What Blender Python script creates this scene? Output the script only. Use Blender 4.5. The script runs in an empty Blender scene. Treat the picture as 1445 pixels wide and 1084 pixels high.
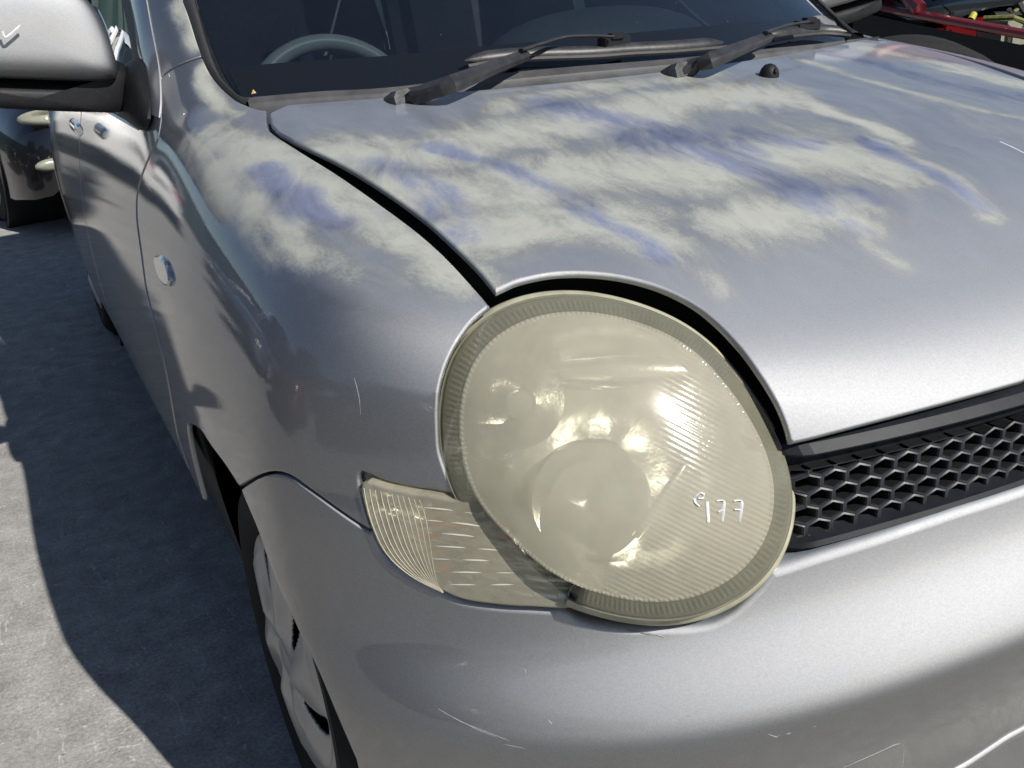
import bpy, bmesh, math, random
import numpy as np
from mathutils import Vector, Matrix
from mathutils.geometry import delaunay_2d_cdt

random.seed(7)
rng = np.random.default_rng(7)
S = bpy.context.scene
COL = S.collection

# ------------------------------------------------------------------ camera
CAM_C=[-1.005,-0.5342,1.1689]
CAM_R=[[0.883527, -0.464484, -0.060287], [-0.227996, -0.314066, -0.921618], [0.409142, 0.82802, -0.383386]]
CAM_F=1376.470031447415

cam = bpy.data.cameras.new('camera')
cam_o = bpy.data.objects.new('camera', cam); COL.objects.link(cam_o)
Rm = np.array(CAM_R)
M4 = Matrix.Identity(4)
for i in range(3):
    M4[i][0] = Rm[0][i]; M4[i][1] = -Rm[1][i]; M4[i][2] = -Rm[2][i]; M4[i][3] = CAM_C[i]
cam_o.matrix_world = M4
cam.sensor_fit = 'HORIZONTAL'; cam.sensor_width = 36.0
cam.lens = CAM_F / 1445.0 * 36.0
cam.clip_start = 0.02; cam.clip_end = 4000
S.camera = cam_o

# ------------------------------------------------------------------ world, sun, exposure
SUN = Vector((0.258, -0.72, 0.66)).normalized()
w = bpy.data.worlds.new('World'); S.world = w; w.use_nodes = True
nt = w.node_tree
for n in list(nt.nodes): nt.nodes.remove(n)
out = nt.nodes.new('ShaderNodeOutputWorld'); bg = nt.nodes.new('ShaderNodeBackground')
sky = nt.nodes.new('ShaderNodeTexSky'); sky.sky_type = 'NISHITA'; sky.sun_disc = False
sky.sun_elevation = math.asin(SUN.z); sky.sun_rotation = math.atan2(SUN.x, SUN.y)
sky.altitude = 200; sky.air_density = 1.0; sky.dust_density = 0.6; sky.ozone_density = 1.6
nt.links.new(sky.outputs[0], bg.inputs[0]); bg.inputs[1].default_value = 0.062
nt.links.new(bg.outputs[0], out.inputs[0])
sl = bpy.data.lights.new('sun', 'SUN'); sl.energy = 5.0; sl.angle = math.radians(0.53); sl.color = (1.0, 0.95, 0.88)
so = bpy.data.objects.new('sun', sl); COL.objects.link(so)
so.rotation_euler = SUN.to_track_quat('Z', 'Y').to_euler()
S.view_settings.view_transform = 'Standard'; S.view_settings.look = 'None'
S.view_settings.exposure = 0.55; S.view_settings.gamma = 1.0; S.view_settings.use_curve_mapping = False
S.render.engine = 'CYCLES'
S.cycles.max_bounces = 10; S.cycles.transparent_max_bounces = 16

# ------------------------------------------------------------------ body surface (an implicit car body) and baked panel outlines
def nspline(xs,ys):
    xs=np.array(xs,float);ys=np.array(ys,float);n=len(xs);h=np.diff(xs)
    A=np.zeros((n,n));b=np.zeros(n);A[0,0]=A[-1,-1]=1
    for i in range(1,n-1):
        A[i,i-1]=h[i-1];A[i,i]=2*(h[i-1]+h[i]);A[i,i+1]=h[i]
        b[i]=6*((ys[i+1]-ys[i])/h[i]-(ys[i]-ys[i-1])/h[i-1])
    m=np.linalg.solve(A,b)
    def f(x):
        x=np.asarray(x,float);xc=np.clip(x,xs[0],xs[-1])
        i=np.clip(np.searchsorted(xs,xc)-1,0,n-2);t0=xs[i];t1=xs[i+1];hh=t1-t0
        a=(t1-xc)/hh;c=(xc-t0)/hh
        r=a*ys[i]+c*ys[i+1]+((a**3-a)*m[i]+(c**3-c)*m[i+1])*hh*hh/6
        s0=(ys[1]-ys[0])/h[0]-h[0]*(2*m[0]+m[1])/6;s1=(ys[-1]-ys[-2])/h[-1]+h[-1]*(m[-2]+2*m[-1])/6
        return r+np.where(x<xs[0],(x-xs[0])*s0,0)+np.where(x>xs[-1],(x-xs[-1])*s1,0)
    return f
hood_c=nspline([-.05,.05,.12,.2,.3,.45,.7,.95,1.1],[.695,.757,.797,.833,.874,.920,.978,1.018,1.036])
side_y=nspline([-.1,.05,.2,.35,.55,.8,1.1,1.6,2.6,3.6,4.1],[.650,.712,.770,.813,.836,.847,.846,.846,.846,.838,.80])
side_z=nspline([.05,.22,.4,.6,.72,.82,.92,1.02,1.2,1.6],[-.055,-.030,-.006,0,-.008,-.026,-.052,-.082,-.120,-.175])
prof=nspline([.10,.18,.25,.33,.40,.45,.485,.508,.525,.55,.59,.62,.66,.72,.80,.9],[.075,.066,.055,.026,-.0045,-.0215,-.0300,-.0305,-.0245,-.0100,.014,.024,.031,.036,.06,.11])
def lse(a,b,k):
    m=np.maximum(a,b);return m+k*np.log1p(np.exp(-np.abs(a-b)/k))
def F(P):
    x=np.abs(P[...,0]);y=P[...,1];z=P[...,2]
    top=(z-hood_c(y)+.035*x**2)*.93
    cab=(z-1.035-.68*(y-.985-.30*x**2))*.83
    cab=lse(cab,z-1.70+.07*x**2+.02*(y-2.3)**2,.05)
    top=-lse(-top,-cab,.008)
    tk=np.clip((y-.55)/.5,0,1);tk=tk*tk*(3-2*tk)
    side=(x-side_y(y)-side_z(np.where(z<.5,.5+(z-.5)*(.12+.88*tk),z)))
    fr=(prof(z+.24*(.35*np.tanh(x**2/.35))*np.clip((.80-z)/.12,0,1))+.40*x**2+.35*x**6-y)*.93
    b=lse(lse(top,side,.042),fr,.022)
    return lse(b,(y-4.05+.12*x**2+.18*np.maximum(z-.9,0)),.03)
O=np.array([-.15,1.15,.45])
def cast(C,D,t0,t1,n=160):
    """first zero of F going from outside (F>0) inward; D (N,3)"""
    D=np.atleast_2d(D);ts=np.linspace(t0,t1,n)
    hit=np.full(len(D),np.nan)
    prev=F(C+D*ts[0]);lo=np.full(len(D),np.nan)
    for a,b in zip(ts[:-1],ts[1:]):
        cur=F(C+D*b);m=np.isnan(lo)&(prev*cur<=0);lo[m]=a;prev=cur
    ok=~np.isnan(lo);l=lo[ok];h=l+(ts[1]-ts[0]);Dk=D[ok];fl=F(C+Dk*l[:,None])
    for _ in range(40):
        m=(l+h)/2;fm=F(C+Dk*m[:,None]);s=fm*fl>0;l=np.where(s,m,l);h=np.where(s,h,m)
    hit[ok]=l
    return C+D*hit[:,None]

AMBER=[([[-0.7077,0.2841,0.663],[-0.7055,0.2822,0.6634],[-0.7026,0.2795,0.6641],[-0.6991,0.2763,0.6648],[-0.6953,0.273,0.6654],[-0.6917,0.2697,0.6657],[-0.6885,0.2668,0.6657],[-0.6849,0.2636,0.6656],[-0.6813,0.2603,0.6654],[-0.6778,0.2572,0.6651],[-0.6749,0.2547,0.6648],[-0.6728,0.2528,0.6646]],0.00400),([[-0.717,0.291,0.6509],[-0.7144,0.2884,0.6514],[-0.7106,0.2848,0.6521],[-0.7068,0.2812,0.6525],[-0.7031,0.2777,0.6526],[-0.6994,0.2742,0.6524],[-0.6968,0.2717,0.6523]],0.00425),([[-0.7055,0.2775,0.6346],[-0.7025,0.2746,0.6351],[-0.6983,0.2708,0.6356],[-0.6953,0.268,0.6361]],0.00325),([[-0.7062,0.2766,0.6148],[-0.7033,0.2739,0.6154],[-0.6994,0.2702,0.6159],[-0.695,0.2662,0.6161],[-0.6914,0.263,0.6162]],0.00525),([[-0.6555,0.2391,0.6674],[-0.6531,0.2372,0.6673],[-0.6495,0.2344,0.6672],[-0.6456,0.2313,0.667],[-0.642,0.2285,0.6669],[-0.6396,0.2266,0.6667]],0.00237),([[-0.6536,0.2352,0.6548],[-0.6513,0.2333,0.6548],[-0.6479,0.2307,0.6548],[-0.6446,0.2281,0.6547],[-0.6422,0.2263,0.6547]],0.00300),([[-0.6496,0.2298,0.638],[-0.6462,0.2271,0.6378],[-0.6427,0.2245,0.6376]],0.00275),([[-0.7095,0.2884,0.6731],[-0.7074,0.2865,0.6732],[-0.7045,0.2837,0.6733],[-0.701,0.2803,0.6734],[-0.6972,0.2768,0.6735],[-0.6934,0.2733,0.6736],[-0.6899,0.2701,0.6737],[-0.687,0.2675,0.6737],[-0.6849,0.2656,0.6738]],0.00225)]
RIBS_AND_GLINTS=[[[-0.7493,0.335,0.696],[-0.7495,0.3345,0.6894],[-0.7496,0.3338,0.6828],[-0.7495,0.3324,0.6766],[-0.7494,0.3305,0.6706],[-0.7491,0.3286,0.6646],[-0.7486,0.3266,0.6587],[-0.7478,0.3245,0.6528],[-0.7468,0.3223,0.647],[-0.7457,0.3202,0.6411],[-0.7443,0.3179,0.6354],[-0.7426,0.3153,0.63],[-0.7404,0.3125,0.6249],[-0.738,0.3094,0.6201],[-0.7352,0.3061,0.6157],[-0.7322,0.3026,0.6118],[-0.7289,0.2989,0.6081],[-0.7255,0.2951,0.6047],[-0.7219,0.2912,0.6016],[-0.7182,0.2873,0.5988],[-0.7143,0.2832,0.5963],[-0.7103,0.2792,0.594],[-0.7063,0.2751,0.5918],[-0.7022,0.271,0.5896]],[[-0.7451,0.3301,0.6956],[-0.7452,0.3295,0.6892],[-0.7452,0.3287,0.6829],[-0.7452,0.3274,0.6769],[-0.745,0.3256,0.6711],[-0.7447,0.3237,0.6653],[-0.7443,0.3218,0.6595],[-0.7436,0.3198,0.6538],[-0.7427,0.3178,0.6481],[-0.7417,0.3158,0.6424],[-0.7404,0.3137,0.6368],[-0.7389,0.3113,0.6315],[-0.737,0.3088,0.6264],[-0.7348,0.306,0.6216],[-0.7323,0.303,0.6172],[-0.7295,0.2998,0.6131],[-0.7266,0.2965,0.6093],[-0.7235,0.2931,0.6058],[-0.7202,0.2896,0.6025],[-0.7169,0.286,0.5994],[-0.7133,0.2823,0.5967],[-0.7096,0.2785,0.5942],[-0.7059,0.2747,0.5918],[-0.7021,0.2709,0.5894]],[[-0.741,0.3253,0.6951],[-0.741,0.3246,0.6891],[-0.7409,0.3238,0.683],[-0.7408,0.3224,0.6772],[-0.7407,0.3207,0.6715],[-0.7404,0.3189,0.6659],[-0.7399,0.3171,0.6603],[-0.7393,0.3153,0.6547],[-0.7386,0.3134,0.6492],[-0.7377,0.3115,0.6436],[-0.7366,0.3095,0.6382],[-0.7351,0.3074,0.6329],[-0.7335,0.3051,0.6278],[-0.7315,0.3026,0.6231],[-0.7293,0.2999,0.6186],[-0.7268,0.2971,0.6144],[-0.7242,0.2941,0.6105],[-0.7214,0.2911,0.6068],[-0.7185,0.2879,0.6034],[-0.7155,0.2847,0.6001],[-0.7123,0.2813,0.5972],[-0.7089,0.2778,0.5945],[-0.7054,0.2743,0.5919],[-0.7019,0.2707,0.5893]],[[-0.7368,0.3206,0.6946],[-0.7367,0.3198,0.6888],[-0.7366,0.3189,0.683],[-0.7364,0.3176,0.6774],[-0.7363,0.3159,0.6719],[-0.736,0.3142,0.6665],[-0.7356,0.3125,0.661],[-0.7351,0.3108,0.6556],[-0.7344,0.309,0.6502],[-0.7336,0.3073,0.6448],[-0.7327,0.3055,0.6395],[-0.7314,0.3036,0.6343],[-0.73,0.3015,0.6293],[-0.7283,0.2993,0.6245],[-0.7263,0.2969,0.62],[-0.7242,0.2944,0.6157],[-0.7219,0.2918,0.6117],[-0.7194,0.2891,0.6079],[-0.7168,0.2863,0.6042],[-0.7141,0.2833,0.6008],[-0.7112,0.2803,0.5977],[-0.7082,0.2771,0.5947],[-0.705,0.2739,0.5919],[-0.7018,0.2706,0.5892]],[[-0.7327,0.316,0.6941],[-0.7325,0.3151,0.6886],[-0.7323,0.3142,0.683],[-0.7321,0.3129,0.6775],[-0.7319,0.3113,0.6723],[-0.7317,0.3096,0.667],[-0.7313,0.308,0.6618],[-0.7308,0.3064,0.6565],[-0.7303,0.3047,0.6512],[-0.7296,0.3031,0.646],[-0.7288,0.3015,0.6407],[-0.7277,0.2998,0.6356],[-0.7265,0.298,0.6307],[-0.725,0.296,0.6259],[-0.7234,0.294,0.6213],[-0.7215,0.2918,0.617],[-0.7195,0.2895,0.6129],[-0.7174,0.2871,0.6089],[-0.7151,0.2846,0.6051],[-0.7127,0.2821,0.6015],[-0.7102,0.2793,0.5981],[-0.7075,0.2765,0.595],[-0.7046,0.2735,0.592],[-0.7016,0.2704,0.589]],[[-0.7285,0.3114,0.6936],[-0.7282,0.3105,0.6883],[-0.7279,0.3095,0.6829],[-0.7277,0.3083,0.6777],[-0.7275,0.3067,0.6726],[-0.7273,0.3051,0.6675],[-0.727,0.3036,0.6624],[-0.7266,0.302,0.6573],[-0.7261,0.3005,0.6522],[-0.7256,0.2991,0.6471],[-0.7249,0.2976,0.6419],[-0.724,0.2961,0.6369],[-0.723,0.2945,0.632],[-0.7218,0.2928,0.6272],[-0.7204,0.291,0.6226],[-0.7188,0.2892,0.6182],[-0.7171,0.2872,0.614],[-0.7154,0.2852,0.6099],[-0.7135,0.283,0.6059],[-0.7114,0.2808,0.6021],[-0.7092,0.2784,0.5986],[-0.7068,0.2758,0.5952],[-0.7042,0.2731,0.592],[-0.7015,0.2703,0.5889]],[[-0.7243,0.3069,0.693],[-0.7239,0.3059,0.6879],[-0.7236,0.305,0.6828],[-0.7233,0.3037,0.6778],[-0.7231,0.3021,0.6729],[-0.7229,0.3007,0.668],[-0.7227,0.2992,0.6631],[-0.7224,0.2978,0.6581],[-0.722,0.2964,0.6531],[-0.7216,0.2951,0.6481],[-0.721,0.2938,0.6431],[-0.7203,0.2924,0.6382],[-0.7195,0.2911,0.6333],[-0.7185,0.2897,0.6286],[-0.7174,0.2882,0.624],[-0.7162,0.2866,0.6195],[-0.7148,0.2849,0.6151],[-0.7133,0.2832,0.6109],[-0.7118,0.2814,0.6068],[-0.71,0.2795,0.6028],[-0.7081,0.2774,0.599],[-0.706,0.2751,0.5955],[-0.7038,0.2727,0.5921],[-0.7014,0.2701,0.5888]],[[-0.7201,0.3025,0.6924],[-0.7197,0.3015,0.6875],[-0.7192,0.3005,0.6826],[-0.7189,0.2992,0.6778],[-0.7188,0.2977,0.6731],[-0.7186,0.2963,0.6684],[-0.7183,0.2949,0.6636],[-0.7181,0.2936,0.6588],[-0.7178,0.2924,0.654],[-0.7175,0.2912,0.6491],[-0.7171,0.29,0.6443],[-0.7166,0.2889,0.6394],[-0.716,0.2877,0.6346],[-0.7153,0.2865,0.6299],[-0.7145,0.2853,0.6252],[-0.7135,0.284,0.6207],[-0.7124,0.2827,0.6163],[-0.7113,0.2813,0.6119],[-0.7101,0.2798,0.6076],[-0.7087,0.2782,0.6035],[-0.7071,0.2764,0.5995],[-0.7053,0.2745,0.5957],[-0.7033,0.2723,0.5921],[-0.7012,0.27,0.5887]],[[-0.716,0.2982,0.6918],[-0.7154,0.2971,0.6871],[-0.7149,0.296,0.6825],[-0.7146,0.2948,0.6779],[-0.7144,0.2933,0.6734],[-0.7142,0.292,0.6688],[-0.714,0.2907,0.6642],[-0.7139,0.2895,0.6596],[-0.7137,0.2884,0.6549],[-0.7135,0.2873,0.6501],[-0.7132,0.2863,0.6454],[-0.7129,0.2853,0.6406],[-0.7125,0.2844,0.6359],[-0.7121,0.2835,0.6312],[-0.7115,0.2825,0.6265],[-0.7108,0.2815,0.6219],[-0.7101,0.2805,0.6174],[-0.7093,0.2794,0.6128],[-0.7084,0.2782,0.6084],[-0.7073,0.2769,0.6041],[-0.7061,0.2755,0.6],[-0.7046,0.2738,0.596],[-0.7029,0.2719,0.5922],[-0.7011,0.2698,0.5885]],[[-0.7118,0.2939,0.6911],[-0.7111,0.2928,0.6867],[-0.7106,0.2917,0.6822],[-0.7102,0.2904,0.6779],[-0.71,0.289,0.6735],[-0.7098,0.2877,0.6692],[-0.7097,0.2865,0.6647],[-0.7096,0.2854,0.6602],[-0.7095,0.2844,0.6557],[-0.7095,0.2835,0.6511],[-0.7094,0.2827,0.6465],[-0.7092,0.2819,0.6418],[-0.709,0.2811,0.6371],[-0.7088,0.2804,0.6324],[-0.7085,0.2797,0.6277],[-0.7082,0.279,0.6231],[-0.7077,0.2783,0.6184],[-0.7073,0.2775,0.6138],[-0.7067,0.2767,0.6092],[-0.7059,0.2757,0.6048],[-0.705,0.2745,0.6004],[-0.7039,0.2732,0.5962],[-0.7025,0.2715,0.5922],[-0.7009,0.2697,0.5884]],[[-0.7076,0.2897,0.6904],[-0.7068,0.2885,0.6863],[-0.7062,0.2874,0.682],[-0.7058,0.2861,0.6778],[-0.7056,0.2848,0.6737],[-0.7055,0.2836,0.6695],[-0.7054,0.2824,0.6652],[-0.7054,0.2815,0.6609],[-0.7054,0.2806,0.6565],[-0.7054,0.2798,0.652],[-0.7055,0.2791,0.6475],[-0.7055,0.2784,0.6429],[-0.7055,0.2779,0.6383],[-0.7056,0.2774,0.6336],[-0.7056,0.277,0.629],[-0.7055,0.2765,0.6242],[-0.7054,0.2761,0.6195],[-0.7052,0.2756,0.6148],[-0.705,0.2751,0.6101],[-0.7046,0.2744,0.6054],[-0.704,0.2736,0.6009],[-0.7032,0.2725,0.5965],[-0.7021,0.2711,0.5923],[-0.7008,0.2695,0.5883]],[[-0.7059,0.2872,0.6824],[-0.7035,0.2848,0.6824],[-0.7001,0.2816,0.6824],[-0.6961,0.2778,0.6824],[-0.6918,0.2739,0.6823],[-0.6876,0.27,0.6822],[-0.6838,0.2665,0.682],[-0.6801,0.2632,0.6817],[-0.6762,0.2598,0.6813],[-0.6724,0.2565,0.6809],[-0.6689,0.2535,0.6805],[-0.666,0.2509,0.6801],[-0.6638,0.2491,0.6799]],[[-0.7046,0.2826,0.6686],[-0.7024,0.2804,0.6686],[-0.6994,0.2776,0.6687],[-0.6958,0.2743,0.6687],[-0.6919,0.2707,0.6687],[-0.6878,0.2669,0.6686],[-0.6838,0.2633,0.6685],[-0.6801,0.26,0.6684],[-0.6764,0.2567,0.6681],[-0.6724,0.2532,0.6678],[-0.6684,0.2497,0.6674],[-0.6645,0.2463,0.6669],[-0.6609,0.2433,0.6665],[-0.6579,0.2408,0.6661],[-0.6557,0.239,0.6659]],[[-0.7047,0.2798,0.6558],[-0.7025,0.2777,0.6559],[-0.6996,0.275,0.656],[-0.696,0.2717,0.6561],[-0.6921,0.2681,0.6562],[-0.688,0.2644,0.6563],[-0.6838,0.2607,0.6563],[-0.6798,0.2572,0.6562],[-0.6761,0.254,0.6561],[-0.6725,0.2508,0.6559],[-0.6687,0.2475,0.6556],[-0.6648,0.2442,0.6553],[-0.6609,0.241,0.6549],[-0.6573,0.238,0.6545],[-0.654,0.2354,0.6541],[-0.6513,0.2332,0.6538],[-0.6492,0.2315,0.6535]],[[-0.7047,0.2776,0.6419],[-0.7024,0.2754,0.642],[-0.6994,0.2726,0.6422],[-0.6958,0.2693,0.6424],[-0.6918,0.2657,0.6426],[-0.6875,0.2618,0.6428],[-0.6832,0.258,0.643],[-0.6789,0.2543,0.6431],[-0.6748,0.2508,0.6431],[-0.6711,0.2477,0.6431],[-0.6671,0.2444,0.6431],[-0.663,0.241,0.643],[-0.6588,0.2376,0.6429],[-0.6547,0.2343,0.6428],[-0.6509,0.2313,0.6427],[-0.6474,0.2286,0.6426],[-0.6445,0.2264,0.6424],[-0.6423,0.2247,0.6423]],[[-0.7051,0.2764,0.6274],[-0.7031,0.2745,0.6276],[-0.7005,0.2721,0.6279],[-0.6975,0.2694,0.6282],[-0.6941,0.2663,0.6285],[-0.6904,0.263,0.6288],[-0.6865,0.2595,0.6291],[-0.6825,0.2561,0.6294],[-0.6785,0.2526,0.6297],[-0.6746,0.2493,0.6299],[-0.6709,0.2462,0.6301],[-0.6675,0.2434,0.6303],[-0.6637,0.2403,0.6304],[-0.6598,0.2372,0.6306],[-0.6558,0.234,0.6307],[-0.6518,0.2308,0.6308],[-0.6478,0.2278,0.6308],[-0.6441,0.225,0.6309],[-0.6406,0.2223,0.6309],[-0.6375,0.22,0.6309],[-0.6349,0.2181,0.6309],[-0.6328,0.2166,0.6309]],[[-0.7048,0.2751,0.6126],[-0.7027,0.2732,0.6129],[-0.7002,0.2708,0.6132],[-0.6972,0.2681,0.6136],[-0.6938,0.265,0.614],[-0.6902,0.2617,0.6144],[-0.6863,0.2583,0.6148],[-0.6823,0.2548,0.6152],[-0.6782,0.2514,0.6156],[-0.6741,0.2479,0.6159],[-0.6702,0.2446,0.6163],[-0.6664,0.2415,0.6166],[-0.6628,0.2386,0.6168],[-0.659,0.2356,0.6171],[-0.6549,0.2324,0.6174],[-0.6508,0.2292,0.6177],[-0.6466,0.226,0.618],[-0.6424,0.2229,0.6182],[-0.6384,0.2199,0.6184],[-0.6346,0.2171,0.6186],[-0.6311,0.2145,0.6188],[-0.6279,0.2123,0.6189],[-0.6253,0.2104,0.619],[-0.6231,0.2089,0.6191]],[[-0.7009,0.2705,0.5982],[-0.6989,0.2686,0.5985],[-0.6963,0.2663,0.5989],[-0.6934,0.2636,0.5993],[-0.69,0.2607,0.5997],[-0.6864,0.2574,0.6002],[-0.6825,0.2541,0.6007],[-0.6784,0.2506,0.6011],[-0.6743,0.2471,0.6016],[-0.6701,0.2437,0.602],[-0.666,0.2403,0.6025],[-0.662,0.2371,0.6029],[-0.6581,0.234,0.6032],[-0.6545,0.2312,0.6036],[-0.6506,0.2282,0.604],[-0.6466,0.2251,0.6044],[-0.6424,0.222,0.6048],[-0.6382,0.2188,0.6052],[-0.634,0.2158,0.6055],[-0.6299,0.2128,0.6059],[-0.6259,0.21,0.6062],[-0.6222,0.2074,0.6064],[-0.6187,0.205,0.6067],[-0.6157,0.2029,0.6069],[-0.613,0.2011,0.607],[-0.6109,0.1997,0.6071]]]
SCUFFS=[([[-0.5411, 0.1459, 0.5482], [-0.5367, 0.1432, 0.5475], [-0.5308, 0.1395, 0.5465], [-0.5259, 0.1365, 0.5455], [-0.5215, 0.1329, 0.5425]],0.00136),([[-0.5529, 0.1538, 0.5514], [-0.5469, 0.1499, 0.5501], [-0.5409, 0.1461, 0.5489]],0.00102),([[-0.6429, 0.2033, 0.5188], [-0.6381, 0.201, 0.522], [-0.6349, 0.1992, 0.5236]],0.00102),([[-0.648, 0.2027, 0.5097], [-0.6479, 0.2003, 0.5058]],0.00068),([[-0.6409, 0.1691, 0.465], [-0.6389, 0.1655, 0.4613]],0.00068),([[-0.7299, 0.2498, 0.4606], [-0.7272, 0.246, 0.4591], [-0.7233, 0.2405, 0.4569], [-0.7187, 0.2344, 0.4545], [-0.714, 0.2284, 0.4523], [-0.7101, 0.2236, 0.4509], [-0.7057, 0.2186, 0.4495], [-0.7013, 0.2136, 0.4482], [-0.6969, 0.2089, 0.4469], [-0.6931, 0.2046, 0.4456], [-0.6871, 0.1983, 0.4435], [-0.6818, 0.1928, 0.4416], [-0.6781, 0.1891, 0.4402]],0.00054),([[-0.7189, 0.235, 0.4553], [-0.7163, 0.2315, 0.4539], [-0.7124, 0.2265, 0.4518], [-0.7081, 0.221, 0.4496], [-0.7039, 0.2159, 0.4477], [-0.6996, 0.2111, 0.446], [-0.695, 0.206, 0.4445], [-0.6909, 0.2017, 0.4432], [-0.688, 0.1987, 0.4422]],0.00041),([[-0.6834, 0.1926, 0.4353], [-0.6784, 0.188, 0.4348], [-0.6714, 0.182, 0.434], [-0.6664, 0.1776, 0.4333]],0.00041),([[-0.7426, 0.3527, 0.8087], [-0.7427, 0.3472, 0.799], [-0.7427, 0.3443, 0.7892], [-0.7432, 0.3433, 0.7833], [-0.7439, 0.3424, 0.7766], [-0.7443, 0.3418, 0.7717]],0.00031),([[-0.4508, 0.0536, 0.4457], [-0.4415, 0.0511, 0.4395], [-0.4384, 0.0495, 0.442]],0.00102),([[-0.4326, 0.0475, 0.4417], [-0.4278, 0.0457, 0.4427]],0.00085),([[-0.4059, 0.0379, 0.4457], [-0.4024, 0.0366, 0.4469]],0.00051)]
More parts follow.
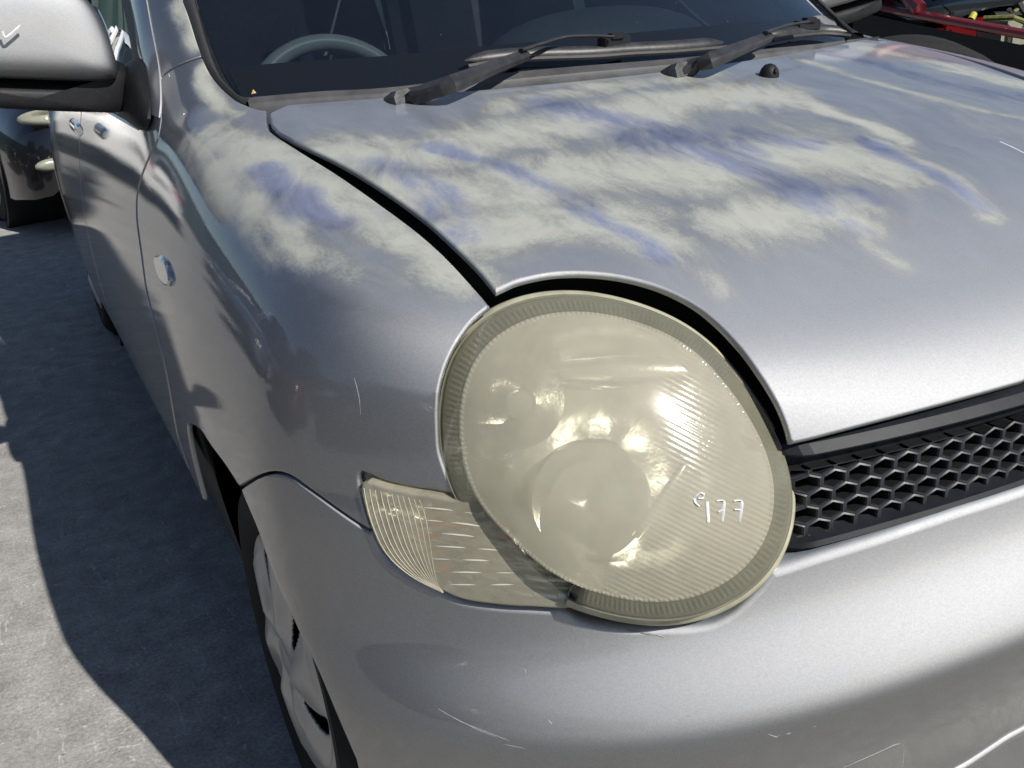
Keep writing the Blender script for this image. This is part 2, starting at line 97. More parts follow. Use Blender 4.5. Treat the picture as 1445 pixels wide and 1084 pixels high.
# baked curves: metres, car coordinates (x across, y rearwards, z up)
PAN={}
PAN['hood']=([[-0.6372,0.971,1.0045],[-0.6444,0.9423,1.0002],[-0.6515,0.91,0.9952],[-0.6538,0.8702,0.9894],[-0.6526,0.8582,0.9878],[-0.6508,0.8447,0.9859],[-0.6486,0.8302,0.9839],[-0.646,0.8151,0.9818],[-0.6433,0.8,0.9796],[-0.6406,0.7853,0.9774],[-0.6382,0.7732,0.9755],[-0.6356,0.7615,0.9737],[-0.6328,0.7499,0.9719],[-0.63,0.738,0.97],[-0.6272,0.7256,0.9679],[-0.6244,0.7123,0.9656],[-0.6216,0.6981,0.963],[-0.6199,0.6884,0.9612],[-0.6181,0.6782,0.9593],[-0.6163,0.6677,0.9573],[-0.6144,0.6569,0.9552],[-0.6126,0.6461,0.953],[-0.6108,0.6352,0.9508],[-0.609,0.6245,0.9486],[-0.6073,0.6139,0.9464],[-0.6056,0.6036,0.9442],[-0.6041,0.5937,0.942],[-0.6026,0.5843,0.9399],[-0.6012,0.5742,0.9377],[-0.5998,0.5645,0.9355],[-0.5984,0.5549,0.9333],[-0.5972,0.5455,0.9311],[-0.596,0.5363,0.929],[-0.5949,0.5272,0.9268],[-0.5939,0.5183,0.9246],[-0.593,0.5094,0.9225],[-0.5921,0.5006,0.9203],[-0.5913,0.4919,0.9181],[-0.5905,0.482,0.9157],[-0.5898,0.472,0.9131],[-0.5893,0.4619,0.9105],[-0.5888,0.4519,0.9079],[-0.5884,0.4422,0.9053],[-0.588,0.433,0.9029],[-0.5877,0.4244,0.9005],[-0.5873,0.4164,0.8984],[-0.587,0.4093,0.8964],[-0.5866,0.3986,0.8933],[-0.5863,0.3897,0.8908],[-0.5861,0.3821,0.8885],[-0.586,0.375,0.8864],[-0.586,0.3679,0.8842],[-0.5862,0.3585,0.8811],[-0.5865,0.3492,0.8781],[-0.5869,0.3414,0.8754],[-0.587,0.336,0.8735],[-0.5864,0.3357,0.8734],[-0.5795,0.3372,0.8744],[-0.5704,0.3391,0.8756],[-0.5635,0.3407,0.8765],[-0.554,0.3414,0.8773],[-0.5491,0.3413,0.8775],[-0.5433,0.3412,0.8777],[-0.5369,0.3409,0.8779],[-0.5302,0.3404,0.878],[-0.5235,0.3396,0.878],[-0.5172,0.3384,0.8779],[-0.5119,0.3372,0.8777],[-0.5067,0.3357,0.8774],[-0.5015,0.334,0.877],[-0.4963,0.3321,0.8766],[-0.4911,0.33,0.8761],[-0.4861,0.3278,0.8755],[-0.4812,0.3255,0.8749],[-0.4764,0.3231,0.8742],[-0.4717,0.3205,0.8735],[-0.4671,0.3178,0.8727],[-0.4626,0.315,0.8718],[-0.4581,0.312,0.8709],[-0.4538,0.3088,0.8699],[-0.4496,0.3055,0.8688],[-0.4455,0.302,0.8677],[-0.4414,0.2984,0.8664],[-0.4375,0.2946,0.8651],[-0.4336,0.2907,0.8637],[-0.43,0.2867,0.8623],[-0.4265,0.2826,0.8608],[-0.4232,0.2784,0.8592],[-0.4202,0.2741,0.8576],[-0.4173,0.2696,0.8559],[-0.4145,0.2651,0.8541],[-0.412,0.2605,0.8522],[-0.4097,0.2558,0.8504],[-0.4075,0.2512,0.8485],[-0.4057,0.2466,0.8466],[-0.4038,0.2414,0.8444],[-0.4022,0.2362,0.8422],[-0.401,0.2311,0.84],[-0.4,0.2259,0.8377],[-0.3991,0.2205,0.8353],[-0.3983,0.2148,0.8327],[-0.3978,0.2098,0.8304],[-0.3973,0.2045,0.828],[-0.3969,0.1992,0.8254],[-0.3967,0.1938,0.8228],[-0.3965,0.1884,0.8202],[-0.3963,0.1832,0.8175],[-0.3962,0.178,0.8147],[-0.3962,0.1729,0.8119],[-0.3963,0.1678,0.8089],[-0.3963,0.1629,0.8058],[-0.3964,0.1581,0.8027],[-0.3963,0.1536,0.7995],[-0.3962,0.1495,0.7963],[-0.3959,0.1458,0.7932],[-0.3954,0.1412,0.789],[-0.395,0.1372,0.7849],[-0.3945,0.1335,0.7809],[-0.394,0.1302,0.7768],[-0.3934,0.1271,0.7728],[-0.3928,0.1236,0.7676],[-0.3923,0.1205,0.7624],[-0.3918,0.1177,0.7573],[-0.3913,0.1152,0.7524],[-0.3908,0.1123,0.7455],[-0.3905,0.1098,0.7389],[-0.3903,0.1082,0.7342],[-0.3898,0.1076,0.7328],[-0.3857,0.1063,0.7332],[-0.3798,0.1046,0.7337],[-0.3729,0.1026,0.7343],[-0.3657,0.1006,0.735],[-0.3607,0.0992,0.7355],[-0.3554,0.0978,0.7361],[-0.3497,0.0964,0.7367],[-0.344,0.095,0.7373],[-0.3381,0.0936,0.7378],[-0.3324,0.0923,0.7383],[-0.3268,0.091,0.7388],[-0.3213,0.0898,0.7393],[-0.3158,0.0886,0.7397],[-0.31,0.0873,0.7402],[-0.304,0.0861,0.7406],[-0.2976,0.0848,0.741],[-0.2925,0.0839,0.7414],[-0.2871,0.0828,0.7417],[-0.2814,0.0818,0.742],[-0.2756,0.0808,0.7424],[-0.2697,0.0797,0.7427],[-0.2637,0.0787,0.743],[-0.2578,0.0778,0.7432],[-0.2519,0.0769,0.7435],[-0.2461,0.076,0.7438],[-0.2402,0.0751,0.744],[-0.2343,0.0743,0.7443],[-0.2284,0.0735,0.7445],[-0.2225,0.0727,0.7447],[-0.2166,0.072,0.7449],[-0.2107,0.0713,0.7451],[-0.2048,0.0706,0.7453],[-0.1981,0.0698,0.7455],[-0.1915,0.069,0.7457],[-0.1848,0.0683,0.7458],[-0.1781,0.0676,0.7459],[-0.1715,0.067,0.746],[-0.1649,0.0664,0.7462],[-0.1584,0.0658,0.7462],[-0.1504,0.0651,0.7464],[-0.1418,0.0644,0.7465],[-0.1333,0.0638,0.7466],[-0.1255,0.0632,0.7466],[-0.1188,0.0627,0.7467],[-0.1138,0.0624,0.7467],[-0.08,0.0644,0.7514],[-0.04,0.0635,0.7519],[0.0,0.0632,0.752],[0.04,0.0635,0.7519],[0.08,0.0644,0.7514],[0.1138,0.0624,0.7467],[0.1188,0.0627,0.7467],[0.1255,0.0632,0.7466],[0.1333,0.0638,0.7466],[0.1418,0.0644,0.7465],[0.1504,0.0651,0.7464],[0.1584,0.0658,0.7462],[0.1649,0.0664,0.7462],[0.1715,0.067,0.746],[0.1781,0.0676,0.7459],[0.1848,0.0683,0.7458],[0.1915,0.069,0.7457],[0.1981,0.0698,0.7455],[0.2048,0.0706,0.7453],[0.2107,0.0713,0.7451],[0.2166,0.072,0.7449],[0.2225,0.0727,0.7447],[0.2284,0.0735,0.7445],[0.2343,0.0743,0.7443],[0.2402,0.0751,0.744],[0.2461,0.076,0.7438],[0.2519,0.0769,0.7435],[0.2578,0.0778,0.7432],[0.2637,0.0787,0.743],[0.2697,0.0797,0.7427],[0.2756,0.0808,0.7424],[0.2814,0.0818,0.742],[0.2871,0.0828,0.7417],[0.2925,0.0839,0.7414],[0.2976,0.0848,0.741],[0.304,0.0861,0.7406],[0.31,0.0873,0.7402],[0.3158,0.0886,0.7397],[0.3213,0.0898,0.7393],[0.3268,0.091,0.7388],[0.3324,0.0923,0.7383],[0.3381,0.0936,0.7378],[0.344,0.095,0.7373],[0.3497,0.0964,0.7367],[0.3554,0.0978,0.7361],[0.3607,0.0992,0.7355],[0.3657,0.1006,0.735],[0.3729,0.1026,0.7343],[0.3798,0.1046,0.7337],[0.3857,0.1063,0.7332],[0.3898,0.1076,0.7328],[0.3903,0.1082,0.7342],[0.3905,0.1098,0.7389],[0.3908,0.1123,0.7455],[0.3913,0.1152,0.7524],[0.3918,0.1177,0.7573],[0.3923,0.1205,0.7624],[0.3928,0.1236,0.7676],[0.3934,0.1271,0.7728],[0.394,0.1302,0.7768],[0.3945,0.1335,0.7809],[0.395,0.1372,0.7849],[0.3954,0.1412,0.789],[0.3959,0.1458,0.7932],[0.3962,0.1495,0.7963],[0.3963,0.1536,0.7995],[0.3964,0.1581,0.8027],[0.3963,0.1629,0.8058],[0.3963,0.1678,0.8089],[0.3962,0.1729,0.8119],[0.3962,0.178,0.8147],[0.3963,0.1832,0.8175],[0.3965,0.1884,0.8202],[0.3967,0.1938,0.8228],[0.3969,0.1992,0.8254],[0.3973,0.2045,0.828],[0.3978,0.2098,0.8304],[0.3983,0.2148,0.8327],[0.3991,0.2205,0.8353],[0.4,0.2259,0.8377],[0.401,0.2311,0.84],[0.4022,0.2362,0.8422],[0.4038,0.2414,0.8444],[0.4057,0.2466,0.8466],[0.4075,0.2512,0.8485],[0.4097,0.2558,0.8504],[0.412,0.2605,0.8522],[0.4145,0.2651,0.8541],[0.4173,0.2696,0.8559],[0.4202,0.2741,0.8576],[0.4232,0.2784,0.8592],[0.4265,0.2826,0.8608],[0.43,0.2867,0.8623],[0.4336,0.2907,0.8637],[0.4375,0.2946,0.8651],[0.4414,0.2984,0.8664],[0.4455,0.302,0.8677],[0.4496,0.3055,0.8688],[0.4538,0.3088,0.8699],[0.4581,0.312,0.8709],[0.4626,0.315,0.8718],[0.4671,0.3178,0.8727],[0.4717,0.3205,0.8735],[0.4764,0.3231,0.8742],[0.4812,0.3255,0.8749],[0.4861,0.3278,0.8755],[0.4911,0.33,0.8761],[0.4963,0.3321,0.8766],[0.5015,0.334,0.877],[0.5067,0.3357,0.8774],[0.5119,0.3372,0.8777],[0.5172,0.3384,0.8779],[0.5235,0.3396,0.878],[0.5302,0.3404,0.878],[0.5369,0.3409,0.8779],[0.5433,0.3412,0.8777],[0.5491,0.3413,0.8775],[0.554,0.3414,0.8773],[0.5635,0.3407,0.8765],[0.5704,0.3391,0.8756],[0.5795,0.3372,0.8744],[0.5864,0.3357,0.8734],[0.587,0.336,0.8735],[0.5869,0.3414,0.8754],[0.5865,0.3492,0.8781],[0.5862,0.3585,0.8811],[0.586,0.3679,0.8842],[0.586,0.375,0.8864],[0.5861,0.3821,0.8885],[0.5863,0.3897,0.8908],[0.5866,0.3986,0.8933],[0.587,0.4093,0.8964],[0.5873,0.4164,0.8984],[0.5877,0.4244,0.9005],[0.588,0.433,0.9029],[0.5884,0.4422,0.9053],[0.5888,0.4519,0.9079],[0.5893,0.4619,0.9105],[0.5898,0.472,0.9131],[0.5905,0.482,0.9157],[0.5913,0.4919,0.9181],[0.5921,0.5006,0.9203],[0.593,0.5094,0.9225],[0.5939,0.5183,0.9246],[0.5949,0.5272,0.9268],[0.596,0.5363,0.929],[0.5972,0.5455,0.9311],[0.5984,0.5549,0.9333],[0.5998,0.5645,0.9355],[0.6012,0.5742,0.9377],[0.6026,0.5843,0.9399],[0.6041,0.5937,0.942],[0.6056,0.6036,0.9442],[0.6073,0.6139,0.9464],[0.609,0.6245,0.9486],[0.6108,0.6352,0.9508],[0.6126,0.6461,0.953],[0.6144,0.6569,0.9552],[0.6163,0.6677,0.9573],[0.6181,0.6782,0.9593],[0.6199,0.6884,0.9612],[0.6216,0.6981,0.963],[0.6244,0.7123,0.9656],[0.6272,0.7256,0.9679],[0.63,0.738,0.97],[0.6328,0.7499,0.9719],[0.6356,0.7615,0.9737],[0.6382,0.7732,0.9755],[0.6406,0.7853,0.9774],[0.6433,0.8,0.9796],[0.646,0.8151,0.9818],[0.6486,0.8302,0.9839],[0.6508,0.8447,0.9859],[0.6526,0.8582,0.9878],[0.6538,0.8702,0.9894],[0.6515,0.91,0.9952],[0.6444,0.9423,1.0002],[0.6372,0.971,1.0045],[0.6,0.9986,1.0108],[0.57,0.9868,1.011],[0.54,0.9757,1.011],[0.51,0.9651,1.0108],[0.48,0.9552,1.0107],[0.45,0.9458,1.0104],[0.42,0.9371,1.0102],[0.39,0.929,1.01],[0.36,0.9214,1.0098],[0.33,0.9145,1.0095],[0.3,0.9082,1.0093],[0.27,0.9024,1.0091],[0.24,0.8973,1.0089],[0.21,0.8928,1.0088],[0.18,0.8889,1.0086],[0.15,0.8855,1.0085],[0.12,0.8828,1.0084],[0.09,0.8807,1.0083],[0.06,0.8792,1.0082],[0.03,0.8783,1.0082],[0.0,0.878,1.0082],[-0.03,0.8783,1.0082],[-0.06,0.8792,1.0082],[-0.09,0.8807,1.0083],[-0.12,0.8828,1.0084],[-0.15,0.8855,1.0085],[-0.18,0.8889,1.0086],[-0.21,0.8928,1.0088],[-0.24,0.8973,1.0089],[-0.27,0.9024,1.0091],[-0.3,0.9082,1.0093],[-0.33,0.9145,1.0095],[-0.36,0.9214,1.0098],[-0.39,0.929,1.01],[-0.42,0.9371,1.0102],[-0.45,0.9458,1.0104],[-0.48,0.9552,1.0107],[-0.51,0.9651,1.0108],[-0.54,0.9757,1.011],[-0.57,0.9868,1.011],[-0.6,0.9986,1.0108]],[0.004, 0.004, 0.004, 0.004, 0.004, 0.004, 0.004, 0.004, 0.004, 0.004, 0.004, 0.004, 0.004, 0.004, 0.004, 0.004, 0.004, 0.004, 0.004, 0.004, 0.004, 0.004, 0.004, 0.004, 0.004, 0.004, 0.004, 0.004, 0.004, 0.004, 0.004, 0.004, 0.004, 0.004, 0.004, 0.004, 0.004, 0.004, 0.004, 0.004, 0.004, 0.004, 0.004, 0.004, 0.004, 0.004, 0.004, 0.004, 0.004, 0.004, 0.004, 0.004, 0.004, 0.004, 0.004, 0.004, 0.004, 0.004, 0.004, 0.004, 0.004, 0.004, 0.004, 0.004, 0.004, 0.004, 0.004, 0.004, 0.004, 0.004, 0.004, 0.004, 0.004, 0.004, 0.004, 0.004, 0.004, 0.004, 0.004, 0.004, 0.004, 0.004, 0.004, 0.004, 0.004, 0.004, 0.004, 0.004, 0.004, 0.004, 0.004, 0.004, 0.004, 0.004, 0.004, 0.004, 0.004, 0.004, 0.004, 0.004, 0.004, 0.004, 0.004, 0.004, 0.004, 0.004, 0.004, 0.004, 0.004, 0.004, 0.004, 0.004, 0.004, 0.004, 0.004, 0.004, 0.004, 0.004, 0.004, 0.004, 0.004, 0.004, 0.004, 0.004, 0.004, 0.004, 0.004, 0.005, 0.005, 0.005, 0.005, 0.005, 0.005, 0.005, 0.005, 0.005, 0.005, 0.005, 0.005, 0.005, 0.005, 0.005, 0.005, 0.005, 0.005, 0.005, 0.005, 0.005, 0.005, 0.005, 0.005, 0.005, 0.005, 0.005, 0.005, 0.005, 0.005, 0.005, 0.005, 0.005, 0.005, 0.005, 0.005, 0.005, 0.005, 0.005, 0.005, 0.005, 0.005, 0.005, 0.005, 0.005, 0.005, 0.005, 0.005, 0.005, 0.005, 0.005, 0.005, 0.005, 0.005, 0.005, 0.005, 0.005, 0.005, 0.005, 0.005, 0.005, 0.005, 0.005, 0.005, 0.005, 0.005, 0.005, 0.005, 0.005, 0.005, 0.005, 0.005, 0.005, 0.005, 0.005, 0.005, 0.005, 0.005, 0.005, 0.005, 0.005, 0.005, 0.005, 0.005, 0.005, 0.005, 0.005, 0.005, 0.005, 0.005, 0.005, 0.005, 0.005, 0.005, 0.005, 0.005, 0.005, 0.004, 0.004, 0.004, 0.004, 0.004, 0.004, 0.004, 0.004, 0.004, 0.004, 0.004, 0.004, 0.004, 0.004, 0.004, 0.004, 0.004, 0.004, 0.004, 0.004, 0.004, 0.004, 0.004, 0.004, 0.004, 0.004, 0.004, 0.004, 0.004, 0.004, 0.004, 0.004, 0.004, 0.004, 0.004, 0.004, 0.004, 0.004, 0.004, 0.004, 0.004, 0.004, 0.004, 0.004, 0.004, 0.004, 0.004, 0.004, 0.004, 0.004, 0.004, 0.004, 0.004, 0.004, 0.004, 0.004, 0.004, 0.004, 0.004, 0.004, 0.004, 0.004, 0.004, 0.004, 0.004, 0.004, 0.004, 0.004, 0.004, 0.004, 0.004, 0.004, 0.004, 0.004, 0.004, 0.004, 0.004, 0.004, 0.004, 0.004, 0.004, 0.004, 0.004, 0.004, 0.004, 0.004, 0.004, 0.004, 0.004, 0.004, 0.004, 0.004, 0.004, 0.004, 0.004, 0.004, 0.004, 0.004, 0.004, 0.004, 0.004, 0.004, 0.004, 0.004, 0.004, 0.004, 0.004, 0.004, 0.004, 0.004, 0.004, 0.004, 0.004, 0.004, 0.004, 0.004, 0.004, 0.004, 0.004, 0.004, 0.004, 0.004, 0.004, 0.004, 0.004, 0.004, 0.004, 0.003, 0.003, 0.003, 0.003, 0.003, 0.003, 0.003, 0.003, 0.003, 0.003, 0.003, 0.003, 0.003, 0.003, 0.003, 0.003, 0.003, 0.003, 0.003, 0.003, 0.003, 0.003, 0.003, 0.003, 0.003, 0.003, 0.003, 0.003, 0.003, 0.003, 0.003, 0.003, 0.003, 0.003, 0.003, 0.003, 0.003, 0.003, 0.003, 0.003, 0.003])
PAN['fender']=([[-0.6355,0.9845,1.0064],[-0.6421,0.9605,1.0027],[-0.6507,0.9286,0.9978],[-0.6569,0.9024,0.9936],[-0.6602,0.8838,0.9906],[-0.6599,0.86,0.9872],[-0.6592,0.8478,0.9855],[-0.6582,0.8338,0.9835],[-0.6568,0.8187,0.9813],[-0.6553,0.8029,0.9789],[-0.6535,0.787,0.9765],[-0.6518,0.7715,0.974],[-0.65,0.7566,0.9716],[-0.6484,0.7443,0.9695],[-0.6468,0.7324,0.9675],[-0.6451,0.7207,0.9655],[-0.6433,0.709,0.9634],[-0.6415,0.6971,0.9613],[-0.6397,0.6849,0.959],[-0.6378,0.6721,0.9566],[-0.6359,0.6588,0.954],[-0.6345,0.6485,0.952],[-0.6331,0.6375,0.9498],[-0.6316,0.6262,0.9474],[-0.6301,0.6147,0.945],[-0.6285,0.6032,0.9426],[-0.627,0.5918,0.9401],[-0.6255,0.5807,0.9377],[-0.624,0.5701,0.9353],[-0.6226,0.5601,0.933],[-0.6213,0.5507,0.9309],[-0.6201,0.5422,0.9289],[-0.6183,0.5303,0.9261],[-0.6168,0.5195,0.9236],[-0.6153,0.5097,0.9212],[-0.6141,0.5004,0.919],[-0.6129,0.4916,0.9168],[-0.6118,0.4828,0.9146],[-0.6108,0.4739,0.9124],[-0.6099,0.465,0.9101],[-0.609,0.4563,0.9079],[-0.6083,0.4478,0.9057],[-0.6077,0.4395,0.9035],[-0.6071,0.4313,0.9013],[-0.6066,0.4233,0.8991],[-0.6062,0.4153,0.897],[-0.6058,0.4062,0.8944],[-0.6055,0.3973,0.8919],[-0.6053,0.3887,0.8893],[-0.6051,0.3802,0.8868],[-0.6049,0.3719,0.8842],[-0.6047,0.3639,0.8817],[-0.6044,0.3555,0.879],[-0.6041,0.3468,0.876],[-0.6038,0.3384,0.8731],[-0.6034,0.3308,0.8703],[-0.6031,0.3246,0.8679],[-0.6028,0.3203,0.8662],[-0.6031,0.3181,0.8653],[-0.6074,0.3166,0.8642],[-0.6133,0.3145,0.8625],[-0.6199,0.3121,0.8605],[-0.6261,0.3097,0.8581],[-0.6317,0.307,0.8555],[-0.6372,0.3044,0.8525],[-0.6425,0.3018,0.8492],[-0.6476,0.2995,0.8456],[-0.6515,0.2978,0.8424],[-0.6552,0.2963,0.8391],[-0.6588,0.2949,0.8356],[-0.6622,0.2936,0.8319],[-0.6654,0.2924,0.828],[-0.6684,0.2912,0.8238],[-0.6713,0.29,0.8194],[-0.6739,0.2889,0.8149],[-0.6763,0.2878,0.8104],[-0.6784,0.2868,0.806],[-0.6805,0.2855,0.801],[-0.6819,0.2849,0.7958],[-0.683,0.2843,0.7907],[-0.6839,0.2838,0.7858],[-0.685,0.2833,0.7799],[-0.6857,0.2827,0.7744],[-0.6865,0.282,0.768],[-0.687,0.2815,0.7633],[-0.6876,0.281,0.7581],[-0.6881,0.2805,0.7526],[-0.6885,0.2799,0.7473],[-0.6886,0.2793,0.7425],[-0.6884,0.278,0.7357],[-0.6877,0.2764,0.7298],[-0.6869,0.2749,0.7242],[-0.6861,0.2734,0.7189],[-0.6852,0.2719,0.714],[-0.6842,0.2703,0.7094],[-0.6825,0.2679,0.7022],[-0.6811,0.266,0.6968],[-0.6818,0.2664,0.6952],[-0.6889,0.2729,0.6968],[-0.6933,0.2771,0.6977],[-0.6987,0.2822,0.6984],[-0.7028,0.2862,0.6987],[-0.7075,0.2907,0.6988],[-0.7129,0.2961,0.6993],[-0.7168,0.3,0.6998],[-0.7212,0.3046,0.7005],[-0.7257,0.3095,0.7013],[-0.7301,0.3142,0.7021],[-0.7338,0.3184,0.703],[-0.739,0.3244,0.7047],[-0.7433,0.3295,0.7067],[-0.7468,0.3337,0.7082],[-0.7519,0.3401,0.7102],[-0.7539,0.3421,0.7075],[-0.7551,0.3428,0.7018],[-0.7554,0.3425,0.6964],[-0.7557,0.342,0.6896],[-0.7558,0.3412,0.6827],[-0.7557,0.3398,0.6763],[-0.7556,0.3378,0.6701],[-0.7553,0.3359,0.664],[-0.7549,0.3339,0.6577],[-0.7543,0.332,0.6516],[-0.7538,0.3307,0.6474],[-0.7545,0.3313,0.6464],[-0.7577,0.3356,0.6487],[-0.7624,0.3422,0.6522],[-0.7652,0.3461,0.6543],[-0.7683,0.3506,0.6567],[-0.7715,0.3555,0.6593],[-0.7745,0.3603,0.6618],[-0.7775,0.3651,0.6642],[-0.7805,0.37,0.6667],[-0.7834,0.3751,0.6691],[-0.7863,0.3802,0.6715],[-0.7893,0.3857,0.6739],[-0.7924,0.3916,0.6763],[-0.7953,0.3973,0.6784],[-0.7978,0.4025,0.6803],[-0.8015,0.41,0.6834],[-0.8046,0.4169,0.6854],[-0.8085,0.4259,0.6862],[-0.8126,0.4364,0.6853],[-0.8168,0.4484,0.6825],[-0.8211,0.4628,0.6771],[-0.8242,0.4747,0.6715],[-0.8271,0.4892,0.6638],[-0.83,0.5066,0.6541],[-0.8329,0.53,0.6404],[-0.8356,0.5577,0.624],[-0.8374,0.5791,0.6113],[-0.8381,0.5872,0.6069],[-0.8386,0.5963,0.6079],[-0.8393,0.6097,0.6095],[-0.8401,0.6254,0.611],[-0.841,0.6415,0.6119],[-0.8418,0.6582,0.6121],[-0.8427,0.6766,0.6117],[-0.8435,0.6955,0.6111],[-0.8442,0.7137,0.6107],[-0.8448,0.7305,0.611],[-0.8454,0.7466,0.6117],[-0.8458,0.7627,0.612],[-0.8463,0.7796,0.6108],[-0.8473,0.8211,0.6016],[-0.8481,0.8774,0.585],[-0.8482,0.8925,0.578],[-0.8483,0.9077,0.568],[-0.8483,0.9176,0.555],[-0.8482,0.9251,0.538],[-0.8479,0.932,0.515],[-0.8471,0.934,0.485],[-0.8458,0.932,0.45],[-0.8444,0.932,0.425],[-0.8439,0.95,0.4211],[-0.8432,0.98,0.4188],[-0.8423,1.02,0.4156],[-0.8415,1.06,0.4125],[-0.8451,1.0973,0.4765],[-0.8455,1.092,0.4864],[-0.8461,1.085,0.5006],[-0.8466,1.0766,0.5197],[-0.8467,1.0729,0.5286],[-0.8469,1.069,0.5387],[-0.8469,1.0653,0.5494],[-0.847,1.0622,0.5604],[-0.8469,1.0597,0.5711],[-0.8468,1.058,0.5813],[-0.8466,1.0571,0.5906],[-0.8465,1.0569,0.5988],[-0.8462,1.0576,0.6098],[-0.8459,1.0589,0.6195],[-0.8455,1.0612,0.6282],[-0.8451,1.0646,0.6363],[-0.8447,1.0696,0.6443],[-0.8442,1.0763,0.652],[-0.8437,1.0845,0.6592],[-0.8432,1.0938,0.6663],[-0.8426,1.1038,0.6732],[-0.8419,1.1143,0.6803],[-0.8414,1.1241,0.6861],[-0.8408,1.1351,0.6917],[-0.8401,1.1465,0.6974],[-0.8395,1.1578,0.7033],[-0.8387,1.1683,0.7097],[-0.8378,1.1774,0.7169],[-0.8369,1.1839,0.7237],[-0.8359,1.1897,0.7311],[-0.8347,1.1952,0.7387],[-0.8335,1.2006,0.7465],[-0.8322,1.2062,0.7542],[-0.8309,1.2122,0.7617],[-0.8297,1.2188,0.7687],[-0.8282,1.2273,0.7765],[-0.8267,1.2365,0.7841],[-0.8252,1.2459,0.7916],[-0.8237,1.2549,0.7988],[-0.8222,1.2631,0.8058],[-0.8208,1.2698,0.8124],[-0.8187,1.2774,0.8216],[-0.8168,1.2824,0.83],[-0.8148,1.2853,0.838],[-0.8129,1.2866,0.846],[-0.8102,1.2855,0.8565],[-0.8076,1.2813,0.8666],[-0.8049,1.275,0.8763],[-0.8012,1.262,0.8893],[-0.7971,1.2447,0.9025],[-0.7935,1.2309,0.9131],[-0.7895,1.2167,0.9242],[-0.7854,1.2044,0.9344],[-0.7816,1.1929,0.9427],[-0.7778,1.1827,0.9503],[-0.7735,1.1777,0.9589],[-0.7696,1.1783,0.967],[-0.7654,1.1817,0.9762],[-0.7613,1.1865,0.9853],[-0.7579,1.1918,0.9931],[-0.7543,1.2025,1.003],[-0.7513,1.2158,1.0131],[-0.749,1.2232,1.0198],[-0.7463,1.2321,1.0281],[-0.7434,1.2411,1.0365],[-0.7409,1.2489,1.0441],[-0.7392,1.2543,1.0493],[-0.7381,1.2526,1.0504],[-0.733,1.2451,1.0553],[-0.725,1.2359,1.0613],[-0.7187,1.2291,1.0649],[-0.7114,1.2225,1.0683],[-0.7036,1.2168,1.0714],[-0.6942,1.211,1.0746],[-0.6842,1.2061,1.0776],[-0.6771,1.2032,1.0797],[-0.6756,1.2002,1.0785],[-0.6755,1.1899,1.0719],[-0.6754,1.1755,1.0627],[-0.6749,1.1623,1.0546],[-0.673,1.1484,1.0467],[-0.6705,1.1361,1.0402],[-0.6677,1.1235,1.0339],[-0.6646,1.1104,1.028],[-0.6612,1.0951,1.0223],[-0.658,1.078,1.0176],[-0.6549,1.0628,1.0148],[-0.6516,1.0475,1.0127],[-0.6485,1.0279,1.0104],[-0.645,1.0099,1.0085],[-0.6397,0.9972,1.0075],[-0.6352,0.9894,1.007]],[0.004, 0.004, 0.004, 0.004, 0.004, 0.004, 0.004, 0.004, 0.004, 0.004, 0.004, 0.004, 0.004, 0.004, 0.004, 0.004, 0.004, 0.004, 0.004, 0.004, 0.004, 0.004, 0.004, 0.004, 0.004, 0.004, 0.004, 0.004, 0.004, 0.004, 0.004, 0.004, 0.004, 0.004, 0.004, 0.004, 0.004, 0.004, 0.004, 0.004, 0.004, 0.004, 0.004, 0.004, 0.004, 0.004, 0.004, 0.004, 0.004, 0.004, 0.004, 0.004, 0.004, 0.004, 0.004, 0.004, 0.004, 0.004, 0.003, 0.003, 0.003, 0.003, 0.003, 0.003, 0.003, 0.003, 0.003, 0.003, 0.003, 0.003, 0.003, 0.003, 0.003, 0.003, 0.003, 0.003, 0.003, 0.003, 0.003, 0.003, 0.003, 0.003, 0.003, 0.003, 0.003, 0.003, 0.003, 0.003, 0.003, 0.003, 0.003, 0.003, 0.003, 0.003, 0.003, 0.003, 0.003, 0.004, 0.004, 0.004, 0.004, 0.004, 0.004, 0.004, 0.004, 0.004, 0.004, 0.004, 0.004, 0.004, 0.004, 0.004, 0.004, 0.004, 0.004, 0.004, 0.004, 0.004, 0.004, 0.004, 0.004, 0.004, 0.004, 0.004, 0.003, 0.003, 0.003, 0.003, 0.003, 0.003, 0.003, 0.003, 0.003, 0.003, 0.003, 0.003, 0.003, 0.003, 0.003, 0.003, 0.003, 0.003, 0.003, 0.003, 0.003, 0.003, 0.003, 0.003, 0.003, 0.003, 0.003, 0.004, 0.004, 0.004, 0.004, 0.004, 0.004, 0.004, 0.004, 0.004, 0.004, 0.004, 0.004, 0.004, 0.004, 0.004, 0.004, 0.004, 0.004, 0.004, 0.004, 0.004, 0.004, 0.004, 0.006, 0.006, 0.006, 0.006, 0.002, 0.002, 0.002, 0.002, 0.002, 0.002, 0.002, 0.002, 0.002, 0.002, 0.002, 0.002, 0.002, 0.002, 0.002, 0.002, 0.002, 0.002, 0.002, 0.002, 0.002, 0.002, 0.002, 0.002, 0.002, 0.002, 0.002, 0.002, 0.002, 0.002, 0.002, 0.002, 0.002, 0.002, 0.002, 0.002, 0.002, 0.002, 0.002, 0.002, 0.002, 0.002, 0.002, 0.002, 0.002, 0.002, 0.002, 0.002, 0.002, 0.002, 0.002, 0.002, 0.002, 0.002, 0.002, 0.002, 0.002, 0.002, 0.002, 0.002, 0.002, 0.002, 0.002, 0.002, 0.002, 0.002, 0.002, 0.002, 0.002, 0.002, 0.002, 0.002, 0.002, 0.002, 0.002, 0.002, 0.003, 0.003, 0.003, 0.003, 0.003, 0.003, 0.003, 0.003, 0.003, 0.003, 0.003, 0.003, 0.003, 0.003, 0.003, 0.003])
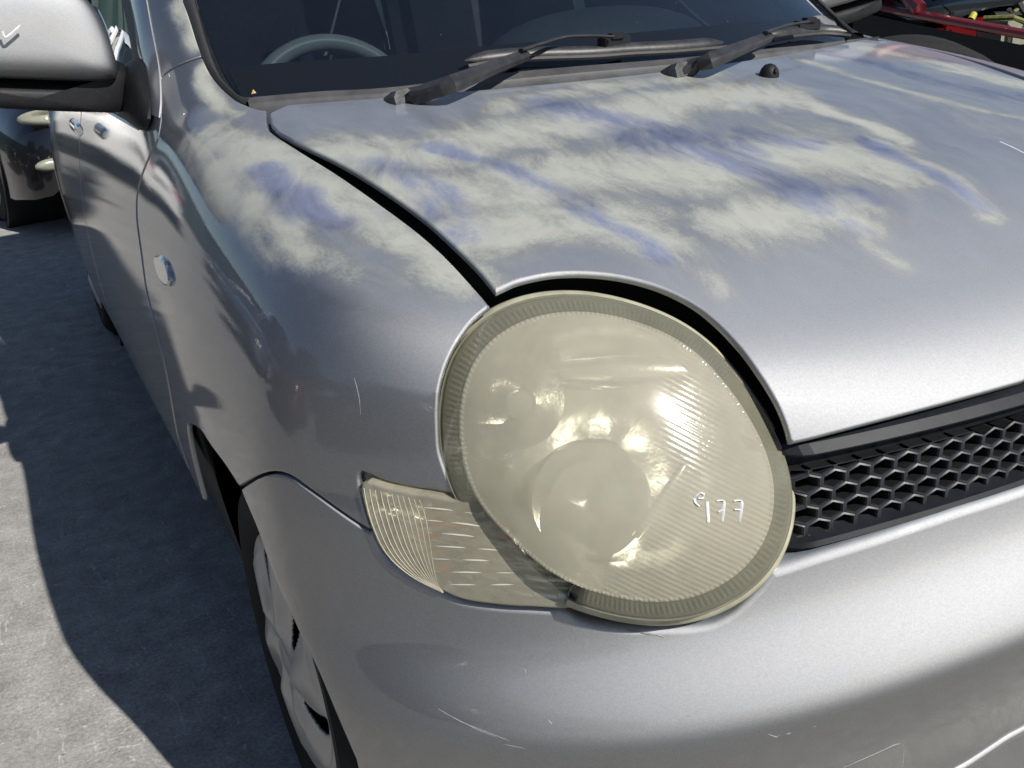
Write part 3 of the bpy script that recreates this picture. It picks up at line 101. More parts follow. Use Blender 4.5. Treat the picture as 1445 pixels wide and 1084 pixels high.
PAN['pillar']=([[-0.6752,1.2049,1.0817],[-0.682,1.2077,1.0799],[-0.6914,1.2126,1.0774],[-0.7005,1.218,1.0745],[-0.7083,1.2233,1.0714],[-0.7157,1.2293,1.0681],[-0.7222,1.2355,1.0645],[-0.7308,1.2444,1.058],[-0.7367,1.252,1.0526],[-0.7378,1.2584,1.0535],[-0.7364,1.2697,1.0607],[-0.7343,1.2859,1.0712],[-0.7322,1.3024,1.0821],[-0.7307,1.3132,1.0895],[-0.7292,1.3237,1.0969],[-0.7276,1.3353,1.1051],[-0.7256,1.3493,1.1151],[-0.7241,1.3595,1.1224],[-0.7224,1.3716,1.1312],[-0.7206,1.3847,1.1408],[-0.7187,1.3978,1.1504],[-0.717,1.4099,1.1595],[-0.7156,1.4202,1.1671],[-0.7145,1.4275,1.1727],[-0.719,1.62,1.225],[-0.7049,1.85,1.33],[-0.6912,2.05,1.43],[-0.565,2.02,1.6326],[-0.6,1.75,1.4735],[-0.6677,1.3342,1.1687],[-0.6682,1.3131,1.1549],[-0.6691,1.2991,1.1454],[-0.6703,1.2834,1.1347],[-0.6712,1.2723,1.127],[-0.6722,1.2605,1.1189],[-0.6732,1.2482,1.1105],[-0.674,1.2337,1.1008],[-0.6748,1.2187,1.0908],[-0.6753,1.2083,1.0838]],[0.002]*39)
PAN['bumper']=([[0.0,0.0716,0.13],[-0.15,0.08,0.13],[-0.3,0.1055,0.13],[-0.45,0.1506,0.13],[-0.58,0.2125,0.13],[-0.68,0.283,0.13],[-0.6641,0.27,0.13],[-0.7303,0.33,0.13],[-0.7625,0.365,0.14],[-0.7926,0.37,0.26],[-0.8007,0.3563,0.34],[-0.8016,0.3568,0.3447],[-0.8027,0.3577,0.3508],[-0.804,0.3589,0.3579],[-0.8053,0.3604,0.3655],[-0.8067,0.3622,0.3733],[-0.808,0.3642,0.3809],[-0.8092,0.3662,0.3879],[-0.8102,0.3682,0.3938],[-0.8112,0.3704,0.4],[-0.8122,0.3728,0.4062],[-0.8131,0.3754,0.4122],[-0.8139,0.3782,0.418],[-0.8147,0.3811,0.4233],[-0.8154,0.384,0.4281],[-0.816,0.3868,0.4323],[-0.817,0.3917,0.439],[-0.8178,0.3959,0.4444],[-0.8185,0.4,0.4491],[-0.8193,0.4046,0.4537],[-0.8203,0.41,0.4582],[-0.8213,0.4159,0.4623],[-0.8223,0.422,0.4664],[-0.8233,0.4283,0.471],[-0.824,0.4333,0.4752],[-0.8247,0.4385,0.4798],[-0.8254,0.4437,0.4847],[-0.8261,0.449,0.4895],[-0.8268,0.4544,0.4941],[-0.8275,0.46,0.4984],[-0.8283,0.4656,0.5026],[-0.829,0.4711,0.5069],[-0.8297,0.4767,0.5114],[-0.8304,0.482,0.5162],[-0.8309,0.4863,0.5207],[-0.8314,0.4905,0.5255],[-0.8318,0.4946,0.5305],[-0.8323,0.4987,0.5355],[-0.8327,0.5027,0.5405],[-0.833,0.5066,0.5454],[-0.8334,0.5105,0.5503],[-0.8337,0.5142,0.5554],[-0.834,0.5178,0.5604],[-0.8342,0.5215,0.5653],[-0.8345,0.5253,0.5698],[-0.8348,0.5293,0.5739],[-0.8352,0.5358,0.5792],[-0.8356,0.5428,0.5838],[-0.8361,0.5498,0.5879],[-0.8364,0.5564,0.5918],[-0.8369,0.5651,0.5972],[-0.8373,0.5732,0.6021],[-0.8376,0.5789,0.6055],[-0.8372,0.574,0.6096],[-0.8354,0.5537,0.6219],[-0.8328,0.5274,0.6378],[-0.83,0.5052,0.6511],[-0.8259,0.4814,0.6644],[-0.8216,0.4632,0.6735],[-0.8173,0.4488,0.6789],[-0.813,0.4368,0.6818],[-0.8089,0.4263,0.6827],[-0.8051,0.4172,0.6819],[-0.8019,0.4102,0.6799],[-0.7983,0.4024,0.6771],[-0.7958,0.3972,0.6752],[-0.7929,0.3914,0.673],[-0.7898,0.3856,0.6707],[-0.7868,0.3801,0.6683],[-0.7839,0.3749,0.6659],[-0.781,0.3699,0.6635],[-0.778,0.365,0.661],[-0.775,0.3602,0.6586],[-0.7719,0.3554,0.656],[-0.7687,0.3505,0.6534],[-0.7656,0.346,0.651],[-0.7629,0.3421,0.6489],[-0.7581,0.3356,0.6458],[-0.7548,0.3313,0.644],[-0.7532,0.3293,0.6436],[-0.752,0.3274,0.6399],[-0.7508,0.3252,0.6343],[-0.749,0.3225,0.6276],[-0.7469,0.3195,0.6215],[-0.7436,0.3154,0.6156],[-0.7412,0.3124,0.6126],[-0.7382,0.3089,0.6096],[-0.735,0.3053,0.6067],[-0.7319,0.3018,0.604],[-0.7281,0.2975,0.6012],[-0.7242,0.2934,0.5988],[-0.7203,0.2892,0.5964],[-0.7164,0.2851,0.594],[-0.7124,0.281,0.5917],[-0.7086,0.2771,0.5894],[-0.7049,0.2733,0.5871],[-0.7014,0.2698,0.5849],[-0.6978,0.2662,0.5829],[-0.6945,0.2629,0.581],[-0.6911,0.2596,0.5793],[-0.6869,0.2557,0.578],[-0.683,0.2521,0.5773],[-0.6785,0.2482,0.5768],[-0.6738,0.2441,0.5764],[-0.6693,0.2402,0.5761],[-0.6651,0.2367,0.5758],[-0.6611,0.2334,0.5756],[-0.6568,0.23,0.5754],[-0.6519,0.2261,0.5753],[-0.6481,0.2231,0.5753],[-0.6439,0.2198,0.5753],[-0.6394,0.2164,0.5754],[-0.6349,0.2131,0.5754],[-0.6306,0.2099,0.5754],[-0.6267,0.2071,0.5753],[-0.6213,0.2032,0.5752],[-0.6164,0.1997,0.5751],[-0.612,0.1966,0.5749],[-0.6084,0.194,0.5744],[-0.604,0.1907,0.5724],[-0.6011,0.1883,0.5699],[-0.5977,0.1854,0.5668],[-0.594,0.1823,0.5638],[-0.5893,0.1788,0.5617],[-0.5842,0.1752,0.56],[-0.5802,0.1723,0.5588],[-0.5741,0.1683,0.5577],[-0.5706,0.166,0.5572],[-0.5663,0.1632,0.5566],[-0.5615,0.1601,0.5559],[-0.5566,0.157,0.5552],[-0.5518,0.1541,0.5547],[-0.5476,0.1514,0.5542],[-0.542,0.1482,0.5539],[-0.537,0.1453,0.5538],[-0.5321,0.1426,0.5539],[-0.527,0.1398,0.5538],[-0.5216,0.1368,0.5536],[-0.5161,0.1337,0.5534],[-0.5107,0.1308,0.5532],[-0.5057,0.1281,0.5531],[-0.4999,0.1251,0.553],[-0.4946,0.1224,0.5531],[-0.4896,0.12,0.5535],[-0.4849,0.1178,0.554],[-0.4803,0.1159,0.5548],[-0.4756,0.114,0.556],[-0.4705,0.1121,0.5579],[-0.4651,0.1104,0.5602],[-0.4601,0.1088,0.5627],[-0.4557,0.1076,0.5653],[-0.4516,0.1065,0.5681],[-0.4477,0.1056,0.571],[-0.4419,0.1042,0.5756],[-0.4365,0.1031,0.5802],[-0.4319,0.1021,0.5843],[-0.4274,0.1013,0.5889],[-0.4235,0.1007,0.5934],[-0.4195,0.1,0.5985],[-0.4167,0.0996,0.602],[-0.4124,0.0984,0.6045],[-0.4089,0.0972,0.6053],[-0.4039,0.0955,0.6063],[-0.3981,0.0935,0.6075],[-0.3926,0.0917,0.6087],[-0.3876,0.0901,0.6097],[-0.3827,0.0886,0.6108],[-0.3773,0.0869,0.6119],[-0.3711,0.085,0.6131],[-0.3663,0.0835,0.614],[-0.361,0.0819,0.6149],[-0.3554,0.0802,0.6158],[-0.3496,0.0786,0.6167],[-0.3437,0.0769,0.6176],[-0.338,0.0753,0.6185],[-0.3325,0.0738,0.6193],[-0.3271,0.0723,0.6201],[-0.3216,0.0708,0.6208],[-0.316,0.0693,0.6215],[-0.3101,0.0678,0.6224],[-0.3038,0.0663,0.6232],[-0.2988,0.065,0.624],[-0.2934,0.0638,0.6247],[-0.2879,0.0625,0.6255],[-0.2822,0.0611,0.6264],[-0.2764,0.0599,0.6272],[-0.2706,0.0586,0.628],[-0.265,0.0574,0.6287],[-0.2595,0.0562,0.6294],[-0.2534,0.055,0.6302],[-0.2475,0.0538,0.6309],[-0.2417,0.0526,0.6316],[-0.2359,0.0515,0.6322],[-0.23,0.0504,0.6328],[-0.224,0.0493,0.6334],[-0.2177,0.0482,0.634],[-0.2121,0.0472,0.6345],[-0.2062,0.0462,0.6349],[-0.2001,0.0452,0.6352],[-0.194,0.0442,0.6356],[-0.1878,0.0432,0.6359],[-0.1817,0.0423,0.6362],[-0.1758,0.0414,0.6365],[-0.17,0.0406,0.6368],[-0.1621,0.0395,0.6372],[-0.1539,0.0384,0.6376],[-0.1459,0.0374,0.638],[-0.1384,0.0366,0.6383],[-0.1321,0.0359,0.6385],[-0.1275,0.0354,0.6387],[-0.09,0.0321,0.6406],[-0.045,0.0297,0.6417],[0.0,0.0288,0.642],[0.045,0.0297,0.6417],[0.09,0.0321,0.6406],[0.1275,0.0354,0.6387],[0.1321,0.0359,0.6385],[0.1384,0.0366,0.6383],[0.1459,0.0374,0.638],[0.1539,0.0384,0.6376],[0.1621,0.0395,0.6372],[0.17,0.0406,0.6368],[0.1758,0.0414,0.6365],[0.1817,0.0423,0.6362],[0.1878,0.0432,0.6359],[0.194,0.0442,0.6356],[0.2001,0.0452,0.6352],[0.2062,0.0462,0.6349],[0.2121,0.0472,0.6345],[0.2177,0.0482,0.634],[0.224,0.0493,0.6334],[0.23,0.0504,0.6328],[0.2359,0.0515,0.6322],[0.2417,0.0526,0.6316],[0.2475,0.0538,0.6309],[0.2534,0.055,0.6302],[0.2595,0.0562,0.6294],[0.265,0.0574,0.6287],[0.2706,0.0586,0.628],[0.2764,0.0599,0.6272],[0.2822,0.0611,0.6264],[0.2879,0.0625,0.6255],[0.2934,0.0638,0.6247],[0.2988,0.065,0.624],[0.3038,0.0663,0.6232],[0.3101,0.0678,0.6224],[0.316,0.0693,0.6215],[0.3216,0.0708,0.6208],[0.3271,0.0723,0.6201],[0.3325,0.0738,0.6193],[0.338,0.0753,0.6185],[0.3437,0.0769,0.6176],[0.3496,0.0786,0.6167],[0.3554,0.0802,0.6158],[0.361,0.0819,0.6149],[0.3663,0.0835,0.614],[0.3711,0.085,0.6131],[0.3773,0.0869,0.6119],[0.3827,0.0886,0.6108],[0.3876,0.0901,0.6097],[0.3926,0.0917,0.6087],[0.3981,0.0935,0.6075],[0.4039,0.0955,0.6063],[0.4089,0.0972,0.6053],[0.4124,0.0984,0.6045],[0.4167,0.0996,0.602],[0.4195,0.1,0.5985],[0.4235,0.1007,0.5934],[0.4274,0.1013,0.5889],[0.4319,0.1021,0.5843],[0.4365,0.1031,0.5802],[0.4419,0.1042,0.5756],[0.4477,0.1056,0.571],[0.4516,0.1065,0.5681],[0.4557,0.1076,0.5653],[0.4601,0.1088,0.5627],[0.4651,0.1104,0.5602],[0.4705,0.1121,0.5579],[0.4756,0.114,0.556],[0.4803,0.1159,0.5548],[0.4849,0.1178,0.554],[0.4896,0.12,0.5535],[0.4946,0.1224,0.5531],[0.4999,0.1251,0.553],[0.5057,0.1281,0.5531],[0.5107,0.1308,0.5532],[0.5161,0.1337,0.5534],[0.5216,0.1368,0.5536],[0.527,0.1398,0.5538],[0.5321,0.1426,0.5539],[0.537,0.1453,0.5538],[0.542,0.1482,0.5539],[0.5476,0.1514,0.5542],[0.5518,0.1541,0.5547],[0.5566,0.157,0.5552],[0.5615,0.1601,0.5559],[0.5663,0.1632,0.5566],[0.5706,0.166,0.5572],[0.5741,0.1683,0.5577],[0.5802,0.1723,0.5588],[0.5842,0.1752,0.56],[0.5893,0.1788,0.5617],[0.594,0.1823,0.5638],[0.5977,0.1854,0.5668],[0.6011,0.1883,0.5699],[0.604,0.1907,0.5724],[0.6084,0.194,0.5744],[0.612,0.1966,0.5749],[0.6164,0.1997,0.5751],[0.6213,0.2032,0.5752],[0.6267,0.2071,0.5753],[0.6306,0.2099,0.5754],[0.6349,0.2131,0.5754],[0.6394,0.2164,0.5754],[0.6439,0.2198,0.5753],[0.6481,0.2231,0.5753],[0.6519,0.2261,0.5753],[0.6568,0.23,0.5754],[0.6611,0.2334,0.5756],[0.6651,0.2367,0.5758],[0.6693,0.2402,0.5761],[0.6738,0.2441,0.5764],[0.6785,0.2482,0.5768],[0.683,0.2521,0.5773],[0.6869,0.2557,0.578],[0.6911,0.2596,0.5793],[0.6945,0.2629,0.581],[0.6978,0.2662,0.5829],[0.7014,0.2698,0.5849],[0.7049,0.2733,0.5871],[0.7086,0.2771,0.5894],[0.7124,0.281,0.5917],[0.7164,0.2851,0.594],[0.7203,0.2892,0.5964],[0.7242,0.2934,0.5988],[0.7281,0.2975,0.6012],[0.7319,0.3018,0.604],[0.735,0.3053,0.6067],[0.7382,0.3089,0.6096],[0.7412,0.3124,0.6126],[0.7436,0.3154,0.6156],[0.7469,0.3195,0.6215],[0.749,0.3225,0.6276],[0.7508,0.3252,0.6343],[0.752,0.3274,0.6399],[0.7532,0.3293,0.6436],[0.7548,0.3313,0.644],[0.7581,0.3356,0.6458],[0.7629,0.3421,0.6489],[0.7656,0.346,0.651],[0.7687,0.3505,0.6534],[0.7719,0.3554,0.656],[0.775,0.3602,0.6586],[0.778,0.365,0.661],[0.781,0.3699,0.6635],[0.7839,0.3749,0.6659],[0.7868,0.3801,0.6683],[0.7898,0.3856,0.6707],[0.7929,0.3914,0.673],[0.7958,0.3972,0.6752],[0.7983,0.4024,0.6771],[0.8019,0.4102,0.6799],[0.8051,0.4172,0.6819],[0.8089,0.4263,0.6827],[0.813,0.4368,0.6818],[0.8173,0.4488,0.6789],[0.8216,0.4632,0.6735],[0.8259,0.4814,0.6644],[0.83,0.5052,0.6511],[0.8328,0.5274,0.6378],[0.8354,0.5537,0.6219],[0.8372,0.574,0.6096],[0.8376,0.5789,0.6055],[0.8373,0.5732,0.6021],[0.8369,0.5651,0.5972],[0.8364,0.5564,0.5918],[0.8361,0.5498,0.5879],[0.8356,0.5428,0.5838],[0.8352,0.5358,0.5792],[0.8348,0.5293,0.5739],[0.8345,0.5253,0.5698],[0.8342,0.5215,0.5653],[0.834,0.5178,0.5604],[0.8337,0.5142,0.5554],[0.8334,0.5105,0.5503],[0.833,0.5066,0.5454],[0.8327,0.5027,0.5405],[0.8323,0.4987,0.5355],[0.8318,0.4946,0.5305],[0.8314,0.4905,0.5255],[0.8309,0.4863,0.5207],[0.8304,0.482,0.5162],[0.8297,0.4767,0.5114],[0.829,0.4711,0.5069],[0.8283,0.4656,0.5026],[0.8275,0.46,0.4984],[0.8268,0.4544,0.4941],[0.8261,0.449,0.4895],[0.8254,0.4437,0.4847],[0.8247,0.4385,0.4798],[0.824,0.4333,0.4752],[0.8233,0.4283,0.471],[0.8223,0.422,0.4664],[0.8213,0.4159,0.4623],[0.8203,0.41,0.4582],[0.8193,0.4046,0.4537],[0.8185,0.4,0.4491],[0.8178,0.3959,0.4444],[0.817,0.3917,0.439],[0.816,0.3868,0.4323],[0.8154,0.384,0.4281],[0.8147,0.3811,0.4233],[0.8139,0.3782,0.418],[0.8131,0.3754,0.4122],[0.8122,0.3728,0.4062],[0.8112,0.3704,0.4],[0.8102,0.3682,0.3938],[0.8092,0.3662,0.3879],[0.808,0.3642,0.3809],[0.8067,0.3622,0.3733],[0.8053,0.3604,0.3655],[0.804,0.3589,0.3579],[0.8027,0.3577,0.3508],[0.8016,0.3568,0.3447],[0.8007,0.3563,0.34],[0.7926,0.37,0.26],[0.7625,0.365,0.14],[0.7303,0.33,0.13],[0.6641,0.27,0.13],[0.68,0.283,0.13],[0.58,0.2125,0.13],[0.45,0.1506,0.13],[0.3,0.1055,0.13],[0.15,0.08,0.13]],[0.006, 0.006, 0.006, 0.006, 0.006, 0.006, 0.006, 0.006, 0.006, 0.006, 0.004, 0.004, 0.004, 0.004, 0.004, 0.004, 0.004, 0.004, 0.004, 0.004, 0.004, 0.004, 0.004, 0.004, 0.004, 0.004, 0.004, 0.004, 0.004, 0.004, 0.004, 0.004, 0.004, 0.004, 0.004, 0.004, 0.004, 0.004, 0.004, 0.004, 0.004, 0.004, 0.004, 0.004, 0.004, 0.004, 0.004, 0.004, 0.004, 0.004, 0.004, 0.004, 0.004, 0.004, 0.004, 0.004, 0.004, 0.004, 0.004, 0.004, 0.004, 0.004, 0.004, 0.003, 0.003, 0.003, 0.003, 0.003, 0.003, 0.003, 0.003, 0.003, 0.003, 0.003, 0.003, 0.003, 0.003, 0.003, 0.003, 0.003, 0.003, 0.003, 0.003, 0.003, 0.003, 0.003, 0.003, 0.003, 0.003, 0.009, 0.009, 0.009, 0.009, 0.009, 0.009, 0.009, 0.009, 0.009, 0.009, 0.009, 0.009, 0.009, 0.009, 0.009, 0.009, 0.009, 0.009, 0.009, 0.009, 0.009, 0.009, 0.009, 0.009, 0.009, 0.009, 0.009, 0.009, 0.009, 0.009, 0.009, 0.009, 0.009, 0.009, 0.009, 0.009, 0.009, 0.009, 0.009, 0.009, 0.009, 0.009, 0.009, 0.009, 0.009, 0.009, 0.009, 0.009, 0.009, 0.009, 0.009, 0.009, 0.009, 0.009, 0.009, 0.009, 0.009, 0.009, 0.009, 0.009, 0.009, 0.009, 0.009, 0.009, 0.009, 0.009, 0.009, 0.009, 0.009, 0.009, 0.009, 0.009, 0.009, 0.009, 0.009, 0.009, 0.009, 0.009, 0.009, 0.009, 0.009, 0.011, 0.011, 0.011, 0.011, 0.011, 0.011, 0.011, 0.011, 0.011, 0.011, 0.011, 0.011, 0.011, 0.011, 0.011, 0.011, 0.011, 0.011, 0.011, 0.011, 0.011, 0.011, 0.011, 0.011, 0.011, 0.011, 0.011, 0.011, 0.011, 0.011, 0.011, 0.011, 0.011, 0.011, 0.011, 0.011, 0.011, 0.011, 0.011, 0.011, 0.011, 0.011, 0.011, 0.011, 0.011, 0.011, 0.011, 0.011, 0.011, 0.011, 0.011, 0.011, 0.011, 0.011, 0.011, 0.011, 0.011, 0.011, 0.011, 0.011, 0.011, 0.011, 0.011, 0.011, 0.011, 0.011, 0.011, 0.011, 0.011, 0.011, 0.011, 0.011, 0.011, 0.011, 0.011, 0.011, 0.011, 0.011, 0.011, 0.011, 0.011, 0.011, 0.011, 0.011, 0.011, 0.011, 0.011, 0.011, 0.011, 0.011, 0.011, 0.011, 0.011, 0.011, 0.011, 0.011, 0.011, 0.011, 0.011, 0.011, 0.011, 0.011, 0.011, 0.011, 0.011, 0.009, 0.009, 0.009, 0.009, 0.009, 0.009, 0.009, 0.009, 0.009, 0.009, 0.009, 0.009, 0.009, 0.009, 0.009, 0.009, 0.009, 0.009, 0.009, 0.009, 0.009, 0.009, 0.009, 0.009, 0.009, 0.009, 0.009, 0.009, 0.009, 0.009, 0.009, 0.009, 0.009, 0.009, 0.009, 0.009, 0.009, 0.009, 0.009, 0.009, 0.009, 0.009, 0.009, 0.009, 0.009, 0.009, 0.009, 0.009, 0.009, 0.009, 0.009, 0.009, 0.009, 0.009, 0.009, 0.009, 0.009, 0.009, 0.009, 0.009, 0.009, 0.009, 0.009, 0.009, 0.009, 0.009, 0.009, 0.009, 0.009, 0.009, 0.009, 0.009, 0.009, 0.009, 0.009, 0.009, 0.009, 0.009, 0.009, 0.009, 0.009, 0.003, 0.003, 0.003, 0.003, 0.003, 0.003, 0.003, 0.003, 0.003, 0.003, 0.003, 0.003, 0.003, 0.003, 0.003, 0.003, 0.003, 0.003, 0.003, 0.003, 0.003, 0.003, 0.003, 0.003, 0.003, 0.003, 0.004, 0.004, 0.004, 0.004, 0.004, 0.004, 0.004, 0.004, 0.004, 0.004, 0.004, 0.004, 0.004, 0.004, 0.004, 0.004, 0.004, 0.004, 0.004, 0.004, 0.004, 0.004, 0.004, 0.004, 0.004, 0.004, 0.004, 0.004, 0.004, 0.004, 0.004, 0.004, 0.004, 0.004, 0.004, 0.004, 0.004, 0.004, 0.004, 0.004, 0.004, 0.004, 0.004, 0.004, 0.004, 0.004, 0.004, 0.004, 0.004, 0.004, 0.004, 0.004, 0.004, 0.006, 0.006, 0.006, 0.006, 0.006, 0.006, 0.006, 0.006, 0.006])
PAN['door']=([[-0.7406,1.2601,1.0491],[-0.7423,1.2548,1.0439],[-0.7448,1.247,1.0363],[-0.7476,1.2381,1.0278],[-0.7504,1.2294,1.0196],[-0.7526,1.222,1.0128],[-0.7556,1.2086,1.0026],[-0.7592,1.1982,0.9927],[-0.7625,1.1932,0.9848],[-0.7666,1.1888,0.9757],[-0.7708,1.186,0.9664],[-0.7746,1.186,0.9581],[-0.7788,1.1918,0.9494],[-0.7825,1.2027,0.9417],[-0.7862,1.2152,0.9332],[-0.7903,1.2285,0.9229],[-0.7943,1.2436,0.9116],[-0.7978,1.2583,0.9008],[-0.8019,1.2764,0.8873],[-0.8056,1.29,0.8742],[-0.8082,1.2967,0.8644],[-0.8109,1.3012,0.8542],[-0.8136,1.3024,0.8435],[-0.8155,1.3013,0.8355],[-0.8174,1.2985,0.8274],[-0.8194,1.2936,0.8188],[-0.8214,1.2862,0.8096],[-0.8229,1.2795,0.8028],[-0.8243,1.2714,0.7958],[-0.8258,1.2624,0.7885],[-0.8273,1.2531,0.7809],[-0.8288,1.244,0.7731],[-0.8303,1.2356,0.7652],[-0.8315,1.2292,0.7581],[-0.8328,1.2234,0.7506],[-0.8341,1.218,0.7427],[-0.8353,1.2129,0.7348],[-0.8364,1.2077,0.7269],[-0.8374,1.2021,0.7194],[-0.8383,1.1958,0.7124],[-0.8391,1.187,0.7051],[-0.8399,1.1767,0.6985],[-0.8405,1.1656,0.6925],[-0.8411,1.1543,0.6867],[-0.8417,1.1435,0.681],[-0.8422,1.1339,0.675],[-0.8428,1.1237,0.6677],[-0.8434,1.1139,0.6605],[-0.8439,1.1048,0.6533],[-0.8444,1.0969,0.6459],[-0.8448,1.0905,0.6379],[-0.8452,1.0859,0.6297],[-0.8455,1.0828,0.6214],[-0.8459,1.0809,0.6124],[-0.8461,1.0799,0.6025],[-0.8464,1.0798,0.5911],[-0.8465,1.0803,0.5828],[-0.8466,1.0817,0.5732],[-0.8467,1.0839,0.5626],[-0.8467,1.087,0.5515],[-0.8466,1.0909,0.5401],[-0.8465,1.0953,0.5289],[-0.8463,1.1,0.5184],[-0.8461,1.1045,0.5091],[-0.8454,1.1148,0.489],[-0.8448,1.1233,0.4739],[-0.8442,1.1299,0.4634],[-0.841,1.09,0.4102],[-0.8393,1.2244,0.3997],[-0.8383,1.3589,0.3892],[-0.8376,1.4933,0.3787],[-0.8368,1.6278,0.3682],[-0.8356,1.7622,0.3577],[-0.8341,1.8967,0.3473],[-0.8325,2.0311,0.3368],[-0.8309,2.1656,0.3263],[-0.8293,2.3,0.3158],[-0.8312,2.315,0.33],[-0.8369,2.315,0.3769],[-0.8412,2.315,0.4238],[-0.844,2.315,0.4708],[-0.8455,2.315,0.5177],[-0.8457,2.315,0.5646],[-0.8449,2.315,0.6115],[-0.8428,2.315,0.6585],[-0.8389,2.315,0.7054],[-0.8325,2.315,0.7523],[-0.8237,2.315,0.7992],[-0.8131,2.315,0.8462],[-0.8009,2.315,0.8931],[-0.7872,2.315,0.94],[-0.7832,2.3,0.953],[-0.783,2.2127,0.9539],[-0.7829,2.1255,0.9547],[-0.7828,2.0382,0.9556],[-0.7827,1.9509,0.9565],[-0.7826,1.8636,0.9574],[-0.7825,1.7764,0.9582],[-0.7822,1.6891,0.9591],[-0.7819,1.6018,0.96],[-0.7813,1.5145,0.9609],[-0.7805,1.4273,0.9617],[-0.7794,1.34,0.9626],[-0.7716,1.325,0.985],[-0.7541,1.345,1.04],[-0.7442,1.33,1.065]],[0.003]*106)
PAN['rear_door']=([[-0.7835,2.322,0.952],[-0.7979,2.322,0.9038],[-0.8107,2.322,0.8555],[-0.822,2.322,0.8073],[-0.8313,2.322,0.7591],[-0.8383,2.322,0.7108],[-0.8426,2.322,0.6626],[-0.8448,2.322,0.6144],[-0.8457,2.322,0.5662],[-0.8455,2.322,0.5179],[-0.844,2.322,0.4697],[-0.841,2.322,0.4215],[-0.8365,2.322,0.3732],[-0.8305,2.322,0.325],[-0.8289,2.34,0.3127],[-0.8278,2.45,0.3041],[-0.827,2.56,0.2955],[-0.8265,2.67,0.2869],[-0.8262,2.78,0.2784],[-0.8259,2.89,0.2698],[-0.8253,3.0,0.2612],[-0.8222,3.0235,0.2399],[-0.8296,3.02,0.29],[-0.8365,3.0235,0.3401],[-0.8422,3.0339,0.3892],[-0.8461,3.0511,0.4364],[-0.8485,3.0747,0.4808],[-0.8496,3.1042,0.5214],[-0.8498,3.1391,0.5575],[-0.8493,3.1787,0.5885],[-0.8483,3.2222,0.6136],[-0.8471,3.2688,0.6324],[-0.8458,3.3175,0.6445],[-0.8437,3.35,0.67],[-0.8383,3.35,0.724],[-0.8296,3.35,0.778],[-0.8181,3.35,0.832],[-0.8044,3.35,0.886],[-0.7888,3.35,0.94],[-0.7844,3.34,0.955],[-0.786,3.2278,0.955],[-0.7867,3.1156,0.955],[-0.7865,3.0033,0.955],[-0.7858,2.8911,0.955],[-0.7849,2.7789,0.955],[-0.7839,2.6667,0.955],[-0.7831,2.5544,0.955],[-0.7827,2.4422,0.955],[-0.7826,2.33,0.955]],[0.003]*49)
PAN['rear_quarter']=([[-0.7887,3.358,0.94],[-0.8048,3.358,0.884],[-0.8188,3.358,0.828],[-0.8305,3.358,0.772],[-0.8391,3.358,0.716],[-0.8442,3.358,0.66],[-0.844,3.3926,0.6498],[-0.8429,3.4425,0.6445],[-0.8418,3.4912,0.6324],[-0.8406,3.5378,0.6136],[-0.8392,3.5813,0.5885],[-0.8375,3.6209,0.5575],[-0.8353,3.6558,0.5214],[-0.8323,3.6853,0.4808],[-0.8285,3.7089,0.4364],[-0.8234,3.7261,0.3892],[-0.817,3.7365,0.3401],[-0.8099,3.74,0.29],[-0.7966,3.78,0.22],[-0.7848,3.9,0.22],[-0.7836,3.93,0.26],[-0.795,3.93,0.3462],[-0.8031,3.93,0.4325],[-0.8066,3.93,0.5188],[-0.8061,3.93,0.605],[-0.8017,3.93,0.6912],[-0.79,3.93,0.7775],[-0.7716,3.93,0.8638],[-0.7459,3.93,0.95],[-0.7518,3.9,0.955],[-0.7629,3.794,0.955],[-0.7703,3.688,0.955],[-0.7763,3.582,0.955],[-0.7808,3.476,0.955],[-0.7838,3.37,0.955]],[0.003]*35)
PAN['side_window']=([[-0.7779,1.37,0.9683],[-0.7791,1.4733,0.9673],[-0.7799,1.5767,0.9662],[-0.7804,1.68,0.9652],[-0.7807,1.7833,0.9642],[-0.7808,1.8867,0.9631],[-0.7809,1.99,0.9621],[-0.781,2.0933,0.9611],[-0.7811,2.1967,0.96],[-0.7814,2.3,0.959],[-0.7689,2.31,1.0],[-0.7459,2.31,1.09],[-0.7286,2.31,1.18],[-0.714,2.31,1.27],[-0.7008,2.31,1.36],[-0.6886,2.31,1.45],[-0.6858,2.2,1.47],[-0.694,2.05,1.41],[-0.7081,1.85,1.31],[-0.7242,1.62,1.2],[-0.7346,1.5,1.135],[-0.7475,1.4,1.07]],[0.002]*22)
PAN['rear_side_window']=([[-0.7795,2.38,0.965],[-0.7799,2.5182,0.965],[-0.7807,2.6564,0.965],[-0.7819,2.7945,0.965],[-0.783,2.9327,0.965],[-0.7836,3.0709,0.965],[-0.7831,3.2091,0.965],[-0.7812,3.3473,0.965],[-0.7773,3.4855,0.965],[-0.7711,3.6236,0.965],[-0.7622,3.7618,0.965],[-0.7486,3.9,0.965],[-0.7409,3.88,1.0],[-0.717,3.88,1.09],[-0.6981,3.88,1.18],[-0.6808,3.88,1.27],[-0.663,3.88,1.36],[-0.6414,3.88,1.45],[-0.6464,3.8,1.55],[-0.6605,3.6444,1.55],[-0.6688,3.4889,1.55],[-0.6739,3.3333,1.55],[-0.6763,3.1778,1.55],[-0.6769,3.0222,1.55],[-0.6763,2.8667,1.55],[-0.6752,2.7111,1.55],[-0.6742,2.5556,1.55],[-0.6737,2.4,1.55],[-0.69,2.38,1.44],[-0.702,2.38,1.352],[-0.7149,2.38,1.264],[-0.7293,2.38,1.176],[-0.7464,2.38,1.088],[-0.769,2.38,1.0]],[0.002]*34)
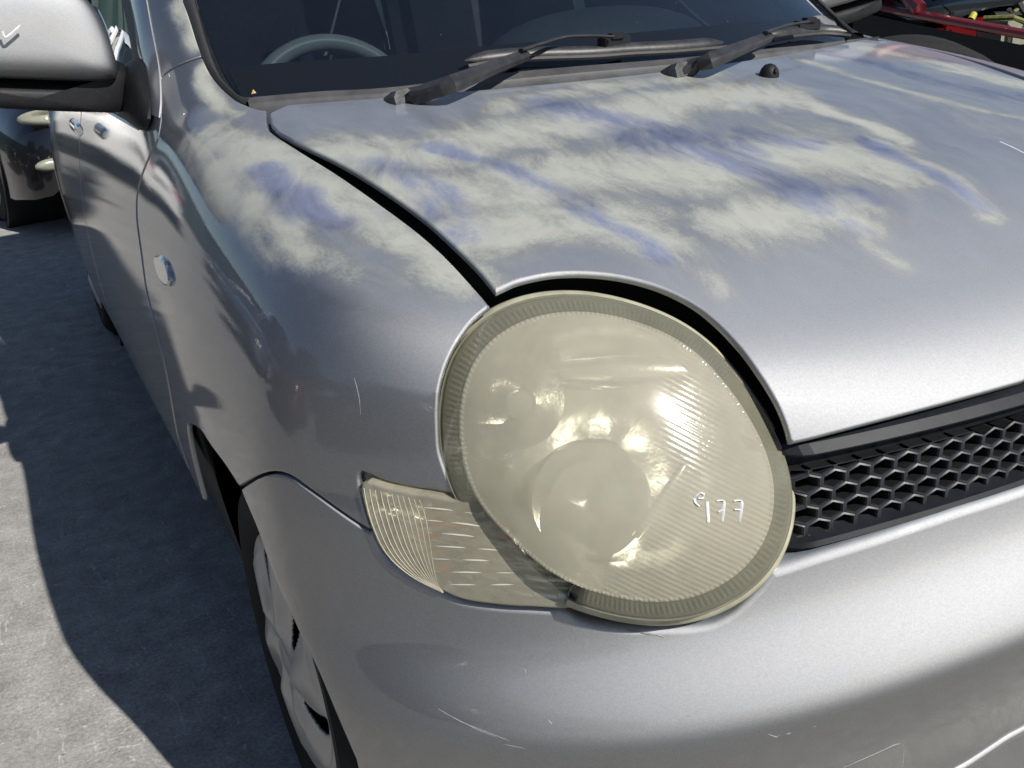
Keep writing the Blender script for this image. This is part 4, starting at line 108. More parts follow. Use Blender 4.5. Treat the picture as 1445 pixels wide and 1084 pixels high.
PAN['roof']=([[-0.55,2.06,1.648],[-0.495,2.041,1.6521],[-0.44,2.024,1.6544],[-0.385,2.009,1.6559],[-0.33,1.996,1.657],[-0.275,1.985,1.6579],[-0.22,1.976,1.6587],[-0.165,1.969,1.6592],[-0.11,1.964,1.6596],[-0.055,1.961,1.6598],[0.0,1.96,1.6598],[0.055,1.961,1.6598],[0.11,1.964,1.6596],[0.165,1.969,1.6592],[0.22,1.976,1.6587],[0.275,1.985,1.6579],[0.33,1.996,1.657],[0.385,2.009,1.6559],[0.44,2.024,1.6544],[0.495,2.041,1.6521],[0.55,2.06,1.648],[0.6692,2.3,1.57],[0.6697,2.4756,1.57],[0.6705,2.6511,1.57],[0.6717,2.8267,1.57],[0.6723,3.0022,1.57],[0.6714,3.1778,1.57],[0.668,3.3533,1.57],[0.661,3.5289,1.57],[0.6492,3.7044,1.57],[0.5704,3.88,1.57],[0.55,3.8948,1.54],[0.44,3.9101,1.54],[0.33,3.9206,1.54],[0.22,3.928,1.54],[0.11,3.9325,1.54],[0.0,3.9339,1.54],[-0.11,3.9325,1.54],[-0.22,3.928,1.54],[-0.33,3.9206,1.54],[-0.44,3.9101,1.54],[-0.55,3.8948,1.54],[-0.5704,3.88,1.57],[-0.6492,3.7044,1.57],[-0.661,3.5289,1.57],[-0.668,3.3533,1.57],[-0.6714,3.1778,1.57],[-0.6723,3.0022,1.57],[-0.6717,2.8267,1.57],[-0.6705,2.6511,1.57],[-0.6697,2.4756,1.57],[-0.6692,2.3,1.57]],[0.003]*52)
PAN['tailgate']=([[-0.55,3.9137,1.45],[-0.62,3.9471,1.2],[-0.7,3.9759,0.95],[-0.73,3.9839,0.6],[-0.73,3.9808,0.25],[-0.4,4.0308,0.22],[0.0,4.05,0.22],[0.4,4.0308,0.22],[0.73,3.9808,0.25],[0.73,3.9839,0.6],[0.7,3.9759,0.95],[0.62,3.9471,1.2],[0.55,3.9137,1.45],[0.25,3.9434,1.45],[0.0,3.951,1.45],[-0.25,3.9434,1.45]],[0.004]*16)
PAN['windscreen']=([[-0.6473,1.0751,1.0188],[-0.6493,1.0904,1.0234],[-0.6525,1.1074,1.0303],[-0.6552,1.1226,1.0378],[-0.6576,1.1382,1.0465],[-0.6588,1.1489,1.0528],[-0.6598,1.1601,1.0596],[-0.6604,1.1721,1.0672],[-0.6605,1.182,1.0736],[-0.6603,1.1927,1.0806],[-0.66,1.2034,1.0878],[-0.6596,1.2135,1.0946],[-0.6591,1.2256,1.1027],[-0.6584,1.2368,1.1103],[-0.6576,1.2485,1.1183],[-0.6567,1.2613,1.1271],[-0.6557,1.2745,1.1362],[-0.6547,1.2871,1.1449],[-0.6538,1.2997,1.1536],[-0.6531,1.3118,1.1618],[-0.6525,1.3203,1.1676],[-0.612,1.66,1.4096],[-0.58,1.84,1.538],[-0.55,1.96,1.6124],[-0.5,2.0126,1.6429],[-0.4286,1.9907,1.6452],[-0.3571,1.9722,1.6465],[-0.2857,1.957,1.6474],[-0.2143,1.9452,1.6481],[-0.1429,1.9367,1.6485],[-0.0714,1.9317,1.6488],[0.0,1.93,1.6488],[0.0714,1.9317,1.6488],[0.1429,1.9367,1.6485],[0.2143,1.9452,1.6481],[0.2857,1.957,1.6474],[0.3571,1.9722,1.6465],[0.4286,1.9907,1.6452],[0.5,2.0126,1.6429],[0.55,1.96,1.6124],[0.58,1.84,1.538],[0.612,1.66,1.4096],[0.6525,1.3203,1.1676],[0.6531,1.3118,1.1618],[0.6538,1.2997,1.1536],[0.6547,1.2871,1.1449],[0.6557,1.2745,1.1362],[0.6567,1.2613,1.1271],[0.6576,1.2485,1.1183],[0.6584,1.2368,1.1103],[0.6591,1.2256,1.1027],[0.6596,1.2135,1.0946],[0.66,1.2034,1.0878],[0.6603,1.1927,1.0806],[0.6605,1.182,1.0736],[0.6604,1.1721,1.0672],[0.6598,1.1601,1.0596],[0.6588,1.1489,1.0528],[0.6576,1.1382,1.0465],[0.6552,1.1226,1.0378],[0.6525,1.1074,1.0303],[0.6493,1.0904,1.0234],[0.6473,1.0751,1.0188],[0.6,1.0716,1.0256],[0.55,1.0564,1.0271],[0.5,1.0421,1.0279],[0.45,1.0286,1.0283],[0.4,1.0159,1.0284],[0.35,1.0042,1.0282],[0.3,0.9935,1.0277],[0.25,0.9837,1.0271],[0.2,0.9751,1.0263],[0.15,0.9677,1.0254],[0.1,0.9616,1.0245],[0.05,0.9572,1.0237],[0.0,0.955,1.0232],[-0.05,0.9572,1.0237],[-0.1,0.9616,1.0245],[-0.15,0.9677,1.0254],[-0.2,0.9751,1.0263],[-0.25,0.9837,1.0271],[-0.3,0.9935,1.0277],[-0.35,1.0042,1.0282],[-0.4,1.0159,1.0284],[-0.45,1.0286,1.0283],[-0.5,1.0421,1.0279],[-0.55,1.0564,1.0271],[-0.6,1.0716,1.0256]],[0.001]*88)
PAN['turn_lens']=([[-0.6838,0.2678,0.6927],[-0.6865,0.2704,0.6933],[-0.6905,0.2741,0.6942],[-0.6949,0.2782,0.695],[-0.699,0.2821,0.6957],[-0.7035,0.2865,0.6962],[-0.708,0.2908,0.6965],[-0.7132,0.296,0.6969],[-0.7171,0.3,0.6974],[-0.7215,0.3047,0.698],[-0.7261,0.3095,0.6986],[-0.7305,0.3142,0.6992],[-0.7342,0.3184,0.6998],[-0.7391,0.324,0.7011],[-0.7431,0.3287,0.7024],[-0.7463,0.3325,0.7029],[-0.7523,0.3389,0.6985],[-0.7537,0.3397,0.6911],[-0.7536,0.339,0.6867],[-0.7533,0.338,0.6803],[-0.7532,0.3361,0.6742],[-0.7529,0.3342,0.6686],[-0.7525,0.3322,0.6629],[-0.752,0.3303,0.6572],[-0.7514,0.3284,0.6514],[-0.7506,0.3266,0.6457],[-0.7498,0.3248,0.6404],[-0.7482,0.3221,0.6339],[-0.7462,0.3193,0.6283],[-0.7441,0.3165,0.6235],[-0.7411,0.3127,0.6187],[-0.7383,0.3094,0.6151],[-0.7348,0.3053,0.6112],[-0.73,0.2999,0.607],[-0.7269,0.2965,0.6047],[-0.7232,0.2926,0.6022],[-0.7193,0.2884,0.5996],[-0.7151,0.2841,0.5969],[-0.7111,0.2799,0.5944],[-0.7072,0.2759,0.5921],[-0.7036,0.2724,0.59],[-0.7003,0.2691,0.5879],[-0.697,0.2658,0.586],[-0.6936,0.2625,0.5842],[-0.6898,0.2589,0.5827],[-0.6854,0.2548,0.5814],[-0.6816,0.2514,0.5807],[-0.6774,0.2477,0.5802],[-0.6729,0.2438,0.5798],[-0.6682,0.2398,0.5795],[-0.6634,0.2359,0.5792],[-0.6588,0.2321,0.579],[-0.6544,0.2286,0.5788],[-0.6504,0.2254,0.5786],[-0.6455,0.2216,0.5784],[-0.641,0.2181,0.5784],[-0.6367,0.2149,0.5785],[-0.6327,0.2119,0.5785],[-0.6288,0.2091,0.5786],[-0.6252,0.2065,0.5786],[-0.6198,0.2026,0.5783],[-0.6147,0.199,0.578],[-0.6104,0.196,0.5778],[-0.6074,0.1939,0.5775],[-0.5855,0.18,0.5801],[-0.5881,0.182,0.5822],[-0.5918,0.1848,0.5853],[-0.596,0.188,0.5889],[-0.6,0.1911,0.5927],[-0.6031,0.1935,0.596],[-0.6062,0.1959,0.5996],[-0.6093,0.1983,0.6033],[-0.6124,0.2007,0.6072],[-0.6154,0.203,0.6111],[-0.6183,0.2053,0.6151],[-0.6212,0.2075,0.6192],[-0.6239,0.2097,0.6234],[-0.6266,0.2119,0.6276],[-0.6293,0.2141,0.6318],[-0.6319,0.2163,0.636],[-0.6344,0.2185,0.6403],[-0.6368,0.2208,0.6446],[-0.6391,0.2231,0.6489],[-0.6412,0.2253,0.6532],[-0.6433,0.2276,0.6576],[-0.6451,0.2298,0.662],[-0.6469,0.2321,0.6665],[-0.6485,0.2344,0.6708],[-0.6499,0.2365,0.675],[-0.6515,0.2392,0.6804],[-0.6532,0.2412,0.6862],[-0.6546,0.243,0.6914],[-0.6556,0.2442,0.6949]],[0.004]*93)
PAN['tow_cover']=([[-0.3387,0.0538,0.3451],[-0.3353,0.0523,0.3468],[-0.3303,0.0502,0.3493],[-0.3244,0.0478,0.352],[-0.3193,0.0458,0.3541],[-0.3134,0.0437,0.3563],[-0.3075,0.0416,0.3584],[-0.3019,0.0397,0.3605],[-0.2953,0.0372,0.3634],[-0.2891,0.0349,0.3662],[-0.284,0.0333,0.3678],[-0.2751,0.0331,0.3647],[-0.2644,0.0372,0.3512],[-0.2562,0.0428,0.3357],[-0.2457,0.0507,0.3145],[-0.2379,0.0567,0.298],[-0.2301,0.0626,0.2802],[-0.2231,0.0682,0.2617],[-0.2193,0.0713,0.2497],[-0.2158,0.0741,0.2373],[-0.2132,0.0763,0.2254],[-0.2116,0.078,0.2149],[-0.2111,0.0792,0.2064],[-0.2112,0.0807,0.1957],[-0.2127,0.082,0.1879],[-0.217,0.0833,0.1828],[-0.2228,0.0844,0.1809],[-0.2302,0.0857,0.1808],[-0.2387,0.0871,0.1816],[-0.2475,0.0886,0.1829],[-0.2554,0.0899,0.1841],[-0.2644,0.0915,0.1856],[-0.2733,0.093,0.1876],[-0.2813,0.0944,0.1899],[-0.2875,0.0953,0.1929],[-0.2946,0.0955,0.2021],[-0.2985,0.0934,0.2178],[-0.3013,0.0915,0.2291],[-0.3054,0.0881,0.2444],[-0.3106,0.0834,0.2619],[-0.3163,0.0782,0.2786],[-0.3208,0.0742,0.2907]],[0.0015]*42)
PAN['side_marker']=([[-0.8242,1.0504,0.8008],[-0.8228,1.0099,0.8092],[-0.8226,0.9863,0.8107],[-0.8229,0.9638,0.8102],[-0.8237,0.9454,0.8073],[-0.8248,0.9309,0.8028],[-0.826,0.9212,0.7973],[-0.8273,0.9169,0.7915],[-0.8293,0.9278,0.7817],[-0.8303,0.9587,0.7756],[-0.8305,0.9817,0.7736],[-0.8304,1.0055,0.7734],[-0.8296,1.0248,0.7763],[-0.8285,1.041,0.7808],[-0.8275,1.0553,0.7854],[-0.8264,1.0635,0.7904]],[0.004]*16)
LAMP={"A0":3.4596840610601736,"A1":4.3282303423392605,"c":[-0.5336,0.2005,0.7251],"n":[-0.39994,-0.78987,0.46492],"u":[0.89216,-0.45173,0.0],"v":[0.21002,0.41479,0.88535],"R":[0.1654,0.161,0.157,0.1536,0.1508,0.1488,0.1475,0.1468,0.1467,0.1469,0.1473,0.1478,0.1484,0.1492,0.1503,0.1518,0.1538,0.1564,0.1595,0.1631,0.1669,0.171,0.1752,0.1793,0.1832,0.1866,0.1892,0.1908,0.1911,0.1902,0.1881,0.1853,0.1821,0.179,0.176,0.1732,0.1706,0.1679,0.165,0.1617,0.1582,0.1548,0.1518,0.1495,0.1481,0.1475,0.1476,0.1482,0.149,0.1499,0.151,0.1525,0.1543,0.1567,0.1597,0.1631,0.1668,0.1706,0.1743,0.1778,0.1811,0.1839,0.1863,0.1881,0.1891,0.1892,0.1881,0.186,0.183,0.1791,0.1747,0.17]}
WEAR=[["b",0.053250000000000006,0.8,[[-0.251,0.769,0.988],[-0.24,0.746,0.985],[-0.224,0.715,0.979],[-0.209,0.681,0.973],[-0.197,0.645,0.965],[-0.186,0.608,0.958],[-0.176,0.574,0.95],[-0.166,0.542,0.942],[-0.158,0.513,0.935],[-0.15,0.485,0.928],[-0.143,0.458,0.922],[-0.137,0.433,0.915],[-0.132,0.41,0.908],[-0.127,0.374,0.898],[-0.124,0.348,0.89]]],["b",0.0465,0.6400000000000001,[[-0.261,0.817,0.996],[-0.251,0.767,0.988],[-0.241,0.706,0.977],[-0.239,0.665,0.969],[-0.238,0.624,0.96],[-0.234,0.592,0.953],[-0.217,0.558,0.946],[-0.202,0.538,0.941]]],["b",0.0357,0.6400000000000001,[[-0.139,0.582,0.952],[-0.134,0.551,0.945],[-0.129,0.51,0.935],[-0.133,0.458,0.922],[-0.136,0.418,0.911]]],["b",0.0249,0.8,[[-0.498,0.708,0.971],[-0.485,0.687,0.967],[-0.467,0.659,0.962],[-0.452,0.629,0.956],[-0.443,0.599,0.95],[-0.437,0.568,0.943],[-0.43,0.537,0.936],[-0.423,0.508,0.929],[-0.416,0.48,0.922],[-0.41,0.454,0.915],[-0.401,0.419,0.906],[-0.394,0.388,0.897],[-0.39,0.353,0.887],[-0.388,0.328,0.879]]],["b",0.0411,0.7200000000000001,[[-0.574,0.67,0.96],[-0.565,0.638,0.954],[-0.557,0.597,0.945],[-0.554,0.558,0.936],[-0.555,0.519,0.927],[-0.57,0.45,0.908]]],["b",0.033,0.48,[[-0.602,0.7,0.965],[-0.589,0.658,0.957],[-0.576,0.619,0.949]]],["b",0.0276,0.7200000000000001,[[-0.078,0.573,0.95],[-0.068,0.553,0.946],[-0.051,0.529,0.94],[-0.023,0.506,0.934],[0.002,0.488,0.93]]],["b",0.022200000000000004,0.7200000000000001,[[-0.096,0.551,0.945],[-0.097,0.498,0.932]]],["b",0.0249,0.8,[[0.073,0.486,0.929],[0.078,0.458,0.922],[0.083,0.423,0.913],[0.08,0.372,0.898],[0.082,0.332,0.885],[0.073,0.285,0.868]]],["b",0.033,0.44000000000000006,[[0.006,0.675,0.973],[0.029,0.653,0.968],[0.056,0.62,0.961],[0.069,0.59,0.955],[0.08,0.558,0.947],[0.088,0.535,0.941]]],["b",0.02355,0.5599999999999999,[[-0.066,0.372,0.898],[-0.055,0.34,0.888]]],["b",0.022200000000000004,0.6400000000000001,[[-0.123,0.302,0.874],[-0.118,0.278,0.865]]],["b",0.0465,0.6400000000000001,[[0.401,0.872,1.002],[0.403,0.837,0.996],[0.407,0.79,0.989],[0.414,0.748,0.981],[0.42,0.712,0.974],[0.427,0.679,0.967],[0.438,0.646,0.96],[0.452,0.619,0.954],[0.469,0.589,0.947],[0.485,0.564,0.94],[0.497,0.546,0.936]]],["b",0.033,0.48,[[0.56,0.816,0.987],[0.57,0.789,0.982],[0.584,0.753,0.975],[0.599,0.721,0.969],[0.62,0.68,0.96],[0.636,0.653,0.953]]],["b",0.0357,0.8800000000000001,[[-0.711,0.753,0.961],[-0.707,0.713,0.955],[-0.703,0.667,0.947],[-0.699,0.624,0.939],[-0.694,0.585,0.931],[-0.685,0.549,0.924]]],["b",0.022200000000000004,0.32000000000000006,[[-0.652,0.615,0.943],[-0.643,0.566,0.933],[-0.635,0.521,0.923]]],["i",0.05,1.0,[[-0.613,0.903,0.997],[-0.594,0.893,0.997],[-0.566,0.881,0.997],[-0.538,0.871,0.997],[-0.511,0.862,0.997],[-0.484,0.855,0.996],[-0.457,0.85,0.997],[-0.419,0.846,0.997],[-0.391,0.845,0.998]]],["i",0.02,1,[[-0.633,0.943,1.001],[-0.629,0.853,0.989]]],["i",0.035,1.0,[[0.224,0.843,1.001],[0.221,0.803,0.995],[0.218,0.75,0.986],[0.219,0.701,0.977],[0.224,0.659,0.968],[0.23,0.62,0.959],[0.234,0.579,0.95],[0.235,0.538,0.941],[0.234,0.497,0.93],[0.232,0.456,0.92],[0.23,0.422,0.911],[0.227,0.386,0.901],[0.226,0.356,0.891],[0.226,0.337,0.885]]],["i",0.035,1,[[0.193,0.756,0.987],[0.191,0.724,0.981],[0.19,0.681,0.973],[0.189,0.636,0.964],[0.189,0.593,0.954],[0.19,0.556,0.946],[0.193,0.521,0.937],[0.193,0.484,0.927],[0.187,0.442,0.917],[0.176,0.402,0.906],[0.162,0.359,0.893],[0.151,0.32,0.88],[0.143,0.288,0.869],[0.139,0.268,0.861]]],["i",0.03,0.35,[[-0.309,0.341,0.885],[-0.296,0.332,0.882],[-0.276,0.32,0.878],[-0.255,0.307,0.874],[-0.235,0.298,0.871],[-0.213,0.289,0.868],[-0.192,0.281,0.865],[-0.177,0.275,0.863]]],["i",0.03,0.35,[[-0.531,0.375,0.889],[-0.517,0.371,0.888],[-0.497,0.366,0.888],[-0.475,0.36,0.886],[-0.456,0.351,0.884],[-0.436,0.333,0.879],[-0.42,0.313,0.872],[-0.409,0.298,0.867]]],["i",0.03,0.6,[[-0.33,0.366,0.892],[-0.325,0.34,0.884],[-0.32,0.315,0.876]]],["i",0.02,0.5,[[-0.082,0.314,0.879],[-0.08,0.282,0.867],[-0.076,0.252,0.855]]],["i",0.012,0.3,[[-0.444,0.625,0.956],[-0.411,0.619,0.955],[-0.377,0.613,0.955]]],["i",0.03,0.8,[[-0.688,0.517,0.916],[-0.685,0.48,0.907],[-0.682,0.428,0.893],[-0.681,0.396,0.883],[-0.679,0.363,0.871],[-0.676,0.338,0.859],[-0.674,0.322,0.85]]],["c",0.09,1.0,[[-0.609,0.734,0.971],[-0.592,0.722,0.969],[-0.568,0.705,0.967],[-0.54,0.689,0.965],[-0.511,0.678,0.965],[-0.481,0.676,0.965],[-0.449,0.679,0.967],[-0.415,0.684,0.969],[-0.379,0.688,0.971],[-0.348,0.689,0.972],[-0.315,0.689,0.972],[-0.281,0.69,0.973],[-0.247,0.691,0.974],[-0.213,0.693,0.975],[-0.171,0.698,0.977],[-0.128,0.706,0.979],[-0.085,0.712,0.98],[-0.044,0.714,0.981],[-0.003,0.709,0.98],[0.036,0.699,0.978],[0.071,0.688,0.975],[0.096,0.681,0.974]]],["c",0.09,1.0,[[-0.592,0.581,0.94],[-0.577,0.571,0.938],[-0.555,0.558,0.936],[-0.528,0.544,0.934],[-0.5,0.536,0.933],[-0.475,0.534,0.933],[-0.446,0.536,0.935],[-0.416,0.539,0.937],[-0.385,0.541,0.938],[-0.356,0.54,0.938],[-0.331,0.533,0.937],[-0.308,0.522,0.935],[-0.286,0.51,0.933],[-0.263,0.499,0.93],[-0.238,0.49,0.929],[-0.209,0.487,0.928],[-0.177,0.486,0.928],[-0.144,0.486,0.929],[-0.112,0.484,0.929],[-0.082,0.48,0.927],[-0.054,0.469,0.925],[-0.027,0.454,0.921],[-0.002,0.438,0.917],[0.019,0.425,0.913],[0.034,0.415,0.911]]],["c",0.07,1.0,[[-0.577,0.454,0.909],[-0.564,0.446,0.908],[-0.543,0.435,0.906],[-0.52,0.427,0.904],[-0.5,0.426,0.905],[-0.477,0.428,0.906],[-0.453,0.429,0.907],[-0.429,0.424,0.906],[-0.411,0.412,0.904],[-0.394,0.396,0.9],[-0.377,0.379,0.895],[-0.359,0.364,0.891],[-0.34,0.353,0.888],[-0.313,0.347,0.887],[-0.284,0.346,0.887],[-0.253,0.345,0.888],[-0.223,0.344,0.887],[-0.192,0.339,0.886],[-0.159,0.332,0.885],[-0.13,0.326,0.883],[-0.109,0.322,0.882]]],["c",0.035,0.5,[[-0.556,0.393,0.893],[-0.541,0.392,0.894],[-0.519,0.39,0.894],[-0.495,0.387,0.894],[-0.473,0.382,0.893],[-0.454,0.375,0.892],[-0.435,0.366,0.89],[-0.418,0.356,0.887],[-0.404,0.346,0.884],[-0.385,0.327,0.878],[-0.375,0.306,0.871],[-0.368,0.279,0.861],[-0.364,0.258,0.853]]],["c",0.035,0.5,[[-0.164,0.324,0.882],[-0.157,0.309,0.876],[-0.146,0.289,0.869],[-0.138,0.27,0.862],[-0.135,0.243,0.85],[-0.135,0.222,0.842]]],["c",0.03,0.75,[[0.092,0.472,0.925],[0.096,0.451,0.92],[0.102,0.422,0.912],[0.104,0.393,0.904],[0.095,0.353,0.892],[0.084,0.317,0.88],[0.076,0.285,0.868],[0.071,0.262,0.859]]],["c",0.03,1,[[0.131,0.688,0.975],[0.125,0.648,0.967],[0.118,0.596,0.955],[0.117,0.55,0.945],[0.121,0.513,0.936],[0.128,0.48,0.927],[0.134,0.458,0.922]]],["c",0.022,0.7,[[0.303,0.858,1.002],[0.302,0.825,0.997],[0.302,0.78,0.989],[0.304,0.735,0.981],[0.308,0.695,0.974],[0.313,0.662,0.967],[0.319,0.631,0.96],[0.327,0.602,0.954],[0.338,0.575,0.947],[0.356,0.547,0.94],[0.378,0.52,0.933],[0.398,0.498,0.927],[0.413,0.482,0.922]]],["c",0.05,0.75,[[0.531,0.892,1.0],[0.53,0.858,0.995],[0.53,0.81,0.988],[0.535,0.761,0.979],[0.54,0.727,0.973],[0.549,0.691,0.965],[0.559,0.656,0.958],[0.569,0.627,0.951],[0.577,0.608,0.947]]],["c",0.05,0.8,[[-0.336,0.813,0.994],[-0.312,0.817,0.995],[-0.278,0.822,0.997],[-0.238,0.828,0.999],[-0.201,0.832,1.0],[-0.168,0.832,1.0],[-0.137,0.83,1.0],[-0.105,0.828,1.0],[-0.072,0.826,1.0],[-0.034,0.826,1.0],[0.008,0.827,1.0],[0.046,0.828,1.001],[0.074,0.829,1.001]]],["c",0.05,1.0,[[-0.732,0.982,0.984],[-0.722,0.909,0.98],[-0.709,0.825,0.973],[-0.702,0.771,0.966],[-0.696,0.717,0.958],[-0.689,0.668,0.95],[-0.681,0.621,0.941],[-0.672,0.576,0.932],[-0.663,0.538,0.924],[-0.655,0.506,0.917],[-0.647,0.478,0.911],[-0.639,0.45,0.904],[-0.631,0.42,0.896],[-0.623,0.39,0.888],[-0.618,0.37,0.883]]],["c",0.045,1.0,[[-0.712,0.93,0.986],[-0.703,0.878,0.982],[-0.69,0.815,0.976],[-0.679,0.757,0.968],[-0.673,0.705,0.959],[-0.668,0.655,0.95],[-0.662,0.611,0.941],[-0.656,0.573,0.933],[-0.648,0.539,0.926],[-0.642,0.505,0.918],[-0.635,0.468,0.909],[-0.628,0.433,0.9],[-0.624,0.41,0.894]]],["c",0.04,0.9,[[-0.756,0.845,0.953],[-0.755,0.786,0.945],[-0.753,0.713,0.935],[-0.749,0.654,0.926],[-0.741,0.596,0.919],[-0.729,0.548,0.913],[-0.719,0.514,0.908],[-0.707,0.482,0.903],[-0.696,0.454,0.898],[-0.682,0.418,0.89],[-0.672,0.393,0.884]]],["c",0.03,0.6,[[-0.755,1.035,0.971],[-0.761,0.961,0.96],[-0.767,0.871,0.945],[-0.769,0.796,0.933],[-0.765,0.708,0.924],[-0.759,0.653,0.919]]],["c",0.02,1,[[-0.681,1.176,1.06],[-0.683,1.127,1.03],[-0.683,1.0,1.002]]],["c",0.02,1,[[-0.67,1.336,1.169],[-0.67,1.283,1.135],[-0.674,1.227,1.097]]],["c",0.012,0.6,[[-0.68,1.348,1.17],[-0.684,1.281,1.124],[-0.688,1.216,1.081]]],["c",0.2,0.42,[[-0.567,0.64,0.954],[-0.554,0.637,0.954],[-0.535,0.633,0.954],[-0.514,0.629,0.954],[-0.489,0.624,0.954],[-0.463,0.619,0.954],[-0.435,0.614,0.953],[-0.408,0.608,0.953],[-0.383,0.602,0.952],[-0.358,0.595,0.951],[-0.334,0.588,0.95],[-0.308,0.58,0.949],[-0.283,0.571,0.948],[-0.257,0.563,0.946],[-0.231,0.555,0.945],[-0.204,0.548,0.943],[-0.177,0.541,0.942],[-0.147,0.535,0.941],[-0.113,0.529,0.94],[-0.078,0.524,0.939],[-0.042,0.519,0.938],[-0.008,0.515,0.937],[0.024,0.511,0.936],[0.051,0.508,0.935],[0.072,0.506,0.934]]],["c",0.1,0.36,[[-0.634,0.837,0.986],[-0.628,0.801,0.981],[-0.619,0.754,0.974],[-0.61,0.701,0.964],[-0.603,0.647,0.954],[-0.6,0.606,0.945],[-0.598,0.561,0.935],[-0.596,0.517,0.924],[-0.594,0.478,0.915],[-0.592,0.447,0.906],[-0.591,0.426,0.901]]],["c",0.12,0.3,[[0.229,0.744,0.984],[0.238,0.726,0.981],[0.251,0.704,0.976],[0.268,0.677,0.971],[0.284,0.649,0.965],[0.3,0.621,0.958],[0.311,0.593,0.952],[0.319,0.563,0.945],[0.325,0.53,0.937],[0.33,0.497,0.928],[0.334,0.468,0.921],[0.338,0.443,0.914],[0.341,0.426,0.91]]],["c",0.08,0.36,[[-0.739,0.909,0.972],[-0.735,0.856,0.967],[-0.73,0.791,0.961],[-0.723,0.725,0.952],[-0.715,0.665,0.943],[-0.706,0.614,0.935],[-0.699,0.574,0.927],[-0.691,0.533,0.919],[-0.682,0.494,0.911],[-0.674,0.461,0.903],[-0.667,0.434,0.897],[-0.662,0.416,0.892]]]]
WIP={}
WIP['blade1']=[[-0.2966,0.995,1.0518],[-0.2827,0.9946,1.0527],[-0.2625,0.9938,1.054],[-0.2404,0.992,1.0548],[-0.2269,0.9902,1.0549],[-0.2126,0.9881,1.0547],[-0.1976,0.9857,1.0544],[-0.182,0.983,1.054],[-0.166,0.9803,1.0534],[-0.1492,0.9772,1.0526],[-0.1315,0.9737,1.0517],[-0.1134,0.9702,1.0506],[-0.0954,0.9669,1.0496],[-0.0781,0.9642,1.0488],[-0.0578,0.962,1.0482],[-0.0382,0.9606,1.0478],[-0.0185,0.9595,1.0475],[0.0019,0.9581,1.047],[0.0186,0.9567,1.0464],[0.0354,0.955,1.0456],[0.0527,0.9534,1.0449],[0.0708,0.9519,1.0441],[0.0901,0.9509,1.0435],[0.1088,0.9507,1.0431],[0.1302,0.9508,1.0427],[0.1527,0.9514,1.0423],[0.1741,0.9522,1.0419],[0.1927,0.9531,1.0416],[0.2061,0.9538,1.0414]]
WIP['arm1']=[[-0.451,0.9301,1.0126],[-0.4488,0.9121,1.0162],[-0.4338,0.9009,1.0211],[-0.4293,0.8847,1.0249],[-0.4215,0.8702,1.029],[-0.412,0.8568,1.0333],[-0.4022,0.8438,1.0376],[-0.3918,0.8346,1.0413],[-0.3756,0.8432,1.0431],[-0.3508,0.8579,1.046],[-0.3301,0.8716,1.0485],[-0.3062,0.8868,1.0513],[-0.2812,0.9017,1.054],[-0.2522,0.9183,1.0571],[-0.2254,0.9325,1.0601],[-0.2073,0.941,1.0624]]
WIP['rod1']=[[-0.2237,0.935,1.0607],[-0.2081,0.9412,1.0624],[-0.1864,0.9489,1.0651],[-0.1661,0.9546,1.0675],[-0.1429,0.9608,1.0707],[-0.1197,0.9634,1.0726],[-0.1005,0.9612,1.0722],[-0.0801,0.9571,1.0709],[-0.0631,0.9531,1.0696],[-0.0388,0.9445,1.0667]]
WIP['blade2']=[[0.3346,0.9809,1.0433],[0.3678,0.9887,1.0436],[0.4128,0.999,1.0436],[0.4421,1.0049,1.0431],[0.4725,1.0104,1.0423],[0.4997,1.013,1.0409],[0.5211,1.0084,1.0385],[0.535,0.997,1.0358],[0.5428,0.9872,1.034]]
WIP['arm2']=[[0.0213,0.8653,1.0106],[0.023,0.8482,1.0154],[0.0345,0.8361,1.021],[0.0476,0.8251,1.0268],[0.0504,0.8093,1.0317],[0.0538,0.7941,1.0367],[0.0711,0.7953,1.0402],[0.1022,0.8112,1.0426],[0.1332,0.8271,1.0449],[0.1705,0.8464,1.0475],[0.2098,0.8673,1.0502],[0.2459,0.8868,1.0525],[0.2723,0.9013,1.0541]]
WIP['rod2']=[[0.2449,0.8886,1.0528],[0.2849,0.9097,1.0551],[0.3354,0.9345,1.0576],[0.3765,0.9476,1.0584],[0.4065,0.955,1.0586]]
WIP['joint1']=[[-0.0224,0.9653,1.0616]]
WIP['joint2']=[[0.4546,1.0056,1.0535]]
